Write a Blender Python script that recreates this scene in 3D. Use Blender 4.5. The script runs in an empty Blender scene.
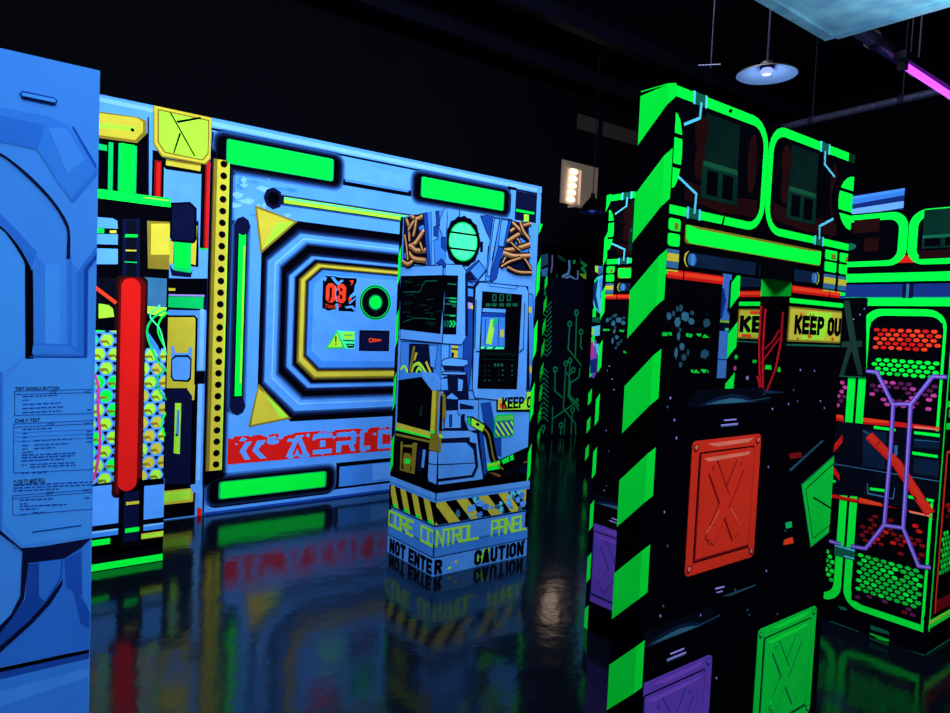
import bpy, bmesh, math, random
from mathutils import Vector, Matrix
rnd = random.Random(11)
scene = bpy.context.scene
COL = scene.collection
PI = math.pi

# ------------------------------------------------------------------ measured sizes (metres)
CAPZ = 2.054
CAPPER = 0.2704
CX0 = 1.5606
CT = 0.1073
WW = 3.29
VW = 1.272
BW = 0.933
AW = 1.106
KW = 0.75
KD = 0.53
CW = 1.0364
DW = 0.274
EW = 0.855
E2W = 0.46
FW = 2.431
GW = 0.5248
HWd = 0.95
QW = 0.9607
JW = 2.2
OU0 = 0.2696
OU1 = 0.6633
OZ0 = 1.352
OZ1 = 1.732
HX = 5.5291
QX = 6.4264
JX = 8.1107
CAMF = 696.917
CAMROT = (0.913817, 0.048824, 0.044163)

# ------------------------------------------------------------------ materials
def srgb(r, g, b):
    f = lambda v: (v/255/12.92) if v/255 <= .04045 else ((v/255+.055)/1.055)**2.4
    return (f(r), f(g), f(b), 1)

def material(name, rgb, rough=.55, noise=.10, scale=9.0, metal=0.0, spec=.12, emit=0.0, emit_rgb=None, bump=0.0):
    m = bpy.data.materials.new(name); m.use_nodes = True
    nt = m.node_tree; p = nt.nodes['Principled BSDF']
    c = srgb(*rgb)
    p.inputs['Roughness'].default_value = rough
    p.inputs['Metallic'].default_value = metal
    p.inputs['Specular IOR Level'].default_value = spec
    tc = nt.nodes.new('ShaderNodeTexCoord')
    n = nt.nodes.new('ShaderNodeTexNoise'); n.inputs['Scale'].default_value = scale; n.inputs['Detail'].default_value = 6
    nt.links.new(tc.outputs['Object'], n.inputs['Vector'])
    r = nt.nodes.new('ShaderNodeValToRGB')
    r.color_ramp.elements[0].position = .3; r.color_ramp.elements[1].position = .65
    r.color_ramp.elements[0].color = (c[0]*(1-noise), c[1]*(1-noise), c[2]*(1-noise*.6), 1)
    r.color_ramp.elements[1].color = c
    nt.links.new(n.outputs['Fac'], r.inputs['Fac']); nt.links.new(r.outputs['Color'], p.inputs['Base Color'])
    if bump:
        b = nt.nodes.new('ShaderNodeBump'); b.inputs['Strength'].default_value = bump; b.inputs['Distance'].default_value = .02
        nt.links.new(n.outputs['Fac'], b.inputs['Height']); nt.links.new(b.outputs['Normal'], p.inputs['Normal'])
    if emit:
        p.inputs['Emission Color'].default_value = srgb(*(emit_rgb or rgb)); p.inputs['Emission Strength'].default_value = emit
    return m

INK = {}
for k, nm, rgb, ns in [
    ('b', 'ink_sky_blue', (78, 152, 248), .16), ('b2', 'ink_clear_blue', (86, 158, 250), .14), ('i', 'ink_ice_blue', (116, 184, 252), .12),
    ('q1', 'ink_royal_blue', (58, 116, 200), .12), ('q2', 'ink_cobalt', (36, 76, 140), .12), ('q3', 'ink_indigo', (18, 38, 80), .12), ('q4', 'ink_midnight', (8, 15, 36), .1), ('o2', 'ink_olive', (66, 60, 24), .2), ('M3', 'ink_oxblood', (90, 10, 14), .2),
    ('m', 'ink_mid_blue', (58, 132, 232), .12), ('m2', 'ink_door_blue', (58, 140, 236), .06), ('m3', 'ink_cornflower', (46, 118, 220), .08),
    ('d', 'ink_deep_blue', (22, 66, 160), .15), ('d2', 'ink_azure', (38, 104, 208), .08), ('d3', 'ink_sapphire', (24, 76, 178), .08),
    ('D', 'ink_ultramarine', (20, 48, 120), .1), ('n', 'ink_navy', (10, 16, 52), .1), ('k', 'ink_black', (3, 3, 9), 0), ('s', 'ink_slate_black', (7, 12, 24), .3),
    ('s2', 'ink_slate', (14, 32, 58), .3), ('S', 'ink_steel_blue', (50, 108, 150), .3), ('S2', 'ink_dull_teal_blue', (48, 104, 128), .3), ('S3', 'ink_dim_teal_blue', (34, 76, 96), .3),
    ('g', 'ink_fluorescent_green', (4, 255, 66), .06), ('g2', 'ink_leaf_green', (8, 205, 62), .14), ('e', 'ink_emerald', (8, 196, 96), .1), ('e2', 'ink_circuit_green', (18, 150, 92), .2),
    ('a', 'ink_aqua_green', (70, 255, 170), .1), ('l', 'ink_lime', (160, 235, 60), .14), ('y', 'ink_yellow', (196, 188, 58), .14), ('o', 'ink_amber', (128, 116, 36), .2),
    ('r', 'ink_red', (206, 26, 24), .12), ('R', 'ink_vermilion', (238, 62, 34), .12), ('pk', 'ink_salmon', (240, 120, 100), .2), ('M', 'ink_maroon', (34, 12, 14), .3), ('M2', 'ink_dark_red', (120, 18, 24), .3),
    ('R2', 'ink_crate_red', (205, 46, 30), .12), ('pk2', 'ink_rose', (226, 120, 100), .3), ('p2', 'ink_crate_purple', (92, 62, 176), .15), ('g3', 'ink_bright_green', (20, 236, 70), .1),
    ('p', 'ink_purple', (116, 72, 196), .12), ('v', 'ink_lavender', (150, 140, 235), .12), ('P', 'ink_magenta', (190, 62, 150), .15), ('P2', 'ink_plum', (90, 30, 80), .2),
    ('c', 'ink_cyan', (84, 205, 240), .1), ('T', 'ink_dark_teal', (16, 92, 70), .2), ('T2', 'ink_dull_green', (20, 76, 50), .3), ('t', 'ink_bottle_green', (8, 44, 36), .4), ('t2', 'ink_deep_green', (7, 30, 27), .4),
    ('w', 'ink_tan', (206, 152, 104), .2), ('W', 'ink_brown', (110, 72, 44), .2), ('G', 'ink_grey_green', (26, 54, 46), .3)]:
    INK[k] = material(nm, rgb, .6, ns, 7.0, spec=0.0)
M = {
    'board': material('panel_board_blue', (80, 154, 248), .6, .16, 3, spec=0),
    'board_door': material('panel_board_door_blue', (56, 130, 228), .6, .08, 3, spec=0),
    'board_black': material('panel_board_black', (3, 3, 8), .6, .2, 6, spec=.0),
    'board_navy': material('panel_board_navy', (6, 9, 26), .6, .2, 6, spec=0),
    'ceiling': material('black_painted_ceiling', (14, 14, 36), .9, .3, 1.2),
    'wall': material('black_painted_wall', (9, 9, 24), .9, .3, 1.5),
    'steel': material('dark_painted_steel', (22, 22, 44), .5, .3, 5),
    'conduit': material('dull_galvanised_conduit', (70, 76, 104), .4, .5, 20, metal=.6, bump=.3),
    'foil': material('foil_faced_duct_wrap', (140, 205, 225), .42, .45, 6, metal=.2, bump=.6),
    'shade_out': material('lamp_shade_outer_black', (4, 4, 10), .5, .1),
    'shade_in': material('lamp_shade_inner_enamel', (170, 205, 245), .45, .1),
    'bulb': material('dim_lamp_bulb', (170, 180, 255), .3, 0, emit=1.1, emit_rgb=(150, 165, 255)),
    'bulb_far': material('dim_far_lamp_bulb', (90, 100, 230), .3, 0, emit=.35, emit_rgb=(80, 95, 230)),
    'tube': material('ultraviolet_tube', (200, 90, 255), .3, 0, emit=2.2, emit_rgb=(190, 70, 255)),
    'beige': material('cream_alcove_paint', (214, 194, 176), .8, .1, 3),
    'warm_bulb': material('warm_lit_strip', (255, 240, 215), .3, 0, emit=4.0, emit_rgb=(255, 232, 205)),
    'cable_red': material('red_cable_sheath', (200, 20, 40), .4, .3, 20),
    'grey_vent': material('grey_beige_panel', (90, 80, 80), .8, .2, 3),
}
def floor_material():
    m = bpy.data.materials.new('glossy_dark_floor_coating'); m.use_nodes = True
    nt = m.node_tree; p = nt.nodes['Principled BSDF']
    tc = nt.nodes.new('ShaderNodeTexCoord')
    n1 = nt.nodes.new('ShaderNodeTexNoise'); n1.inputs['Scale'].default_value = 1.1; n1.inputs['Detail'].default_value = 8
    n2 = nt.nodes.new('ShaderNodeTexNoise'); n2.inputs['Scale'].default_value = 7; n2.inputs['Detail'].default_value = 3
    n3 = nt.nodes.new('ShaderNodeTexNoise'); n3.inputs['Scale'].default_value = 130; n3.inputs['Detail'].default_value = 3
    for n in (n1, n2, n3): nt.links.new(tc.outputs['Object'], n.inputs['Vector'])
    r = nt.nodes.new('ShaderNodeValToRGB'); r.color_ramp.elements[0].color = srgb(2, 4, 11); r.color_ramp.elements[1].color = srgb(5, 9, 20)
    nt.links.new(n1.outputs['Fac'], r.inputs['Fac']); nt.links.new(r.outputs['Color'], p.inputs['Base Color'])
    mr = nt.nodes.new('ShaderNodeMapRange'); mr.inputs['To Min'].default_value = .07; mr.inputs['To Max'].default_value = .16
    nt.links.new(n1.outputs['Fac'], mr.inputs['Value']); nt.links.new(mr.outputs['Result'], p.inputs['Roughness'])
    b1 = nt.nodes.new('ShaderNodeBump'); b1.inputs['Strength'].default_value = .10; b1.inputs['Distance'].default_value = .02
    b2 = nt.nodes.new('ShaderNodeBump'); b2.inputs['Strength'].default_value = .03; b2.inputs['Distance'].default_value = .004
    nt.links.new(n2.outputs['Fac'], b1.inputs['Height']); nt.links.new(n3.outputs['Fac'], b2.inputs['Height'])
    nt.links.new(b1.outputs['Normal'], b2.inputs['Normal']); nt.links.new(b2.outputs['Normal'], p.inputs['Normal'])
    p.inputs['IOR'].default_value = 1.5; p.inputs['Specular IOR Level'].default_value = .5
    return m
M['floor'] = floor_material()

# ------------------------------------------------------------------ helpers
def link(name, bm, mats, parent=None, smooth=False):
    me = bpy.data.meshes.new(name); bmesh.ops.recalc_face_normals(bm, faces=bm.faces); bm.to_mesh(me); bm.free()
    for m in (mats if isinstance(mats, (list, tuple)) else [mats]): me.materials.append(m)
    if smooth:
        for p in me.polygons: p.use_smooth = True
    o = bpy.data.objects.new(name, me); COL.objects.link(o)
    if parent: o.parent = parent
    return o
def thing(name, label, cat, loc=(0, 0, 0), rotz=0, group=None):
    o = bpy.data.objects.new(name, None); COL.objects.link(o); o.empty_display_size = .1
    o.location = loc; o.rotation_euler = (0, 0, rotz); return tag(o, label, cat, group)
def tag(o, label, cat, group=None):
    o['label'] = label; o['category'] = cat; o['kind'] = 'thing'
    if group: o['group'] = group
    return o
def structure(o): o['kind'] = 'structure'; return o
def add_box(bm, x0, y0, z0, x1, y1, z1, mi=0):
    v = [bm.verts.new(p) for p in ((x0,y0,z0),(x1,y0,z0),(x1,y1,z0),(x0,y1,z0),(x0,y0,z1),(x1,y0,z1),(x1,y1,z1),(x0,y1,z1))]
    for f in ((0,3,2,1),(4,5,6,7),(0,1,5,4),(1,2,6,5),(2,3,7,6),(3,0,4,7)):
        bm.faces.new([v[i] for i in f]).material_index = mi
def add_prism(bm, prof, z0, z1, mi=0):      # prof: xy outline
    a = [bm.verts.new((x, y, z0)) for x, y in prof]; b = [bm.verts.new((x, y, z1)) for x, y in prof]
    bm.faces.new(a[::-1]).material_index = mi; bm.faces.new(b).material_index = mi
    for i in range(len(a)): bm.faces.new((a[i-1], a[i], b[i], b[i-1])).material_index = mi
def add_lathe(bm, prof, seg=32, mi=0, c=(0, 0, 0)):
    rings = []
    for r, z in prof:
        rings.append([bm.verts.new((c[0]+r*math.cos(2*PI*i/seg), c[1]+r*math.sin(2*PI*i/seg), c[2]+z)) for i in range(seg)])
    for a, b in zip(rings[:-1], rings[1:]):
        for i in range(seg): bm.faces.new((a[i-1], a[i], b[i], b[i-1])).material_index = mi
    return rings
def add_tube(bm, pts, r, seg=10, mi=0):
    pts = [Vector(p) for p in pts]; rings = []
    for i, p in enumerate(pts):
        t = ((pts[i+1]-p) if i+1 < len(pts) else (p-pts[i-1])).normalized()
        if 0 < i < len(pts)-1: t = ((pts[i+1]-p).normalized()+(p-pts[i-1]).normalized()).normalized()
        s = t.cross(Vector((0, 0, 1)) if abs(t.z) < .9 else Vector((1, 0, 0))).normalized(); u = t.cross(s)
        rings.append([bm.verts.new(p+s*r*math.cos(2*PI*k/seg)+u*r*math.sin(2*PI*k/seg)) for k in range(seg)])
    for a, b in zip(rings[:-1], rings[1:]):
        for i in range(seg): bm.faces.new((a[i-1], a[i], b[i], b[i-1])).material_index = mi
    bm.faces.new(rings[0]).material_index = mi; bm.faces.new(rings[-1][::-1]).material_index = mi

T0, DL = .0008, .0004                        # first ink film and each further film lies a little prouder of the board
def glyphs(bm, body, box, depth, mi, bold):
    cu = bpy.data.curves.new('lettering', 'FONT'); cu.body = body; cu.size = 1; cu.offset = bold; cu.resolution_u = 3
    ob = bpy.data.objects.new('lettering', cu); COL.objects.link(ob)
    dg = bpy.context.evaluated_depsgraph_get(); me = bpy.data.meshes.new_from_object(ob.evaluated_get(dg))
    xs = [v.co.x for v in me.vertices]; ys = [v.co.y for v in me.vertices]
    u0, v0, u1, v1 = box; x0, x1, y0, y1 = min(xs), max(xs), min(ys), max(ys)
    vs = [bm.verts.new((u0+(v.co.x-x0)/(x1-x0)*(u1-u0), depth, v0+(v.co.y-y0)/(y1-y0)*(v1-v0))) for v in me.vertices]
    for p in me.polygons:
        try: bm.faces.new([vs[i] for i in p.vertices]).material_index = mi
        except ValueError: pass
    bpy.data.objects.remove(ob); bpy.data.curves.remove(cu); bpy.data.meshes.remove(me)
PRINTS = {}
def build_prints(key, root, offset=None, rotz=0, umax=None, skip=()):
    """Builds every printed part of one panel face; u runs right along the face, v runs up, ink films face local -y."""
    made = {}
    unit, parts = PRINTS[key]
    for name, parent, label, shapes, texts in parts:
        if name in skip or (parent and parent.rstrip('*') not in made): continue
        bm = bmesh.new(); mats = []
        def mi(k):
            if INK[k] not in mats: mats.append(INK[k])
            return mats.index(INK[k])
        for idx, s in enumerate(shapes.split('|') if shapes else []):
            k, lev, *pts = s.split(' ')
            d = -(T0+DL*int(lev)+3e-6*(idx % 100)); P = [tuple(int(a)*unit for a in p.split(',')) for p in pts]
            if umax is not None:
                C_ = []
                for i in range(len(P)):
                    (a, b), (c, e) = P[i-1], P[i]
                    if (a > umax) != (c > umax): C_.append((umax, b+(e-b)*(umax-a)/(c-a)))
                    if c <= umax: C_.append((c, e))
                P = C_
            Q = []
            for p in P:
                if not Q or (abs(p[0]-Q[-1][0])+abs(p[1]-Q[-1][1]) > 1.5e-4): Q.append(p)
            if len(Q) > 1 and abs(Q[0][0]-Q[-1][0])+abs(Q[0][1]-Q[-1][1]) < 1.5e-4: Q.pop()
            if len(Q) < 3: continue
            a = [bm.verts.new((u, d, v)) for u, v in Q]; b = [bm.verts.new((u, 0, v)) for u, v in Q]; m = mi(k)
            bm.faces.new(a).material_index = m
            for i in range(len(a)): bm.faces.new((a[i-1], b[i-1], b[i], a[i])).material_index = m
        for k, lev, body, u0, v0, u1, v1, bold in texts:
            glyphs(bm, body, (u0, v0, u1, v1), -(T0+DL*lev), mi(k), bold)
        bm.normal_update()
        if not bm.faces: bm.free(); continue
        par = root
        if parent: par = made[parent.rstrip('*')]
        me = bpy.data.meshes.new(name); bm.to_mesh(me); bm.free()
        for m in mats: me.materials.append(m)
        o = bpy.data.objects.new(name, me); COL.objects.link(o); o.parent = par
        if not parent and offset is not None: o.location = offset; o.rotation_euler = (0, 0, rotz)
        if label: o['label'] = label
        made[name] = o
    return made
def board(root, prof_or_box, h, mat, name='board'):
    bm = bmesh.new()
    if len(prof_or_box) == 4 and not isinstance(prof_or_box[0], tuple):
        x0, y0, x1, y1 = prof_or_box; add_box(bm, x0, y0, 0, x1, y1, h)
    else: add_prism(bm, prof_or_box, 0, h)
    return link(name, bm, mat, root)

# ------------------------------------------------------------------ printed artwork: (part, parent part, label, "ink film u,v u,v ..|..", lettering) in 0.1 mm
PRINTS['airlock'] = (0.001, [
  ('top_rail', None, None, 'i 1 0,2890 3290,2890 3290,2925 0,2925|k 1 0,2862 3290,2862 3290,2878 0,2878', []),
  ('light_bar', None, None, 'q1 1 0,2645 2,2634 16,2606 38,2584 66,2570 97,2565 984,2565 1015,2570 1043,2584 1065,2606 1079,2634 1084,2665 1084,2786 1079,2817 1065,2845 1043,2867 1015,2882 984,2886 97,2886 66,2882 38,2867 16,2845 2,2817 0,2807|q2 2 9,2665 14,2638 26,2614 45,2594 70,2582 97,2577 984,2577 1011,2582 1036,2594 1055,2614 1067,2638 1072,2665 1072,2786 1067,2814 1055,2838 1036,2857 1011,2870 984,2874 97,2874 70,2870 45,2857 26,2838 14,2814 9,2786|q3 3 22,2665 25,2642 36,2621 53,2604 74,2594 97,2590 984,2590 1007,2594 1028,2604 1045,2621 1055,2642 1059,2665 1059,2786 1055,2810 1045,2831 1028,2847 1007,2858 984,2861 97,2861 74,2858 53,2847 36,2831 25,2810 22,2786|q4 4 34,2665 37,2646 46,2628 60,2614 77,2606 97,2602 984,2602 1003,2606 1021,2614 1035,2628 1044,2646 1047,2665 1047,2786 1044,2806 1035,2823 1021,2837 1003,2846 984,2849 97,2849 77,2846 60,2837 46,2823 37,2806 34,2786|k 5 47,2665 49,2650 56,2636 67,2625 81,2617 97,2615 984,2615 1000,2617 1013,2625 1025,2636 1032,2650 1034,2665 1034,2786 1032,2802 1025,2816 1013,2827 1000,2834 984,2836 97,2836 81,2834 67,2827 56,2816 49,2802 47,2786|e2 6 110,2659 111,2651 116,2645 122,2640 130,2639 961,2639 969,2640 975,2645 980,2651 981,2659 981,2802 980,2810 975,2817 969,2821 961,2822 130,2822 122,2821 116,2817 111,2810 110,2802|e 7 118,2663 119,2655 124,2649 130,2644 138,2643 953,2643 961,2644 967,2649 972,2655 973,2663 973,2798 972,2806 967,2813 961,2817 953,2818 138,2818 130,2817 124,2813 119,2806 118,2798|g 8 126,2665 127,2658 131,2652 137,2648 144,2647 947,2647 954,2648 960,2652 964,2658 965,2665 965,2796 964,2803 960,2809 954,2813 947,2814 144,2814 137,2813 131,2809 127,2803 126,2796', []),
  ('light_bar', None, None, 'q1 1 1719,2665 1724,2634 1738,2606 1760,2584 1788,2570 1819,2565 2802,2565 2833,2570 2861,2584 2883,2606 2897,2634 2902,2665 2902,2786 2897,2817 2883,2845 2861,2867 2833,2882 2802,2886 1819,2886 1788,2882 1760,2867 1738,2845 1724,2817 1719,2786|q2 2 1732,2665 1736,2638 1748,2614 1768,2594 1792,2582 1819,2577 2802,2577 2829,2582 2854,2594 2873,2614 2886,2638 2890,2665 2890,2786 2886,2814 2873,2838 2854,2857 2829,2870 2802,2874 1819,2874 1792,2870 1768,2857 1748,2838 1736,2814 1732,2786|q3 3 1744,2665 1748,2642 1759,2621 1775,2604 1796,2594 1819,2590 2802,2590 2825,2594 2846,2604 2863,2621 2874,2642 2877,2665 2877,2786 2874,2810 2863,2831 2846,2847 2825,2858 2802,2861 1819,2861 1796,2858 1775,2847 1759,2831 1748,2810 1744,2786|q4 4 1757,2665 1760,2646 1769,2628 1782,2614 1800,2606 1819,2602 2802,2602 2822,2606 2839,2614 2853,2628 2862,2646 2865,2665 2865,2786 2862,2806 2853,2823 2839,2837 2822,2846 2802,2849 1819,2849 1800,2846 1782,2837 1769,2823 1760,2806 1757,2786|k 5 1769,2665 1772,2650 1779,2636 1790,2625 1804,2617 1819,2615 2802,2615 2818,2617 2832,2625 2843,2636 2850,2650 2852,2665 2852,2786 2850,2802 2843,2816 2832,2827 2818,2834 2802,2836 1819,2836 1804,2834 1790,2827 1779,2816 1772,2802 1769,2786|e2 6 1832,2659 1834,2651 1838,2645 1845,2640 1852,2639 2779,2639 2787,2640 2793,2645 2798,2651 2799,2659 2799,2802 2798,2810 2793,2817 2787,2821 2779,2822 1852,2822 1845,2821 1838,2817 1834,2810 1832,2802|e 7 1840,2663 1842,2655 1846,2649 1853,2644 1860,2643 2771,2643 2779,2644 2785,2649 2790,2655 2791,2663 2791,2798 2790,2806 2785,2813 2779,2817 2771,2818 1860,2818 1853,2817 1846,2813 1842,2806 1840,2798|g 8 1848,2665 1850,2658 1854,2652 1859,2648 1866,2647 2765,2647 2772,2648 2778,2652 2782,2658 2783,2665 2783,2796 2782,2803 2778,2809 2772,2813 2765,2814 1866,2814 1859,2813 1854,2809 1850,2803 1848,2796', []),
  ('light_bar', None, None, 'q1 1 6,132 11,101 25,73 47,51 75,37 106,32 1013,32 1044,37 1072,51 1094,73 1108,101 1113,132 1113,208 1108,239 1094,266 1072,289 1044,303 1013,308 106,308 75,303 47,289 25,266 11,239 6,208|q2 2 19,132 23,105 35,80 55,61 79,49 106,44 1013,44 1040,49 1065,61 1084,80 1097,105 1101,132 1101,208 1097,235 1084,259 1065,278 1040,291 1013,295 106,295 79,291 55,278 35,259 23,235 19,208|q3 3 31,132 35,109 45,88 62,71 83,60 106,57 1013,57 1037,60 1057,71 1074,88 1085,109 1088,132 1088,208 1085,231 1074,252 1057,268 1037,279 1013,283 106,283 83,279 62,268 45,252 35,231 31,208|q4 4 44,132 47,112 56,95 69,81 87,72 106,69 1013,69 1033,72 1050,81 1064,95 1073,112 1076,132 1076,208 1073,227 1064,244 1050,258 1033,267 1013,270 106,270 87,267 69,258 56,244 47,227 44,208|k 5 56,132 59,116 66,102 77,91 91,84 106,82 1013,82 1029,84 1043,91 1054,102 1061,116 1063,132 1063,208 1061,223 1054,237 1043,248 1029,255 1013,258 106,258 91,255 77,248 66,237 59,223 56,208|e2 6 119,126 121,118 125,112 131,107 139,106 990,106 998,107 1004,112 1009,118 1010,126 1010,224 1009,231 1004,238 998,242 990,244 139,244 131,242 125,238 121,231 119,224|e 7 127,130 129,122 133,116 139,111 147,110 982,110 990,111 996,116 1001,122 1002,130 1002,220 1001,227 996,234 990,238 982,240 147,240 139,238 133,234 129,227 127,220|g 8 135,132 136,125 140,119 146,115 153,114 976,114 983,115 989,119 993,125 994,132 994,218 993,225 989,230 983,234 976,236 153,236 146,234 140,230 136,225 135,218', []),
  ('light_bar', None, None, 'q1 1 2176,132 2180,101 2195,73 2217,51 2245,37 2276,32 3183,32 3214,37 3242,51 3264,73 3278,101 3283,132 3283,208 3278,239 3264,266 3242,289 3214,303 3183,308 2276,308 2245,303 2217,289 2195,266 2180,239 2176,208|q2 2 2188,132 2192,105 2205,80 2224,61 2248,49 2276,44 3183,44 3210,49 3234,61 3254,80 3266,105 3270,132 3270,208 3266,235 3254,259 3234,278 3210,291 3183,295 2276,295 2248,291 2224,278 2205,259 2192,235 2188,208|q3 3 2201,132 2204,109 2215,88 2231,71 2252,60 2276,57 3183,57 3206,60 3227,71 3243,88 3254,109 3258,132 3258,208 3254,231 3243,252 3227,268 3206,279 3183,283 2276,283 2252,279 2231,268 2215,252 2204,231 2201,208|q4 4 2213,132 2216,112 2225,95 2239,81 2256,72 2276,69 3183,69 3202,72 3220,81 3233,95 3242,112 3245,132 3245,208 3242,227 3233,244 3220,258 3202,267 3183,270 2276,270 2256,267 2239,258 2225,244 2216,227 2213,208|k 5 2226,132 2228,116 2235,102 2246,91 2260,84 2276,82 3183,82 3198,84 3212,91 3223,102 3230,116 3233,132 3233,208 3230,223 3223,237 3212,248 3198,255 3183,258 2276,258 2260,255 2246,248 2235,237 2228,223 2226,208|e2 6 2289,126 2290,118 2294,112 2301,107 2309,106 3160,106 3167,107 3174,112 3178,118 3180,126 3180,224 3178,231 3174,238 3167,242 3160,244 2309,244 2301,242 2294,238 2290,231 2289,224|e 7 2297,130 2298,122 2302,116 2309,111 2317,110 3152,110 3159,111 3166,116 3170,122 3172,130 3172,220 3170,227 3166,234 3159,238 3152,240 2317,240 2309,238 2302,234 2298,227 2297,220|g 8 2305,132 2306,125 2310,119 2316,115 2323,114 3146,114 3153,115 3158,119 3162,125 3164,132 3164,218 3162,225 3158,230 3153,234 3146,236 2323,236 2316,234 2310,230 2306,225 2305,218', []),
  ('rail_block', None, None, 'k 1 1069,2627 1734,2627 1734,2677 1069,2677|b2 2 1089,2677 1704,2677 1704,2809 1089,2809|m 2 1089,2659 1704,2659 1704,2679 1089,2679', []),
  ('rail_block', None, None, 'k 1 1098,266 2201,266 2201,301 1098,301|k 1 1098,84 1128,84 1128,276 1098,276|m 2 1128,94 2161,94 2161,266 1128,266|b2 3 1448,114 2001,114 2001,256 1448,256', []),
  ('bottom_rail', None, None, 'k 1 100,75 3190,75 3190,100 100,100|b 2 20,20 3290,20 3290,70 20,70|d 2 20,0 3290,0 3290,20 20,20', []),
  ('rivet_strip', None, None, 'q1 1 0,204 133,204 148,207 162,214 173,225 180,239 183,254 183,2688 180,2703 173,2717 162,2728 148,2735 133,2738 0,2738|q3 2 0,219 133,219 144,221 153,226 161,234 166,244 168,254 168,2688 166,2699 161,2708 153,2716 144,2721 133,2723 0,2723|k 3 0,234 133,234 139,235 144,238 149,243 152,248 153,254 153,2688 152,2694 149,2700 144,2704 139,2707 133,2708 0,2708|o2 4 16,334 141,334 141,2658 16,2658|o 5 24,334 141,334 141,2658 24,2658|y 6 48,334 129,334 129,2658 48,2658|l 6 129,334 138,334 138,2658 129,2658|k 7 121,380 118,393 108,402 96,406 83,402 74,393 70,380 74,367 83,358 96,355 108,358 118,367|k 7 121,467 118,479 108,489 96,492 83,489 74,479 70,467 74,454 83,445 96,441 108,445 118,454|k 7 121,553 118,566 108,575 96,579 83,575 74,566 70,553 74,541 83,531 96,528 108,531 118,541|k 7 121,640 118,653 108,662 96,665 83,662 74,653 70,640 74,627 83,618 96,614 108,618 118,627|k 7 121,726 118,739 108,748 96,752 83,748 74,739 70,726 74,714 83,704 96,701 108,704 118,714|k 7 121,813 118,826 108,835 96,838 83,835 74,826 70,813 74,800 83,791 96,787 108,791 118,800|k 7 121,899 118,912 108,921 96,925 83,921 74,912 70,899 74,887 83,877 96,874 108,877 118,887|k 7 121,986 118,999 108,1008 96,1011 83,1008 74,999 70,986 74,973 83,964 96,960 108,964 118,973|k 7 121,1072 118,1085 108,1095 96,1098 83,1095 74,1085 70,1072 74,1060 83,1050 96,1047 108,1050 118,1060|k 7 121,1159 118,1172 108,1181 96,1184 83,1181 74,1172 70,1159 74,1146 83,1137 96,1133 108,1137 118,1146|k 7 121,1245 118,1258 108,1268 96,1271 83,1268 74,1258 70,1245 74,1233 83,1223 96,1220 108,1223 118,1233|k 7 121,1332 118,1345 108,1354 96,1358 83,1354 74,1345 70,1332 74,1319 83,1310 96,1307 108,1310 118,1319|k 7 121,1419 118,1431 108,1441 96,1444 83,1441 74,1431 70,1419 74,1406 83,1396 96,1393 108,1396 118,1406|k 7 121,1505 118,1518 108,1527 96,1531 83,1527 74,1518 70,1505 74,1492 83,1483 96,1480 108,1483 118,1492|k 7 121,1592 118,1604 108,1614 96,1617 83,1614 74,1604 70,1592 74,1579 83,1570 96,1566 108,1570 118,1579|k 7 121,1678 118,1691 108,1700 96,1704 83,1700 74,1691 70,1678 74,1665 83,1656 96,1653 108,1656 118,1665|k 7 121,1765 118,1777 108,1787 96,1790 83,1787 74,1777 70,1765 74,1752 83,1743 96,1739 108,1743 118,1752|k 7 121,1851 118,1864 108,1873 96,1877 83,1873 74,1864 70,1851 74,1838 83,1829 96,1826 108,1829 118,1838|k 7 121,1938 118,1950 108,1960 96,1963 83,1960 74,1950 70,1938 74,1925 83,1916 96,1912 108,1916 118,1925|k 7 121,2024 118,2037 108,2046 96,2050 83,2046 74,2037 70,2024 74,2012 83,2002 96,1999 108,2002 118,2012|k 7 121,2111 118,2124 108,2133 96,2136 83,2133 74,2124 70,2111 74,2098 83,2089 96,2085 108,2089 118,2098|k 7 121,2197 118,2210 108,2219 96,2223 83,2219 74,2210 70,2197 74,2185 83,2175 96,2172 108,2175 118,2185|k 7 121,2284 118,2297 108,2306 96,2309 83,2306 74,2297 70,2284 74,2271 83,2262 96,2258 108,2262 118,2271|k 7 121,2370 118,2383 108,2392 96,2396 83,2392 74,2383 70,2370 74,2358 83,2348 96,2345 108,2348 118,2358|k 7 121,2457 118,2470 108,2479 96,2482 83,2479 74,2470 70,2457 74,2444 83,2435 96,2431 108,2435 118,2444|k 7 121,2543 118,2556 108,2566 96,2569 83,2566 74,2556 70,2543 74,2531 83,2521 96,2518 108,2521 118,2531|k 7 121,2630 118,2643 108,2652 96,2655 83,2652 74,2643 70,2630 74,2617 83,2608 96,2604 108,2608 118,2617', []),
  ('horizontal_tube', None, None, 'q2 1 461,2428 464,2413 473,2400 486,2391 501,2388 2798,2388 2813,2391 2826,2400 2835,2413 2838,2428 2838,2433 2835,2448 2826,2461 2813,2470 2798,2473 501,2473 486,2470 473,2461 464,2448 461,2433|k 2 537,2401 2762,2401 2762,2465 537,2465|l 3 567,2409 2732,2409 2732,2457 567,2457|a 4 567,2441 2732,2441 2732,2453 567,2453|n 5 559,2433 536,2493 481,2518 426,2493 403,2433 426,2373 481,2348 536,2373|k 6 531,2433 517,2472 481,2488 446,2472 431,2433 446,2394 481,2378 517,2394|n 5 2896,2433 2873,2493 2818,2518 2763,2493 2740,2433 2763,2373 2818,2348 2873,2373', []),
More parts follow.
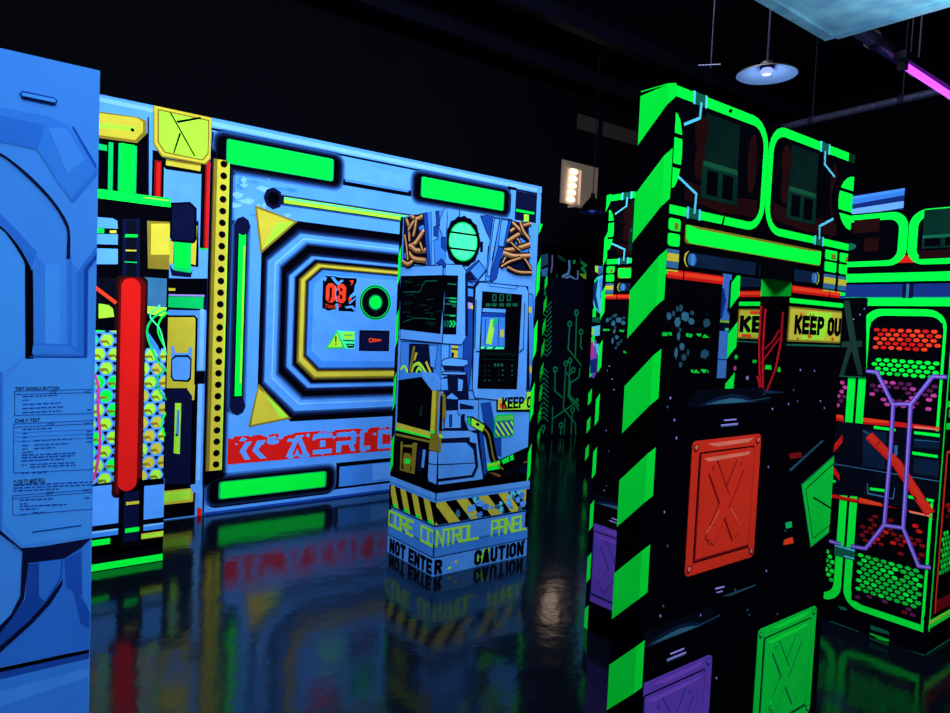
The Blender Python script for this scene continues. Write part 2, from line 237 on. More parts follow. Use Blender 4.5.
  ('vertical_tube', None, None, 'q1 1 157,819 161,799 170,781 184,766 202,757 222,754 247,754 268,757 286,766 300,781 309,799 312,819 312,2182 309,2202 300,2220 286,2234 268,2243 247,2247 222,2247 202,2243 184,2234 170,2220 161,2202 157,2182|q2 2 169,819 172,802 179,787 191,776 206,768 222,765 247,765 264,768 279,776 291,787 298,802 301,819 301,2182 298,2198 291,2213 279,2225 264,2232 247,2235 222,2235 206,2232 191,2225 179,2213 172,2198 169,2182|q3 3 181,819 183,806 189,794 198,785 210,779 222,777 247,777 260,779 272,785 281,794 287,806 289,819 289,2182 287,2194 281,2206 272,2215 260,2221 247,2223 222,2223 210,2221 198,2215 189,2206 183,2194 181,2182|n 4 192,819 194,809 198,801 205,794 213,790 222,789 247,789 257,790 265,794 272,801 276,809 277,819 277,2182 276,2191 272,2199 265,2206 257,2210 247,2212 222,2212 213,2210 205,2206 198,2199 194,2191 192,2182|k 5 211,856 283,856 283,2186 211,2186|g 6 221,896 275,896 275,2146 221,2146|l 7 259,996 269,996 269,2046 259,2046|n 8 307,2192 290,2242 247,2264 205,2242 187,2192 205,2141 247,2120 290,2141|n 8 307,819 290,870 247,891 205,870 187,819 205,768 247,747 290,768', []),
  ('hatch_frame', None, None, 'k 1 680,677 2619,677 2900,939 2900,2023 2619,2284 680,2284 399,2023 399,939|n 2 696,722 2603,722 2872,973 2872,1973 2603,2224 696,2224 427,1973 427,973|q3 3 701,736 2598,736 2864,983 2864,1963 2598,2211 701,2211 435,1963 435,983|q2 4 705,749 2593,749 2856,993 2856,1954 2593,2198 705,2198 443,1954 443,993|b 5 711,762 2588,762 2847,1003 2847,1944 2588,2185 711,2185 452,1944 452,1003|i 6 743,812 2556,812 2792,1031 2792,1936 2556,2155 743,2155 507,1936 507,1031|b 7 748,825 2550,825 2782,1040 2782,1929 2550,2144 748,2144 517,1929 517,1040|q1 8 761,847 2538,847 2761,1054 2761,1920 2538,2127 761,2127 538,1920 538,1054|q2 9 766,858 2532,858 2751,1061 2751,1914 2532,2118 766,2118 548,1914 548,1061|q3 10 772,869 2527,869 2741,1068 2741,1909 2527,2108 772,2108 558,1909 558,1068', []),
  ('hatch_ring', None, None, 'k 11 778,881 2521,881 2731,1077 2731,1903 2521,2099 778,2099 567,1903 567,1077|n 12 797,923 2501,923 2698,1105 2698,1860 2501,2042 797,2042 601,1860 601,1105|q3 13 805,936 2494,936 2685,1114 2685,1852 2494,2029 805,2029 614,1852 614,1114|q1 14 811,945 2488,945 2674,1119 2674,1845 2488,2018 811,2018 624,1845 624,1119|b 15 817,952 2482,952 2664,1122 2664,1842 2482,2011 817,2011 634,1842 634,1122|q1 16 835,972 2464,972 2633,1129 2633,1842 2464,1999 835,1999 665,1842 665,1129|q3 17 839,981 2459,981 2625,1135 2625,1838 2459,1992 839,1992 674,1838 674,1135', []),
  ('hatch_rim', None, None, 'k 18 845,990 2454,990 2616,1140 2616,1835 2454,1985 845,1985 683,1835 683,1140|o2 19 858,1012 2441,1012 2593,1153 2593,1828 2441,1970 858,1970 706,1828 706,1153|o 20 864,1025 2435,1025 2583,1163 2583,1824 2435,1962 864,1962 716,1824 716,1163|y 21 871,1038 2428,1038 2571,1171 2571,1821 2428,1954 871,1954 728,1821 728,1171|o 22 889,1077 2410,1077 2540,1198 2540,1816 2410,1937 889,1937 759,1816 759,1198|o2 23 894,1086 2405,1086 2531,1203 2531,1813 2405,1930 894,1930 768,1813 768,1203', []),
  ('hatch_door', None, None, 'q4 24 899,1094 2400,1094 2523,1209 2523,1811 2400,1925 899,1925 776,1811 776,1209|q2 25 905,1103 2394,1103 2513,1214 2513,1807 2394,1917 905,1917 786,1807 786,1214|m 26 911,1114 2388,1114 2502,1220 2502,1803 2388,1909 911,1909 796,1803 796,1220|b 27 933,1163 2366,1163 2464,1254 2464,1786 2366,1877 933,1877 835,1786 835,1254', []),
  ('corner_triangle', None, 'yellow triangle at the upper left corner of the hatch', 'o 2 335,2362 684,2279 392,1994|y 3 355,2338 655,2272 403,2026|l 4 508,2246 655,2272 411,2042', []),
  ('corner_triangle', None, 'yellow triangle at the lower left corner of the hatch', 'o 2 406,989 682,701 333,648|y 3 407,954 656,710 356,666|l 4 436,938 656,718 589,709', []),
  ('scuffed_paint', None, None, 'm 1 273,2535 326,2525 363,2532 378,2540 315,2544|i 1 418,2475 441,2455 457,2469 464,2486 436,2494|i 1 157,2418 181,2408 197,2415 204,2424 176,2428|m 1 360,2306 386,2293 404,2302 412,2314 381,2319|i 1 448,2275 497,2258 531,2270 546,2285 487,2292|i 1 618,2621 680,2606 724,2616 743,2629 668,2635|m 1 197,2533 232,2507 257,2525 268,2549 225,2559|i 1 204,2376 256,2360 292,2372 308,2386 245,2393|i 1 421,2582 444,2569 460,2578 467,2589 439,2594|m 1 484,2463 520,2442 545,2457 556,2475 513,2484|i 1 336,2492 396,2469 438,2485 455,2506 384,2515|i 1 242,2383 288,2356 321,2375 335,2399 279,2410|m 1 476,2516 545,2505 594,2513 614,2522 531,2526|i 1 354,2330 382,2311 401,2324 409,2341 376,2349|i 1 126,2338 184,2317 225,2332 242,2350 172,2359|m 1 572,2517 627,2496 665,2511 682,2530 616,2538|i 1 403,2446 465,2417 509,2437 527,2463 453,2475|i 1 388,2366 411,2342 427,2359 434,2380 406,2389|m 1 447,2260 508,2246 551,2256 569,2269 496,2274|i 1 343,2359 364,2341 379,2353 385,2370 360,2377|i 1 222,2535 245,2510 261,2528 268,2550 240,2560|m 1 186,2488 226,2461 254,2480 266,2504 218,2515|i 1 155,2416 203,2388 236,2407 250,2432 193,2443|i 1 568,2316 602,2299 625,2311 636,2327 595,2333|m 1 284,2282 352,2271 399,2279 420,2289 338,2293|i 1 218,2496 250,2478 272,2491 282,2507 244,2515', []),
  ('floor_number_poster', None, None, 'k 29 913,1867 1006,1869 1080,1862 1221,1868 1220,1591 1191,1585 1097,1586 1056,1584 1021,1598 982,1584 916,1588|b 30 983,1857 1011,1864 1047,1825 1087,1848 1099,1839 1056,1799 1037,1803 1007,1832|b 30 1205,1809 1219,1831 1221,1725 1186,1707 1152,1679 1162,1716 1202,1756|b 30 910,1867 949,1854 937,1822 914,1831|b 30 1119,1624 1189,1638 1223,1608 1214,1591 1178,1616 1131,1609|b 30 919,1604 959,1587 917,1578|b 30 1031,1641 1054,1650 1065,1579 1039,1583|b 30 1022,1797 1039,1767 1034,1714 1050,1663 1036,1660 1022,1724|b 30 1152,1657 1221,1709 1222,1698 1165,1647|R 30 1151,1843 1192,1849 1187,1824 1168,1801 1175,1828|R 30 1151,1705 1180,1699 1173,1674 1152,1668', []),
  ('number_lettering', 'floor_number_poster', None, 'R 32 992,1674 976,1692 976,1770 983,1778 990,1778 997,1770 997,1692 990,1684 969,1684 969,1652 1004,1652 1029,1679 1029,1782 1004,1810 968,1810 943,1782 943,1679 968,1652|R 32 1039,1752 1071,1752 1071,1773 1077,1778 1086,1778 1092,1772 1092,1753 1089,1751 1063,1751 1063,1718 1101,1718 1125,1738 1125,1786 1099,1810 1066,1810 1039,1789|R 32 1072,1735 1092,1714 1092,1690 1086,1684 1077,1684 1071,1688 1071,1712 1039,1712 1039,1673 1066,1652 1099,1652 1125,1676 1125,1727 1096,1758', [('R', 32, 'Third', 0.9371, 1.6038, 1.0268, 1.6379, 0.0), ('R', 32, 'F', 1.0576, 1.6065, 1.0843, 1.6399, 0.0)]),
  ('round_port', None, None, 'e 29 1566,1674 1563,1704 1554,1732 1539,1759 1520,1782 1496,1801 1469,1815 1439,1823 1409,1826 1378,1823 1349,1815 1321,1801 1298,1782 1278,1759 1264,1732 1255,1704 1252,1674 1255,1644 1264,1616 1278,1589 1298,1566 1321,1547 1349,1533 1378,1525 1409,1522 1439,1525 1469,1533 1496,1547 1520,1566 1539,1589 1554,1616 1563,1644|k 30 1558,1674 1555,1702 1546,1729 1533,1754 1514,1776 1492,1794 1466,1808 1438,1816 1409,1819 1380,1816 1352,1808 1326,1794 1303,1776 1285,1754 1271,1729 1262,1702 1260,1674 1262,1646 1271,1619 1285,1594 1303,1572 1326,1554 1352,1540 1380,1532 1409,1529 1438,1532 1466,1540 1492,1554 1514,1572 1533,1594 1546,1619 1555,1646|e 31 1550,1674 1547,1701 1539,1726 1526,1750 1509,1771 1487,1788 1463,1801 1436,1808 1409,1811 1381,1808 1355,1801 1330,1788 1309,1771 1291,1750 1278,1726 1270,1701 1267,1674 1270,1647 1278,1622 1291,1598 1309,1577 1330,1560 1355,1547 1381,1540 1409,1537 1436,1540 1463,1547 1487,1560 1509,1577 1526,1598 1539,1622 1547,1647|k 32 1539,1674 1536,1699 1529,1723 1517,1745 1501,1765 1481,1780 1459,1792 1434,1800 1409,1802 1383,1800 1359,1792 1336,1780 1317,1765 1300,1745 1288,1723 1281,1699 1278,1674 1281,1649 1288,1625 1300,1603 1317,1584 1336,1568 1359,1556 1383,1549 1409,1546 1434,1549 1459,1556 1481,1568 1501,1584 1517,1603 1529,1625 1536,1649|t 33 1487,1674 1484,1694 1477,1712 1464,1728 1448,1740 1429,1748 1409,1750 1388,1748 1369,1740 1353,1728 1341,1712 1333,1694 1330,1674 1333,1654 1341,1636 1353,1620 1369,1608 1388,1600 1409,1598 1429,1600 1448,1608 1464,1620 1477,1636 1484,1654|e 34 1471,1674 1469,1690 1463,1705 1453,1718 1440,1728 1425,1734 1409,1736 1392,1734 1377,1728 1364,1718 1354,1705 1348,1690 1346,1674 1348,1658 1354,1643 1364,1630 1377,1620 1392,1614 1409,1612 1425,1614 1440,1620 1453,1630 1463,1643 1469,1658|g 35 1460,1674 1459,1687 1454,1700 1445,1711 1435,1719 1422,1724 1409,1726 1395,1724 1383,1719 1372,1711 1364,1700 1359,1687 1357,1674 1359,1661 1364,1648 1372,1637 1383,1629 1395,1624 1409,1622 1422,1624 1435,1629 1445,1637 1454,1648 1459,1661', []),
  ('warning_sticker', None, None, 'a 29 1051,1421 1223,1419 1221,1273 959,1270|b 30 952,1418 1045,1421 957,1274|l 31 1055,1402 1114,1283 976,1281|e 30 1051,1423 1138,1272 957,1268|k 32 1038,1373 1053,1373 1051,1326 1043,1326|k 32 1042,1315 1054,1315 1054,1303 1043,1303|l 31 1092,1409 1215,1410 1212,1352 1120,1354|e 32 1118,1391 1198,1391 1199,1380 1123,1380|k 32 1112,1346 1218,1344 1218,1333 1118,1336|k 32 1136,1315 1219,1314 1217,1280 1161,1279|a 33 1154,1304 1208,1303 1207,1297 1157,1298', []),
  ('key_plate', None, None, 'k 29 1264,1431 1560,1435 1561,1254 1266,1254|n 30 1279,1419 1548,1421 1548,1266 1280,1267|R 31 1356,1359 1378,1368 1399,1363 1481,1356 1484,1343 1401,1332 1378,1325 1358,1331|n 32 1389,1347 1387,1354 1381,1359 1374,1359 1369,1354 1367,1347 1369,1340 1374,1336 1381,1336 1387,1340', []),
  ('stencil_sign', None, None, 'r 2 180,371 3118,371 3118,584 180,584|b 3 1076,534 1061,531 1043,532 1046,519 1060,510 1079,514 1083,524|b 3 788,396 778,405 762,398 752,392 754,384 777,371 789,384|b 3 720,538 701,536 689,536 673,521 690,511 709,505 722,521|b 3 1543,574 1552,568 1565,579 1570,587 1568,589 1539,589 1539,586|b 3 763,557 767,548 782,544 792,547 799,556 790,559 777,563|b 3 711,377 720,391 698,407 678,413 655,398 669,381 682,368|b 3 1634,381 1658,385 1663,390 1655,403 1633,405 1609,395 1615,388|b 3 1398,571 1412,587 1405,589 1361,589 1360,588 1366,571 1379,569|b 3 1071,574 1078,585 1071,589 1041,589 1041,589 1033,577 1053,570|b 3 1039,589 1038,589 993,589 991,586 977,566 1017,567 1045,568|b 3 965,542 974,551 971,563 940,572 926,562 924,547 929,529|b 3 423,519 431,524 421,533 410,530 401,529 401,522 409,515|b 3 200,571 217,565 225,579 224,589 185,589 181,581|b 3 1433,523 1444,516 1463,516 1482,521 1466,528 1457,539 1444,532|b 3 346,589 336,583 357,573 369,577 376,583 375,589|b 3 467,521 476,542 451,540 424,542 409,521 429,499 464,508|b 3 510,541 520,550 514,558 505,569 493,560 491,553 488,543|b 3 625,558 610,570 591,579 578,556 572,545 604,538 619,546|b 3 1184,555 1178,561 1161,566 1147,561 1142,545 1159,536 1186,544|b 3 664,387 679,381 685,389 682,395 669,399 655,397 653,388|b 3 1532,557 1524,561 1517,558 1508,555 1513,550 1520,544 1532,552|b 3 982,396 972,404 954,399 954,391 957,380 974,379 979,388|b 3 581,537 556,535 543,534 530,520 553,503 584,509 585,523|b 3 897,511 907,520 920,529 896,533 875,541 874,525 875,509|b 3 1247,546 1270,552 1252,567 1233,568 1222,561 1216,550 1228,534|b 3 433,589 444,576 466,572 488,559 504,582 499,589|b 3 947,543 979,543 990,559 958,565 927,571 911,557 912,542|b 3 1540,589 1538,586 1535,578 1547,575 1556,578 1560,585 1553,589 1553,589|b 3 486,532 487,515 505,506 530,503 565,525 534,542 501,546|b 3 659,589 667,579 679,566 704,576 721,582 713,589|b 3 794,398 776,375 819,368 858,380 845,400 829,420 797,420|b 3 1555,587 1552,589 1505,589 1503,588 1499,578 1523,568 1545,575|b 3 503,584 512,578 518,579 525,583 523,588 517,588 508,589|b 3 319,548 327,557 319,566 288,576 273,558 267,546 300,541|b 3 501,518 512,513 518,519 530,525 516,532 508,533 504,527|b 3 1291,520 1268,541 1251,535 1222,536 1220,522 1237,516 1258,509|b 3 1610,564 1629,568 1631,586 1629,589 1584,589 1588,578|b 3 1125,393 1122,398 1113,396 1111,393 1110,388 1118,386 1125,389|b 3 1322,589 1307,589 1305,588 1306,584 1308,577 1316,577 1325,581 1325,588|b 3 672,510 689,518 693,528 682,538 665,537 657,526 652,518|b 3 822,400 811,400 797,397 795,388 808,384 818,385 826,390|b 3 504,518 516,503 548,499 575,520 551,540 529,555 491,531|b 3 609,582 620,578 626,579 634,584 626,589 618,589 615,587|b 3 242,516 254,520 256,524 251,527 245,531 239,529 236,523|b 3 980,570 965,559 956,549 974,548 994,539 1005,552 996,567|b 3 836,536 851,550 843,561 838,573 823,567 812,555 822,546|b 3 947,587 955,581 963,573 972,582 979,586 974,589 957,589 955,589|b 3 1341,545 1355,545 1387,546 1384,555 1381,574 1353,578 1324,562|b 3 1170,520 1180,517 1191,519 1197,524 1190,528 1179,532 1174,529|b 3 1355,379 1377,381 1392,399 1362,402 1337,417 1321,393 1335,371|b 3 1533,557 1525,558 1515,558 1510,555 1515,549 1524,546 1532,552|b 3 668,574 688,581 679,589 675,589 656,589 642,585 650,579|b 3 1396,589 1333,589 1332,588 1325,567 1360,566 1382,577|b 3 695,589 652,589 656,575 675,577 687,578 702,586|b 3 956,589 953,589 947,589 945,589 941,584 943,577 953,579 963,581 958,589|b 3 561,561 551,573 527,561 516,556 529,543 550,540 566,550|b 3 180,589 180,570 188,574 208,580 206,589|b 3 617,560 649,564 685,582 674,589 590,589 579,574|b 3 1594,543 1563,536 1571,519 1576,512 1614,515 1619,521 1624,542|b 3 1288,530 1280,523 1288,514 1304,516 1314,523 1307,531 1301,537', []),
  ('stencil_lettering', 'stencil_sign', None, 'b 4 315,534 367,536 317,465 359,396 316,396 271,465|b 4 408,538 468,538 417,466 487,395 437,392 371,464|b 4 647,391 728,559 767,559 693,391|b 4 748,512 767,559 841,391 798,391|b 4 717,391 744,452 767,391|b 4 880,522 1051,522 1051,559 880,559|b 4 880,391 1051,391 1051,428 880,428|b 4 941,448 989,448 989,502 941,502|b 4 1090,522 1246,522 1274,543 1274,559 1090,559|b 4 1226,467 1274,467 1274,526 1226,526|b 4 1090,452 1274,452 1274,485 1090,485|b 4 1090,391 1137,391 1137,452 1090,452|b 4 1204,452 1248,452 1274,391 1230,391|b 4 1313,391 1351,391 1351,559 1313,559|b 4 1359,391 1415,391 1415,428 1359,428|b 4 1488,391 1662,391 1662,428 1488,428|b 4 1488,522 1662,522 1662,559 1488,559|b 4 1488,428 1533,428 1533,522 1488,522|b 4 1617,428 1662,428 1662,522 1617,522|b 4 1701,391 1876,391 1876,428 1701,428|b 4 1701,522 1876,522 1876,559 1701,559|b 4 1701,428 1747,428 1747,522 1701,522|b 4 1915,391 1960,391 1960,559 1915,559|b 4 1971,475 2037,559 2090,559 2011,475|b 4 1971,475 2011,475 2090,391 2041,391', []),
  ('end_post', None, None, 'k 1 2843,2769 2954,2769 2954,2889 2843,2889|b 2 2876,80 2947,80 2947,2860 2876,2860|b2 2 3232,80 3280,80 3280,2930 3232,2930|n 1 2947,2200 3232,2200 3232,2860 2947,2860|t 1 3218,80 3232,80 3232,2860 3218,2860|k 3 2941,1785 3055,1785 3055,2551 2941,2551|g 3 2959,2658 3202,2658 3202,2681 2959,2681|l 3 3067,2574 3132,2574 3132,2646 3067,2646|y 3 3271,2365 3290,2365 3290,2449 3271,2449|y 3 3280,1781 3290,1781 3290,1879 3280,1879', []),
  ('seam', None, None, 'k 1 4,0 16,0 16,2850 4,2850', []),
])
PRINTS['conduit'] = (0.001, [
  ('dark_recess', None, None, 'k 1 317,2182 854,2182 854,2752 317,2752|n 1 841,2863 851,2865 864,2191 854,2189', []),
  ('yellow_beam', None, None, 'o 2 316,2822 781,2850 835,2834 837,2745 778,2672 318,2650|y 3 316,2809 775,2842 813,2823 814,2755 765,2690 318,2669|l 4 317,2739 769,2780 770,2753 318,2701|k 5 760,2755 759,2759 757,2762 755,2765 751,2766 748,2767 744,2766 741,2765 738,2762 736,2759 736,2755 736,2751 738,2748 741,2745 744,2744 748,2743 751,2744 755,2745 757,2748 759,2751', []),
  ('glow_tube', None, None, 'e 2 663,2173 778,2173 778,2651 663,2651|g 3 678,2170 759,2170 759,2654 678,2654|e 2 602,2154 631,2154 631,2646 602,2646|e 2 515,2584 593,2584 593,2623 515,2623', []),
  ('pillar', None, None, 'b2 1 941,1764 1242,1764 1242,2918 941,2918|k 1 878,2195 956,2195 956,2643 878,2643|M2 2 892,2193 940,2193 940,2577 892,2577|r 3 906,2192 933,2192 933,2565 906,2565|k 1 1212,1695 1272,1695 1272,2704 1212,2704|M2 2 1238,1901 1272,1901 1272,2637 1238,2637|r 3 1249,1900 1272,1900 1272,2625 1249,2625', []),
  ('crest_plate', None, None, 'o 6 877,2950 1272,2950 1272,2646 1238,2603 938,2606 882,2684|y 7 883,2950 930,2950 1272,2945 1272,2657 1233,2612 943,2616 889,2691|o 8 905,2932 1258,2929 1258,2683 1218,2628 954,2637 909,2701|l 9 915,2922 1248,2918 1249,2689 1213,2638 961,2647 919,2705|k 10 982,2926 994,2926 1169,2648 1155,2651|k 10 1030,2875 1191,2937 1204,2927 1040,2861|k 10 1051,2795 1064,2792 1022,2648 1013,2649', []),
  ('clip', None, None, 'k 4 944,2603 1231,2604 1233,2549 1207,2529 970,2525 952,2541|y 5 969,2597 1206,2600 1203,2550 967,2554|o 6 969,2597 1206,2600 1205,2587 969,2585', []),
  ('cable_clamp', None, None, 'k 2 1002,2017 1199,2197 1207,1853 1002,1868|y 3 1001,2024 1029,2023 1030,1861 1002,1868|y 3 1149,2020 1172,2154 1192,2156 1186,1867 1153,1875|e 4 1029,2023 1152,2025 1154,1809 1036,1819|g 5 1041,2015 1136,2018 1141,1841 1045,1846|n 5 1005,1855 1036,1819 1154,1809 1169,1843 1155,1776 1024,1779|k 6 1005,2295 1136,2320 1184,2281 1189,2057 1172,2025 1024,2022 1003,2056|n 7 1016,2284 1130,2306 1169,2272 1174,2068 1161,2039 1033,2036 1015,2063', []),
  ('side_block', None, None, 'b2 4 1204,1983 1272,1981 1272,1777 1161,1769 1169,1816 1186,1851 1207,1859|e 5 1204,1996 1272,1997 1272,1981 1204,1983', []),
  ('cross_bar', None, None, 'k 5 932,1755 1272,1775 1272,1542 936,1533|y 6 933,1688 1050,1690 1050,1672 933,1667|v 6 934,1643 1255,1655 1255,1642 934,1630|e 7 934,1626 1249,1638 1248,1551 936,1552|n 7 1255,1638 1272,1638 1272,1551 1251,1552', []),
  ('yellow_latch_plate', None, None, 'k 5 937,1491 1187,1502 1211,1476 1212,987 947,992|y 6 937,1477 1185,1487 1195,1471 1196,991 947,998|b2 7 1030,1273 1050,1274 1058,1223 1148,1224 1154,1268 1175,1268 1174,1032 1153,1010 1049,1019 1034,1049|k 8 1032,1179 1058,1208 1149,1209 1174,1180 1174,1032 1153,1010 1049,1019 1031,1049|b2 9 1039,1172 1062,1194 1145,1194 1164,1172 1163,1047 1146,1025 1055,1030 1041,1056', []),
  ('side_tube', None, None, 'b 4 1211,1098 1272,1098 1272,1549 1211,1549|i 5 1226,1098 1258,1098 1258,1549 1226,1549|k 3 1194,993 1272,993 1272,1091 1194,1091|b 4 1207,220 1272,220 1272,995 1207,995|i 5 1225,272 1256,272 1256,994 1225,994|k 3 1185,230 1225,230 1225,995 1185,995', []),
  ('dark_pod', None, None, 'k 5 894,11 1223,11 1223,1008 894,1008|y 6 927,1000 1203,991 1199,876 1170,877 1147,966 928,971|n 6 928,964 1147,959 1184,906 1185,249 942,275|l 7 1066,858 1108,857 1106,480 1064,491|m 8 1081,806 1098,806 1096,614 1078,615|k 9 1090,623 1089,625 1088,627 1086,629 1084,630 1082,631 1079,630 1077,629 1075,627 1074,625 1074,623 1074,620 1075,618 1077,616 1079,615 1082,615 1084,615 1086,616 1088,618 1089,620', []),
  ('floor_bracket', None, None, 'y 7 910,115 1209,115 1209,217 910,217|l 8 910,136 1188,136 1188,206 910,206|b2 8 1185,242 1250,250 1272,225 1272,8 1263,5 1237,176 1201,187|r 9 1240,62 1261,59 1272,47 1272,0 1243,0 1241,1', []),
  ('top_rail', None, None, 'i 1 0,2900 1272,2900 1272,2930 0,2930', []),
])
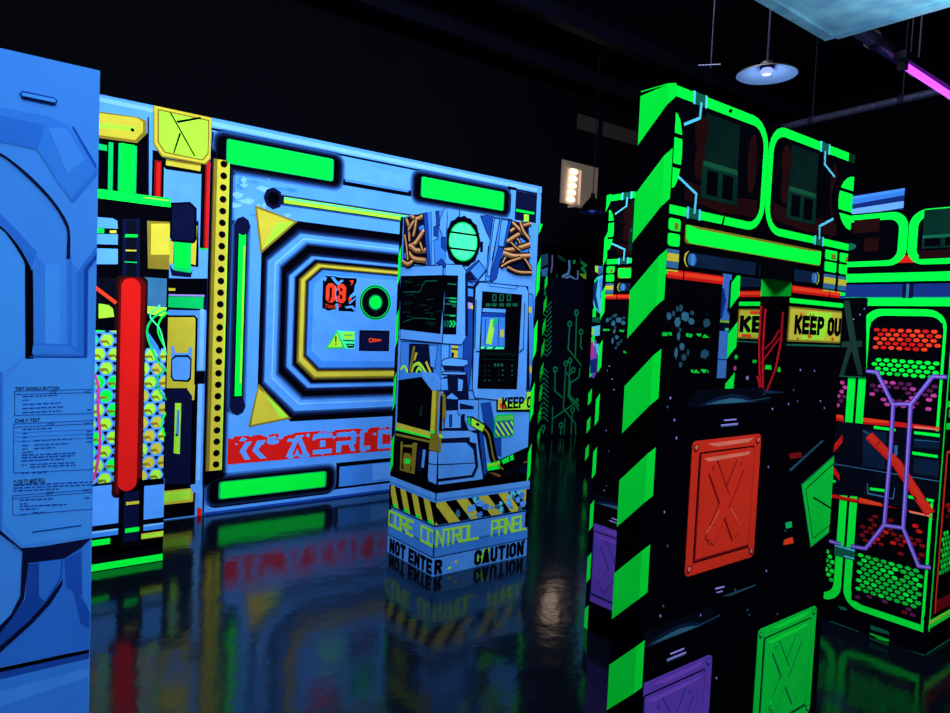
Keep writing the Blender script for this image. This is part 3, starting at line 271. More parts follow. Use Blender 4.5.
PRINTS['tube'] = (0.001, [
  ('top_bar', None, None, 'g 2 0,2145 933,2145 933,2197 0,2197|l 3 783,2180 923,2180 923,2186 783,2186|k 1 0,2000 933,2000 933,2145 0,2145', []),
  ('back_plate', None, None, 'k 1 363,93 933,93 933,2070 363,2070', []),
  ('rail_block', None, None, 'b 2 484,2037 622,2042 648,2030 657,1895 487,1883|b2 2 487,1859 653,1871 657,1784 488,1769|k 3 485,1974 656,1986 656,1955 486,1939|g 4 485,1972 581,1977 581,1953 486,1944|y 4 609,1972 644,1975 644,1959 609,1956', []),
  ('yellow_block', None, None, 'o 2 805,2049 931,2059 933,1952 933,1775 815,1773|y 3 827,2036 931,2048 933,1864 829,1854|o 3 829,1848 933,1853 933,1779 830,1775', []),
  ('hose_connector', None, None, 'n 3 674,2043 765,2055 772,1711 680,1704|k 2 650,2045 800,2064 806,1724 656,1713|s 4 696,2041 746,2047 750,1720 700,1716|g 5 692,1959 755,1964 756,1948 687,1942|y 5 693,1871 751,1874 751,1866 693,1862|e 5 688,1803 754,1805 754,1799 688,1797', []),
  ('wall_backing', None, None, 'S 2 789,1503 921,1503 921,1720 789,1720|s 2 534,1492 661,1492 661,1701 534,1701|S 2 553,1376 657,1376 657,1482 553,1482|l 3 560,1553 630,1544 641,1481 561,1468|l 3 795,1552 926,1547 907,1492 825,1505 795,1530|m 3 807,1423 880,1316 901,1262 850,1294 808,1380|S 3 583,513 683,526 681,585 582,595', []),
  ('red_tube', None, None, 'M 4 644,451 646,439 652,430 662,423 674,421 787,421 799,423 808,430 815,439 817,451 817,1691 815,1702 808,1712 799,1718 787,1721 674,1721 662,1718 652,1712 646,1702 644,1691|M3 4 662,479 666,460 676,443 693,432 712,429 753,429 772,432 789,443 799,460 803,479 803,1666 799,1686 789,1702 772,1713 753,1716 712,1716 693,1713 676,1702 666,1686 662,1666|r 5 675,507 677,494 682,481 690,471 701,463 713,457 726,456 727,456 740,457 753,463 763,471 771,481 776,494 778,507 778,1658 776,1671 771,1683 763,1694 753,1702 740,1707 727,1709 726,1709 713,1707 701,1702 690,1694 682,1683 677,1671 675,1658', []),
  ('hexagon_mesh', None, 'lime hexagon mesh left of the red tube', 'k 3 530,503 678,503 678,1481 530,1481|b 4 558,517 569,539 546,583 531,583 531,517|l 5 546,517 557,539 540,572 531,572 531,517|k 6 531,517 531,524 535,517|b 4 640,517 652,539 629,583 583,583 560,539 571,517|l 5 628,517 640,539 623,572 589,572 572,539 583,517|k 6 606,539 617,517 612,517 602,529|o 6 606,539 566,539 576,520 610,527|b 4 654,561 642,539 654,517|o 6 654,539 649,539 654,529|b 4 610,620 588,664 542,664 531,643 531,596 542,576 588,576|l 5 599,620 582,652 548,652 531,621 531,619 548,587 582,587|k 6 565,620 584,583 576,591 561,610|o 6 565,620 531,620 531,608 535,601 569,608|b 4 654,664 624,664 601,620 624,576 654,576|g 5 654,652 630,652 613,620 630,587 654,587|o 6 647,620 654,607 654,597 643,610|o 6 647,620 607,620 617,601 651,608|b 4 569,700 546,744 531,744 531,656 546,656|g 5 557,700 540,733 531,733 531,668 540,668|o 6 531,685 543,663 535,672 531,676|b 4 652,700 629,744 583,744 560,700 583,656 629,656|l 5 640,700 623,733 589,733 572,700 589,668 623,668|k 6 606,700 625,663 618,672 602,690|o 6 606,700 566,700 576,681 610,688|b 4 654,722 642,700 654,678|o 6 654,700 649,700 654,691|b 4 610,781 588,825 542,825 531,805 531,757 542,737 588,737|g 5 599,781 582,813 548,813 531,782 531,780 548,748 582,748|o 6 565,781 584,744 576,752 561,771|o 6 565,781 531,781 531,769 535,762 569,769|b 4 654,825 624,825 601,781 624,737 654,737|l 5 654,813 630,813 613,781 630,748 654,748|k 6 647,781 654,768 654,758 643,771|o 6 647,781 607,781 617,762 651,769|b 4 569,861 546,905 531,905 531,818 546,818|l 5 557,861 540,894 531,894 531,829 540,829|k 6 531,847 543,824 535,833 531,838|b 4 652,861 629,905 583,905 560,861 583,818 629,818|l 5 640,861 623,894 589,894 572,861 589,829 623,829|k 6 606,861 625,824 618,833 602,851|o 6 606,861 566,861 576,843 610,849|b 4 654,883 642,861 654,840|o 6 654,861 649,861 654,852|b 4 610,942 588,986 542,986 531,966 531,918 542,898 588,898|l 5 599,942 582,975 548,975 531,943 531,941 548,909 582,909|k 6 565,942 584,905 576,913 561,932|o 6 565,942 531,942 531,930 535,923 569,930|b 4 654,986 624,986 601,942 624,898 654,898|g 5 654,975 630,975 613,942 630,909 654,909|o 6 647,942 654,929 654,919 643,932|o 6 647,942 607,942 617,923 651,930|b 4 569,1023 546,1067 531,1067 531,979 546,979|l 5 557,1023 540,1055 531,1055 531,990 540,990|k 6 531,1008 543,986 535,994 531,999|b 4 652,1023 629,1067 583,1067 560,1023 583,979 629,979|g 5 640,1023 623,1055 589,1055 572,1023 589,990 623,990|o 6 606,1023 625,986 618,994 602,1013|o 6 606,1023 566,1023 576,1004 610,1011|b 4 654,1044 642,1023 654,1001|o 6 654,1023 649,1023 654,1013|b 4 610,1103 588,1147 542,1147 531,1127 531,1080 542,1059 588,1059|g 5 599,1103 582,1136 548,1136 531,1104 531,1102 548,1071 582,1071|o 6 565,1103 584,1066 576,1075 561,1093|o 6 565,1103 531,1103 531,1092 535,1084 569,1091|b 4 654,1147 624,1147 601,1103 624,1059 654,1059|g 5 654,1136 630,1136 613,1103 630,1071 654,1071|o 6 647,1103 654,1090 654,1081 643,1093|o 6 647,1103 607,1103 617,1084 651,1091|b 4 569,1184 546,1228 531,1228 531,1140 546,1140|g 5 557,1184 540,1216 531,1216 531,1151 540,1151|o 6 531,1169 543,1147 535,1155 531,1160|b 4 652,1184 629,1228 583,1228 560,1184 583,1140 629,1140|l 5 640,1184 623,1216 589,1216 572,1184 589,1151 623,1151|k 6 606,1184 625,1147 618,1155 602,1174|o 6 606,1184 566,1184 576,1165 610,1172|b 4 654,1206 642,1184 654,1162|o 6 654,1184 649,1184 654,1174|b 4 610,1264 588,1308 542,1308 531,1288 531,1241 542,1221 588,1221|l 5 599,1264 582,1297 548,1297 531,1265 531,1263 548,1232 582,1232|k 6 565,1264 584,1227 576,1236 561,1254|o 6 565,1264 531,1264 531,1253 535,1246 569,1252|b 4 654,1308 624,1308 601,1264 624,1221 654,1221|l 5 654,1297 630,1297 613,1264 630,1232 654,1232|k 6 647,1264 654,1252 654,1242 643,1254|o 6 647,1264 607,1264 617,1246 651,1252|b 4 569,1345 546,1389 531,1389 531,1301 546,1301|g 5 557,1345 540,1378 531,1378 531,1312 540,1312|o 6 531,1330 543,1308 535,1316 531,1321|b 4 652,1345 629,1389 583,1389 560,1345 583,1301 629,1301|l 5 640,1345 623,1378 589,1378 572,1345 589,1312 623,1312|k 6 606,1345 625,1308 618,1316 602,1335|o 6 606,1345 566,1345 576,1326 610,1333|b 4 654,1367 642,1345 654,1323|o 6 654,1345 649,1345 654,1335|b 4 598,1401 531,1401 542,1382 588,1382|g 5 586,1401 543,1401 548,1393 582,1393|o 6 577,1401 584,1389 576,1397 573,1401|b 4 654,1401 614,1401 624,1382 654,1382|l 5 654,1401 626,1401 630,1393 654,1393', []),
  ('hexagon_mesh', None, 'yellow hexagon mesh right of the red tube', 'k 3 789,475 931,475 931,1326 789,1326|b 4 835,513 847,535 824,579 808,579 808,513|y 5 823,513 835,535 818,567 808,567 808,513|o 6 808,513 808,520 812,513|b 4 917,513 925,528 925,542 906,579 860,579 837,535 849,513|l 5 905,513 917,535 900,567 866,567 849,535 861,513|k 6 883,535 894,513 889,513 879,525|o 6 883,535 844,535 853,516 887,523|b 4 925,545 919,535 925,524|b 4 888,615 865,659 819,659 808,639 808,592 819,572 865,572|y 5 876,615 859,648 825,648 808,616 808,614 825,583 859,583|o 6 842,615 861,578 854,587 838,605|o 6 842,615 808,615 808,604 812,597 846,603|b 4 925,659 901,659 878,615 901,572 925,572|y 5 925,648 907,648 890,615 907,583 925,583|o 6 924,615 925,614 925,600 920,605|o 6 925,613 924,615 885,615 895,597 925,603|b 4 847,696 824,740 808,740 808,652 824,652|l 5 835,696 818,729 808,729 808,664 818,664|k 6 808,681 820,659 813,667 808,672|b 4 925,689 925,703 906,740 860,740 837,696 860,652 906,652|y 5 917,696 900,729 866,729 849,696 866,664 900,664|o 6 883,696 902,659 895,667 879,686|o 6 883,696 844,696 853,677 887,684|b 4 925,707 919,696 925,686|b 4 888,777 865,821 819,821 808,800 808,753 819,733 865,733|y 5 876,777 859,809 825,809 808,778 808,776 825,744 859,744|o 6 842,777 861,740 854,748 838,767|o 6 842,777 808,777 808,765 812,758 846,765|b 4 925,821 901,821 878,777 901,733 925,733|l 5 925,809 907,809 890,777 907,744 925,744|k 6 924,777 925,775 925,761 920,767|o 6 925,774 924,777 885,777 895,758 925,764|b 4 847,857 824,901 808,901 808,813 824,813|y 5 835,857 818,890 808,890 808,825 818,825|o 6 808,843 820,820 813,829 808,833|b 4 925,850 925,865 906,901 860,901 837,857 860,813 906,813|y 5 917,857 900,890 866,890 849,857 866,825 900,825|o 6 883,857 902,820 895,829 879,847|o 6 883,857 844,857 853,838 887,845|b 4 925,868 919,857 925,847|b 4 888,938 865,982 819,982 808,962 808,914 819,894 865,894|l 5 876,938 859,970 825,970 808,939 808,937 825,905 859,905|k 6 842,938 861,901 854,909 838,928|o 6 842,938 808,938 808,926 812,919 846,926|b 4 925,982 901,982 878,938 901,894 925,894|y 5 925,970 907,970 890,938 907,905 925,905|o 6 924,938 925,936 925,922 920,928|o 6 925,935 924,938 885,938 895,919 925,925|b 4 847,1018 824,1062 808,1062 808,975 824,975|y 5 835,1018 818,1051 808,1051 808,986 818,986|o 6 808,1004 820,981 813,990 808,995|b 4 925,1011 925,1026 906,1062 860,1062 837,1018 860,975 906,975|l 5 917,1018 900,1051 866,1051 849,1018 866,986 900,986|k 6 883,1018 902,981 895,990 879,1008|o 6 883,1018 844,1018 853,1000 887,1006|b 4 925,1029 919,1018 925,1008|b 4 888,1099 865,1143 819,1143 808,1123 808,1075 819,1055 865,1055|l 5 876,1099 859,1132 825,1132 808,1100 808,1098 825,1067 859,1067|k 6 842,1099 861,1062 854,1070 838,1089|o 6 842,1099 808,1099 808,1087 812,1080 846,1087|b 4 925,1143 901,1143 878,1099 901,1055 925,1055|y 5 925,1132 907,1132 890,1099 907,1067 925,1067|o 6 924,1099 925,1097 925,1083 920,1089|o 6 925,1097 924,1099 885,1099 895,1080 925,1086|b 4 847,1180 824,1224 808,1224 808,1136 824,1136|l 5 835,1180 818,1212 808,1212 808,1147 818,1147|k 6 808,1165 820,1143 813,1151 808,1156|b 4 925,1172 925,1187 906,1224 860,1224 837,1180 860,1136 906,1136|y 5 917,1180 900,1212 866,1212 849,1180 866,1147 900,1147|o 6 883,1180 902,1143 895,1151 879,1170|o 6 883,1180 844,1180 853,1161 887,1168|b 4 925,1190 919,1180 925,1169|b 4 888,1260 866,1303 818,1303 808,1284 808,1237 819,1216 865,1216|l 5 876,1260 859,1293 825,1293 808,1261 808,1259 825,1228 859,1228|k 6 842,1260 861,1223 854,1232 838,1250|o 6 842,1260 808,1260 808,1249 812,1241 846,1248|b 4 925,1303 900,1303 878,1260 901,1216 925,1216|l 5 925,1293 907,1293 890,1260 907,1228 925,1228|k 6 924,1260 925,1259 925,1245 920,1250|o 6 925,1258 924,1260 885,1260 895,1241 925,1248', []),
  ('loose_wiring', None, None, 'e 8 911,1537 900,1529 888,1521 876,1513 865,1505 854,1496 844,1486 836,1475 829,1463 822,1451 817,1438 813,1424 811,1410 811,1396 812,1382 815,1367 819,1352 824,1336 830,1319 838,1300 847,1278 857,1256 868,1234 879,1214 889,1198 897,1186 906,1177 914,1171 921,1165 929,1160 933,1157 933,1172 928,1175 921,1180 914,1186 907,1194 899,1205 889,1220 879,1240 868,1261 858,1283 849,1304 841,1323 835,1340 830,1355 827,1369 824,1383 823,1396 823,1409 825,1422 829,1434 833,1446 839,1457 846,1468 854,1478 862,1487 872,1495 883,1503 895,1511 907,1519 918,1527|g 8 933,1520 929,1525 921,1517 913,1509 904,1501 896,1493 889,1484 884,1474 879,1463 876,1451 873,1439 872,1426 872,1413 873,1398 878,1383 884,1367 891,1351 900,1334 908,1318 915,1302 924,1306 917,1322 909,1339 900,1355 893,1371 887,1386 883,1400 882,1413 882,1426 883,1437 885,1449 889,1459 893,1469 898,1478 904,1486 911,1494 920,1502 928,1509 933,1515|e 8 924,1187 915,1177 906,1167 896,1158 886,1148 879,1137 874,1125 872,1113 872,1100 874,1087 877,1074 881,1061 887,1049 893,1036 902,1023 911,1011 921,998 931,986 933,983 933,999 929,1005 919,1017 910,1029 902,1041 896,1053 891,1065 886,1077 883,1089 882,1101 882,1112 883,1122 887,1132 894,1141 903,1151 913,1160 923,1170 932,1180|g 8 933,916 929,918 924,906 918,894 912,882 907,870 903,857 902,844 903,831 906,818 911,805 916,793 922,780 926,768 933,770 933,779 931,784 926,797 920,809 916,821 913,833 912,844 913,855 917,867 921,878 927,890 933,902|a 8 883,1564 873,1552 861,1542 849,1531 839,1519 831,1507 828,1493 832,1479 841,1467 852,1455 865,1442 876,1427 886,1410 893,1389 899,1366 905,1340 911,1314 916,1287 922,1261 930,1263 924,1289 919,1315 913,1342 907,1368 900,1392 893,1413 883,1431 871,1447 858,1460 847,1472 839,1483 836,1493 839,1504 845,1514 855,1525 867,1536 879,1547 889,1558|R 8 519,1648 529,1640 539,1632 549,1624 560,1616 570,1608 580,1600 591,1593 601,1585 611,1577 622,1569 632,1560 643,1552 655,1568 645,1576 634,1584 624,1592 613,1600 603,1608 592,1616 582,1624 572,1632 562,1640 551,1648 541,1656 531,1663|k 9 532,1618 540,1611 549,1604 557,1597 566,1590 574,1583 583,1575 591,1568 600,1560 609,1552 617,1543 626,1535 635,1527 643,1536 634,1544 626,1552 617,1560 608,1569 599,1577 591,1584 582,1592 573,1599 565,1606 556,1613 548,1620 539,1627|P 8 530,1159 535,1148 540,1137 545,1126 549,1115 553,1102 556,1087 558,1068 558,1046 558,1022 558,996 557,970 558,943 560,916 563,887 566,858 569,828 571,798 571,769 570,740 568,708 564,677 561,647 557,620 554,598 550,581 547,568 544,559 541,550 538,542 534,531 550,526 553,536 556,545 559,553 563,564 566,578 569,595 573,618 577,645 580,675 584,707 586,739 587,769 587,799 585,829 582,859 579,889 576,917 574,944 573,970 574,996 574,1022 574,1046 574,1068 572,1089 569,1106 564,1120 560,1133 554,1143 549,1154 545,1165', []),
  ('lower_band', None, None, 'b 3 383,271 933,271 933,512 383,512|k 4 683,116 820,116 820,526 683,526|n 5 710,151 792,151 792,451 710,451|g 6 720,205 797,205 797,232 720,232|y 6 722,372 793,372 793,390 722,390|i 3 0,227 933,227 933,239 0,239|m 3 0,202 933,202 933,227 0,227', []),
  ('glow_bar', None, None, 'g 5 0,153 641,153 641,187 0,187|y 5 809,153 933,153 933,187 809,187|l 6 809,159 933,159 933,178 809,178', []),
  ('base_strip', None, None, 'k 1 0,5 933,5 933,160 0,160|g 3 0,4 933,4 933,45 0,45', []),
])
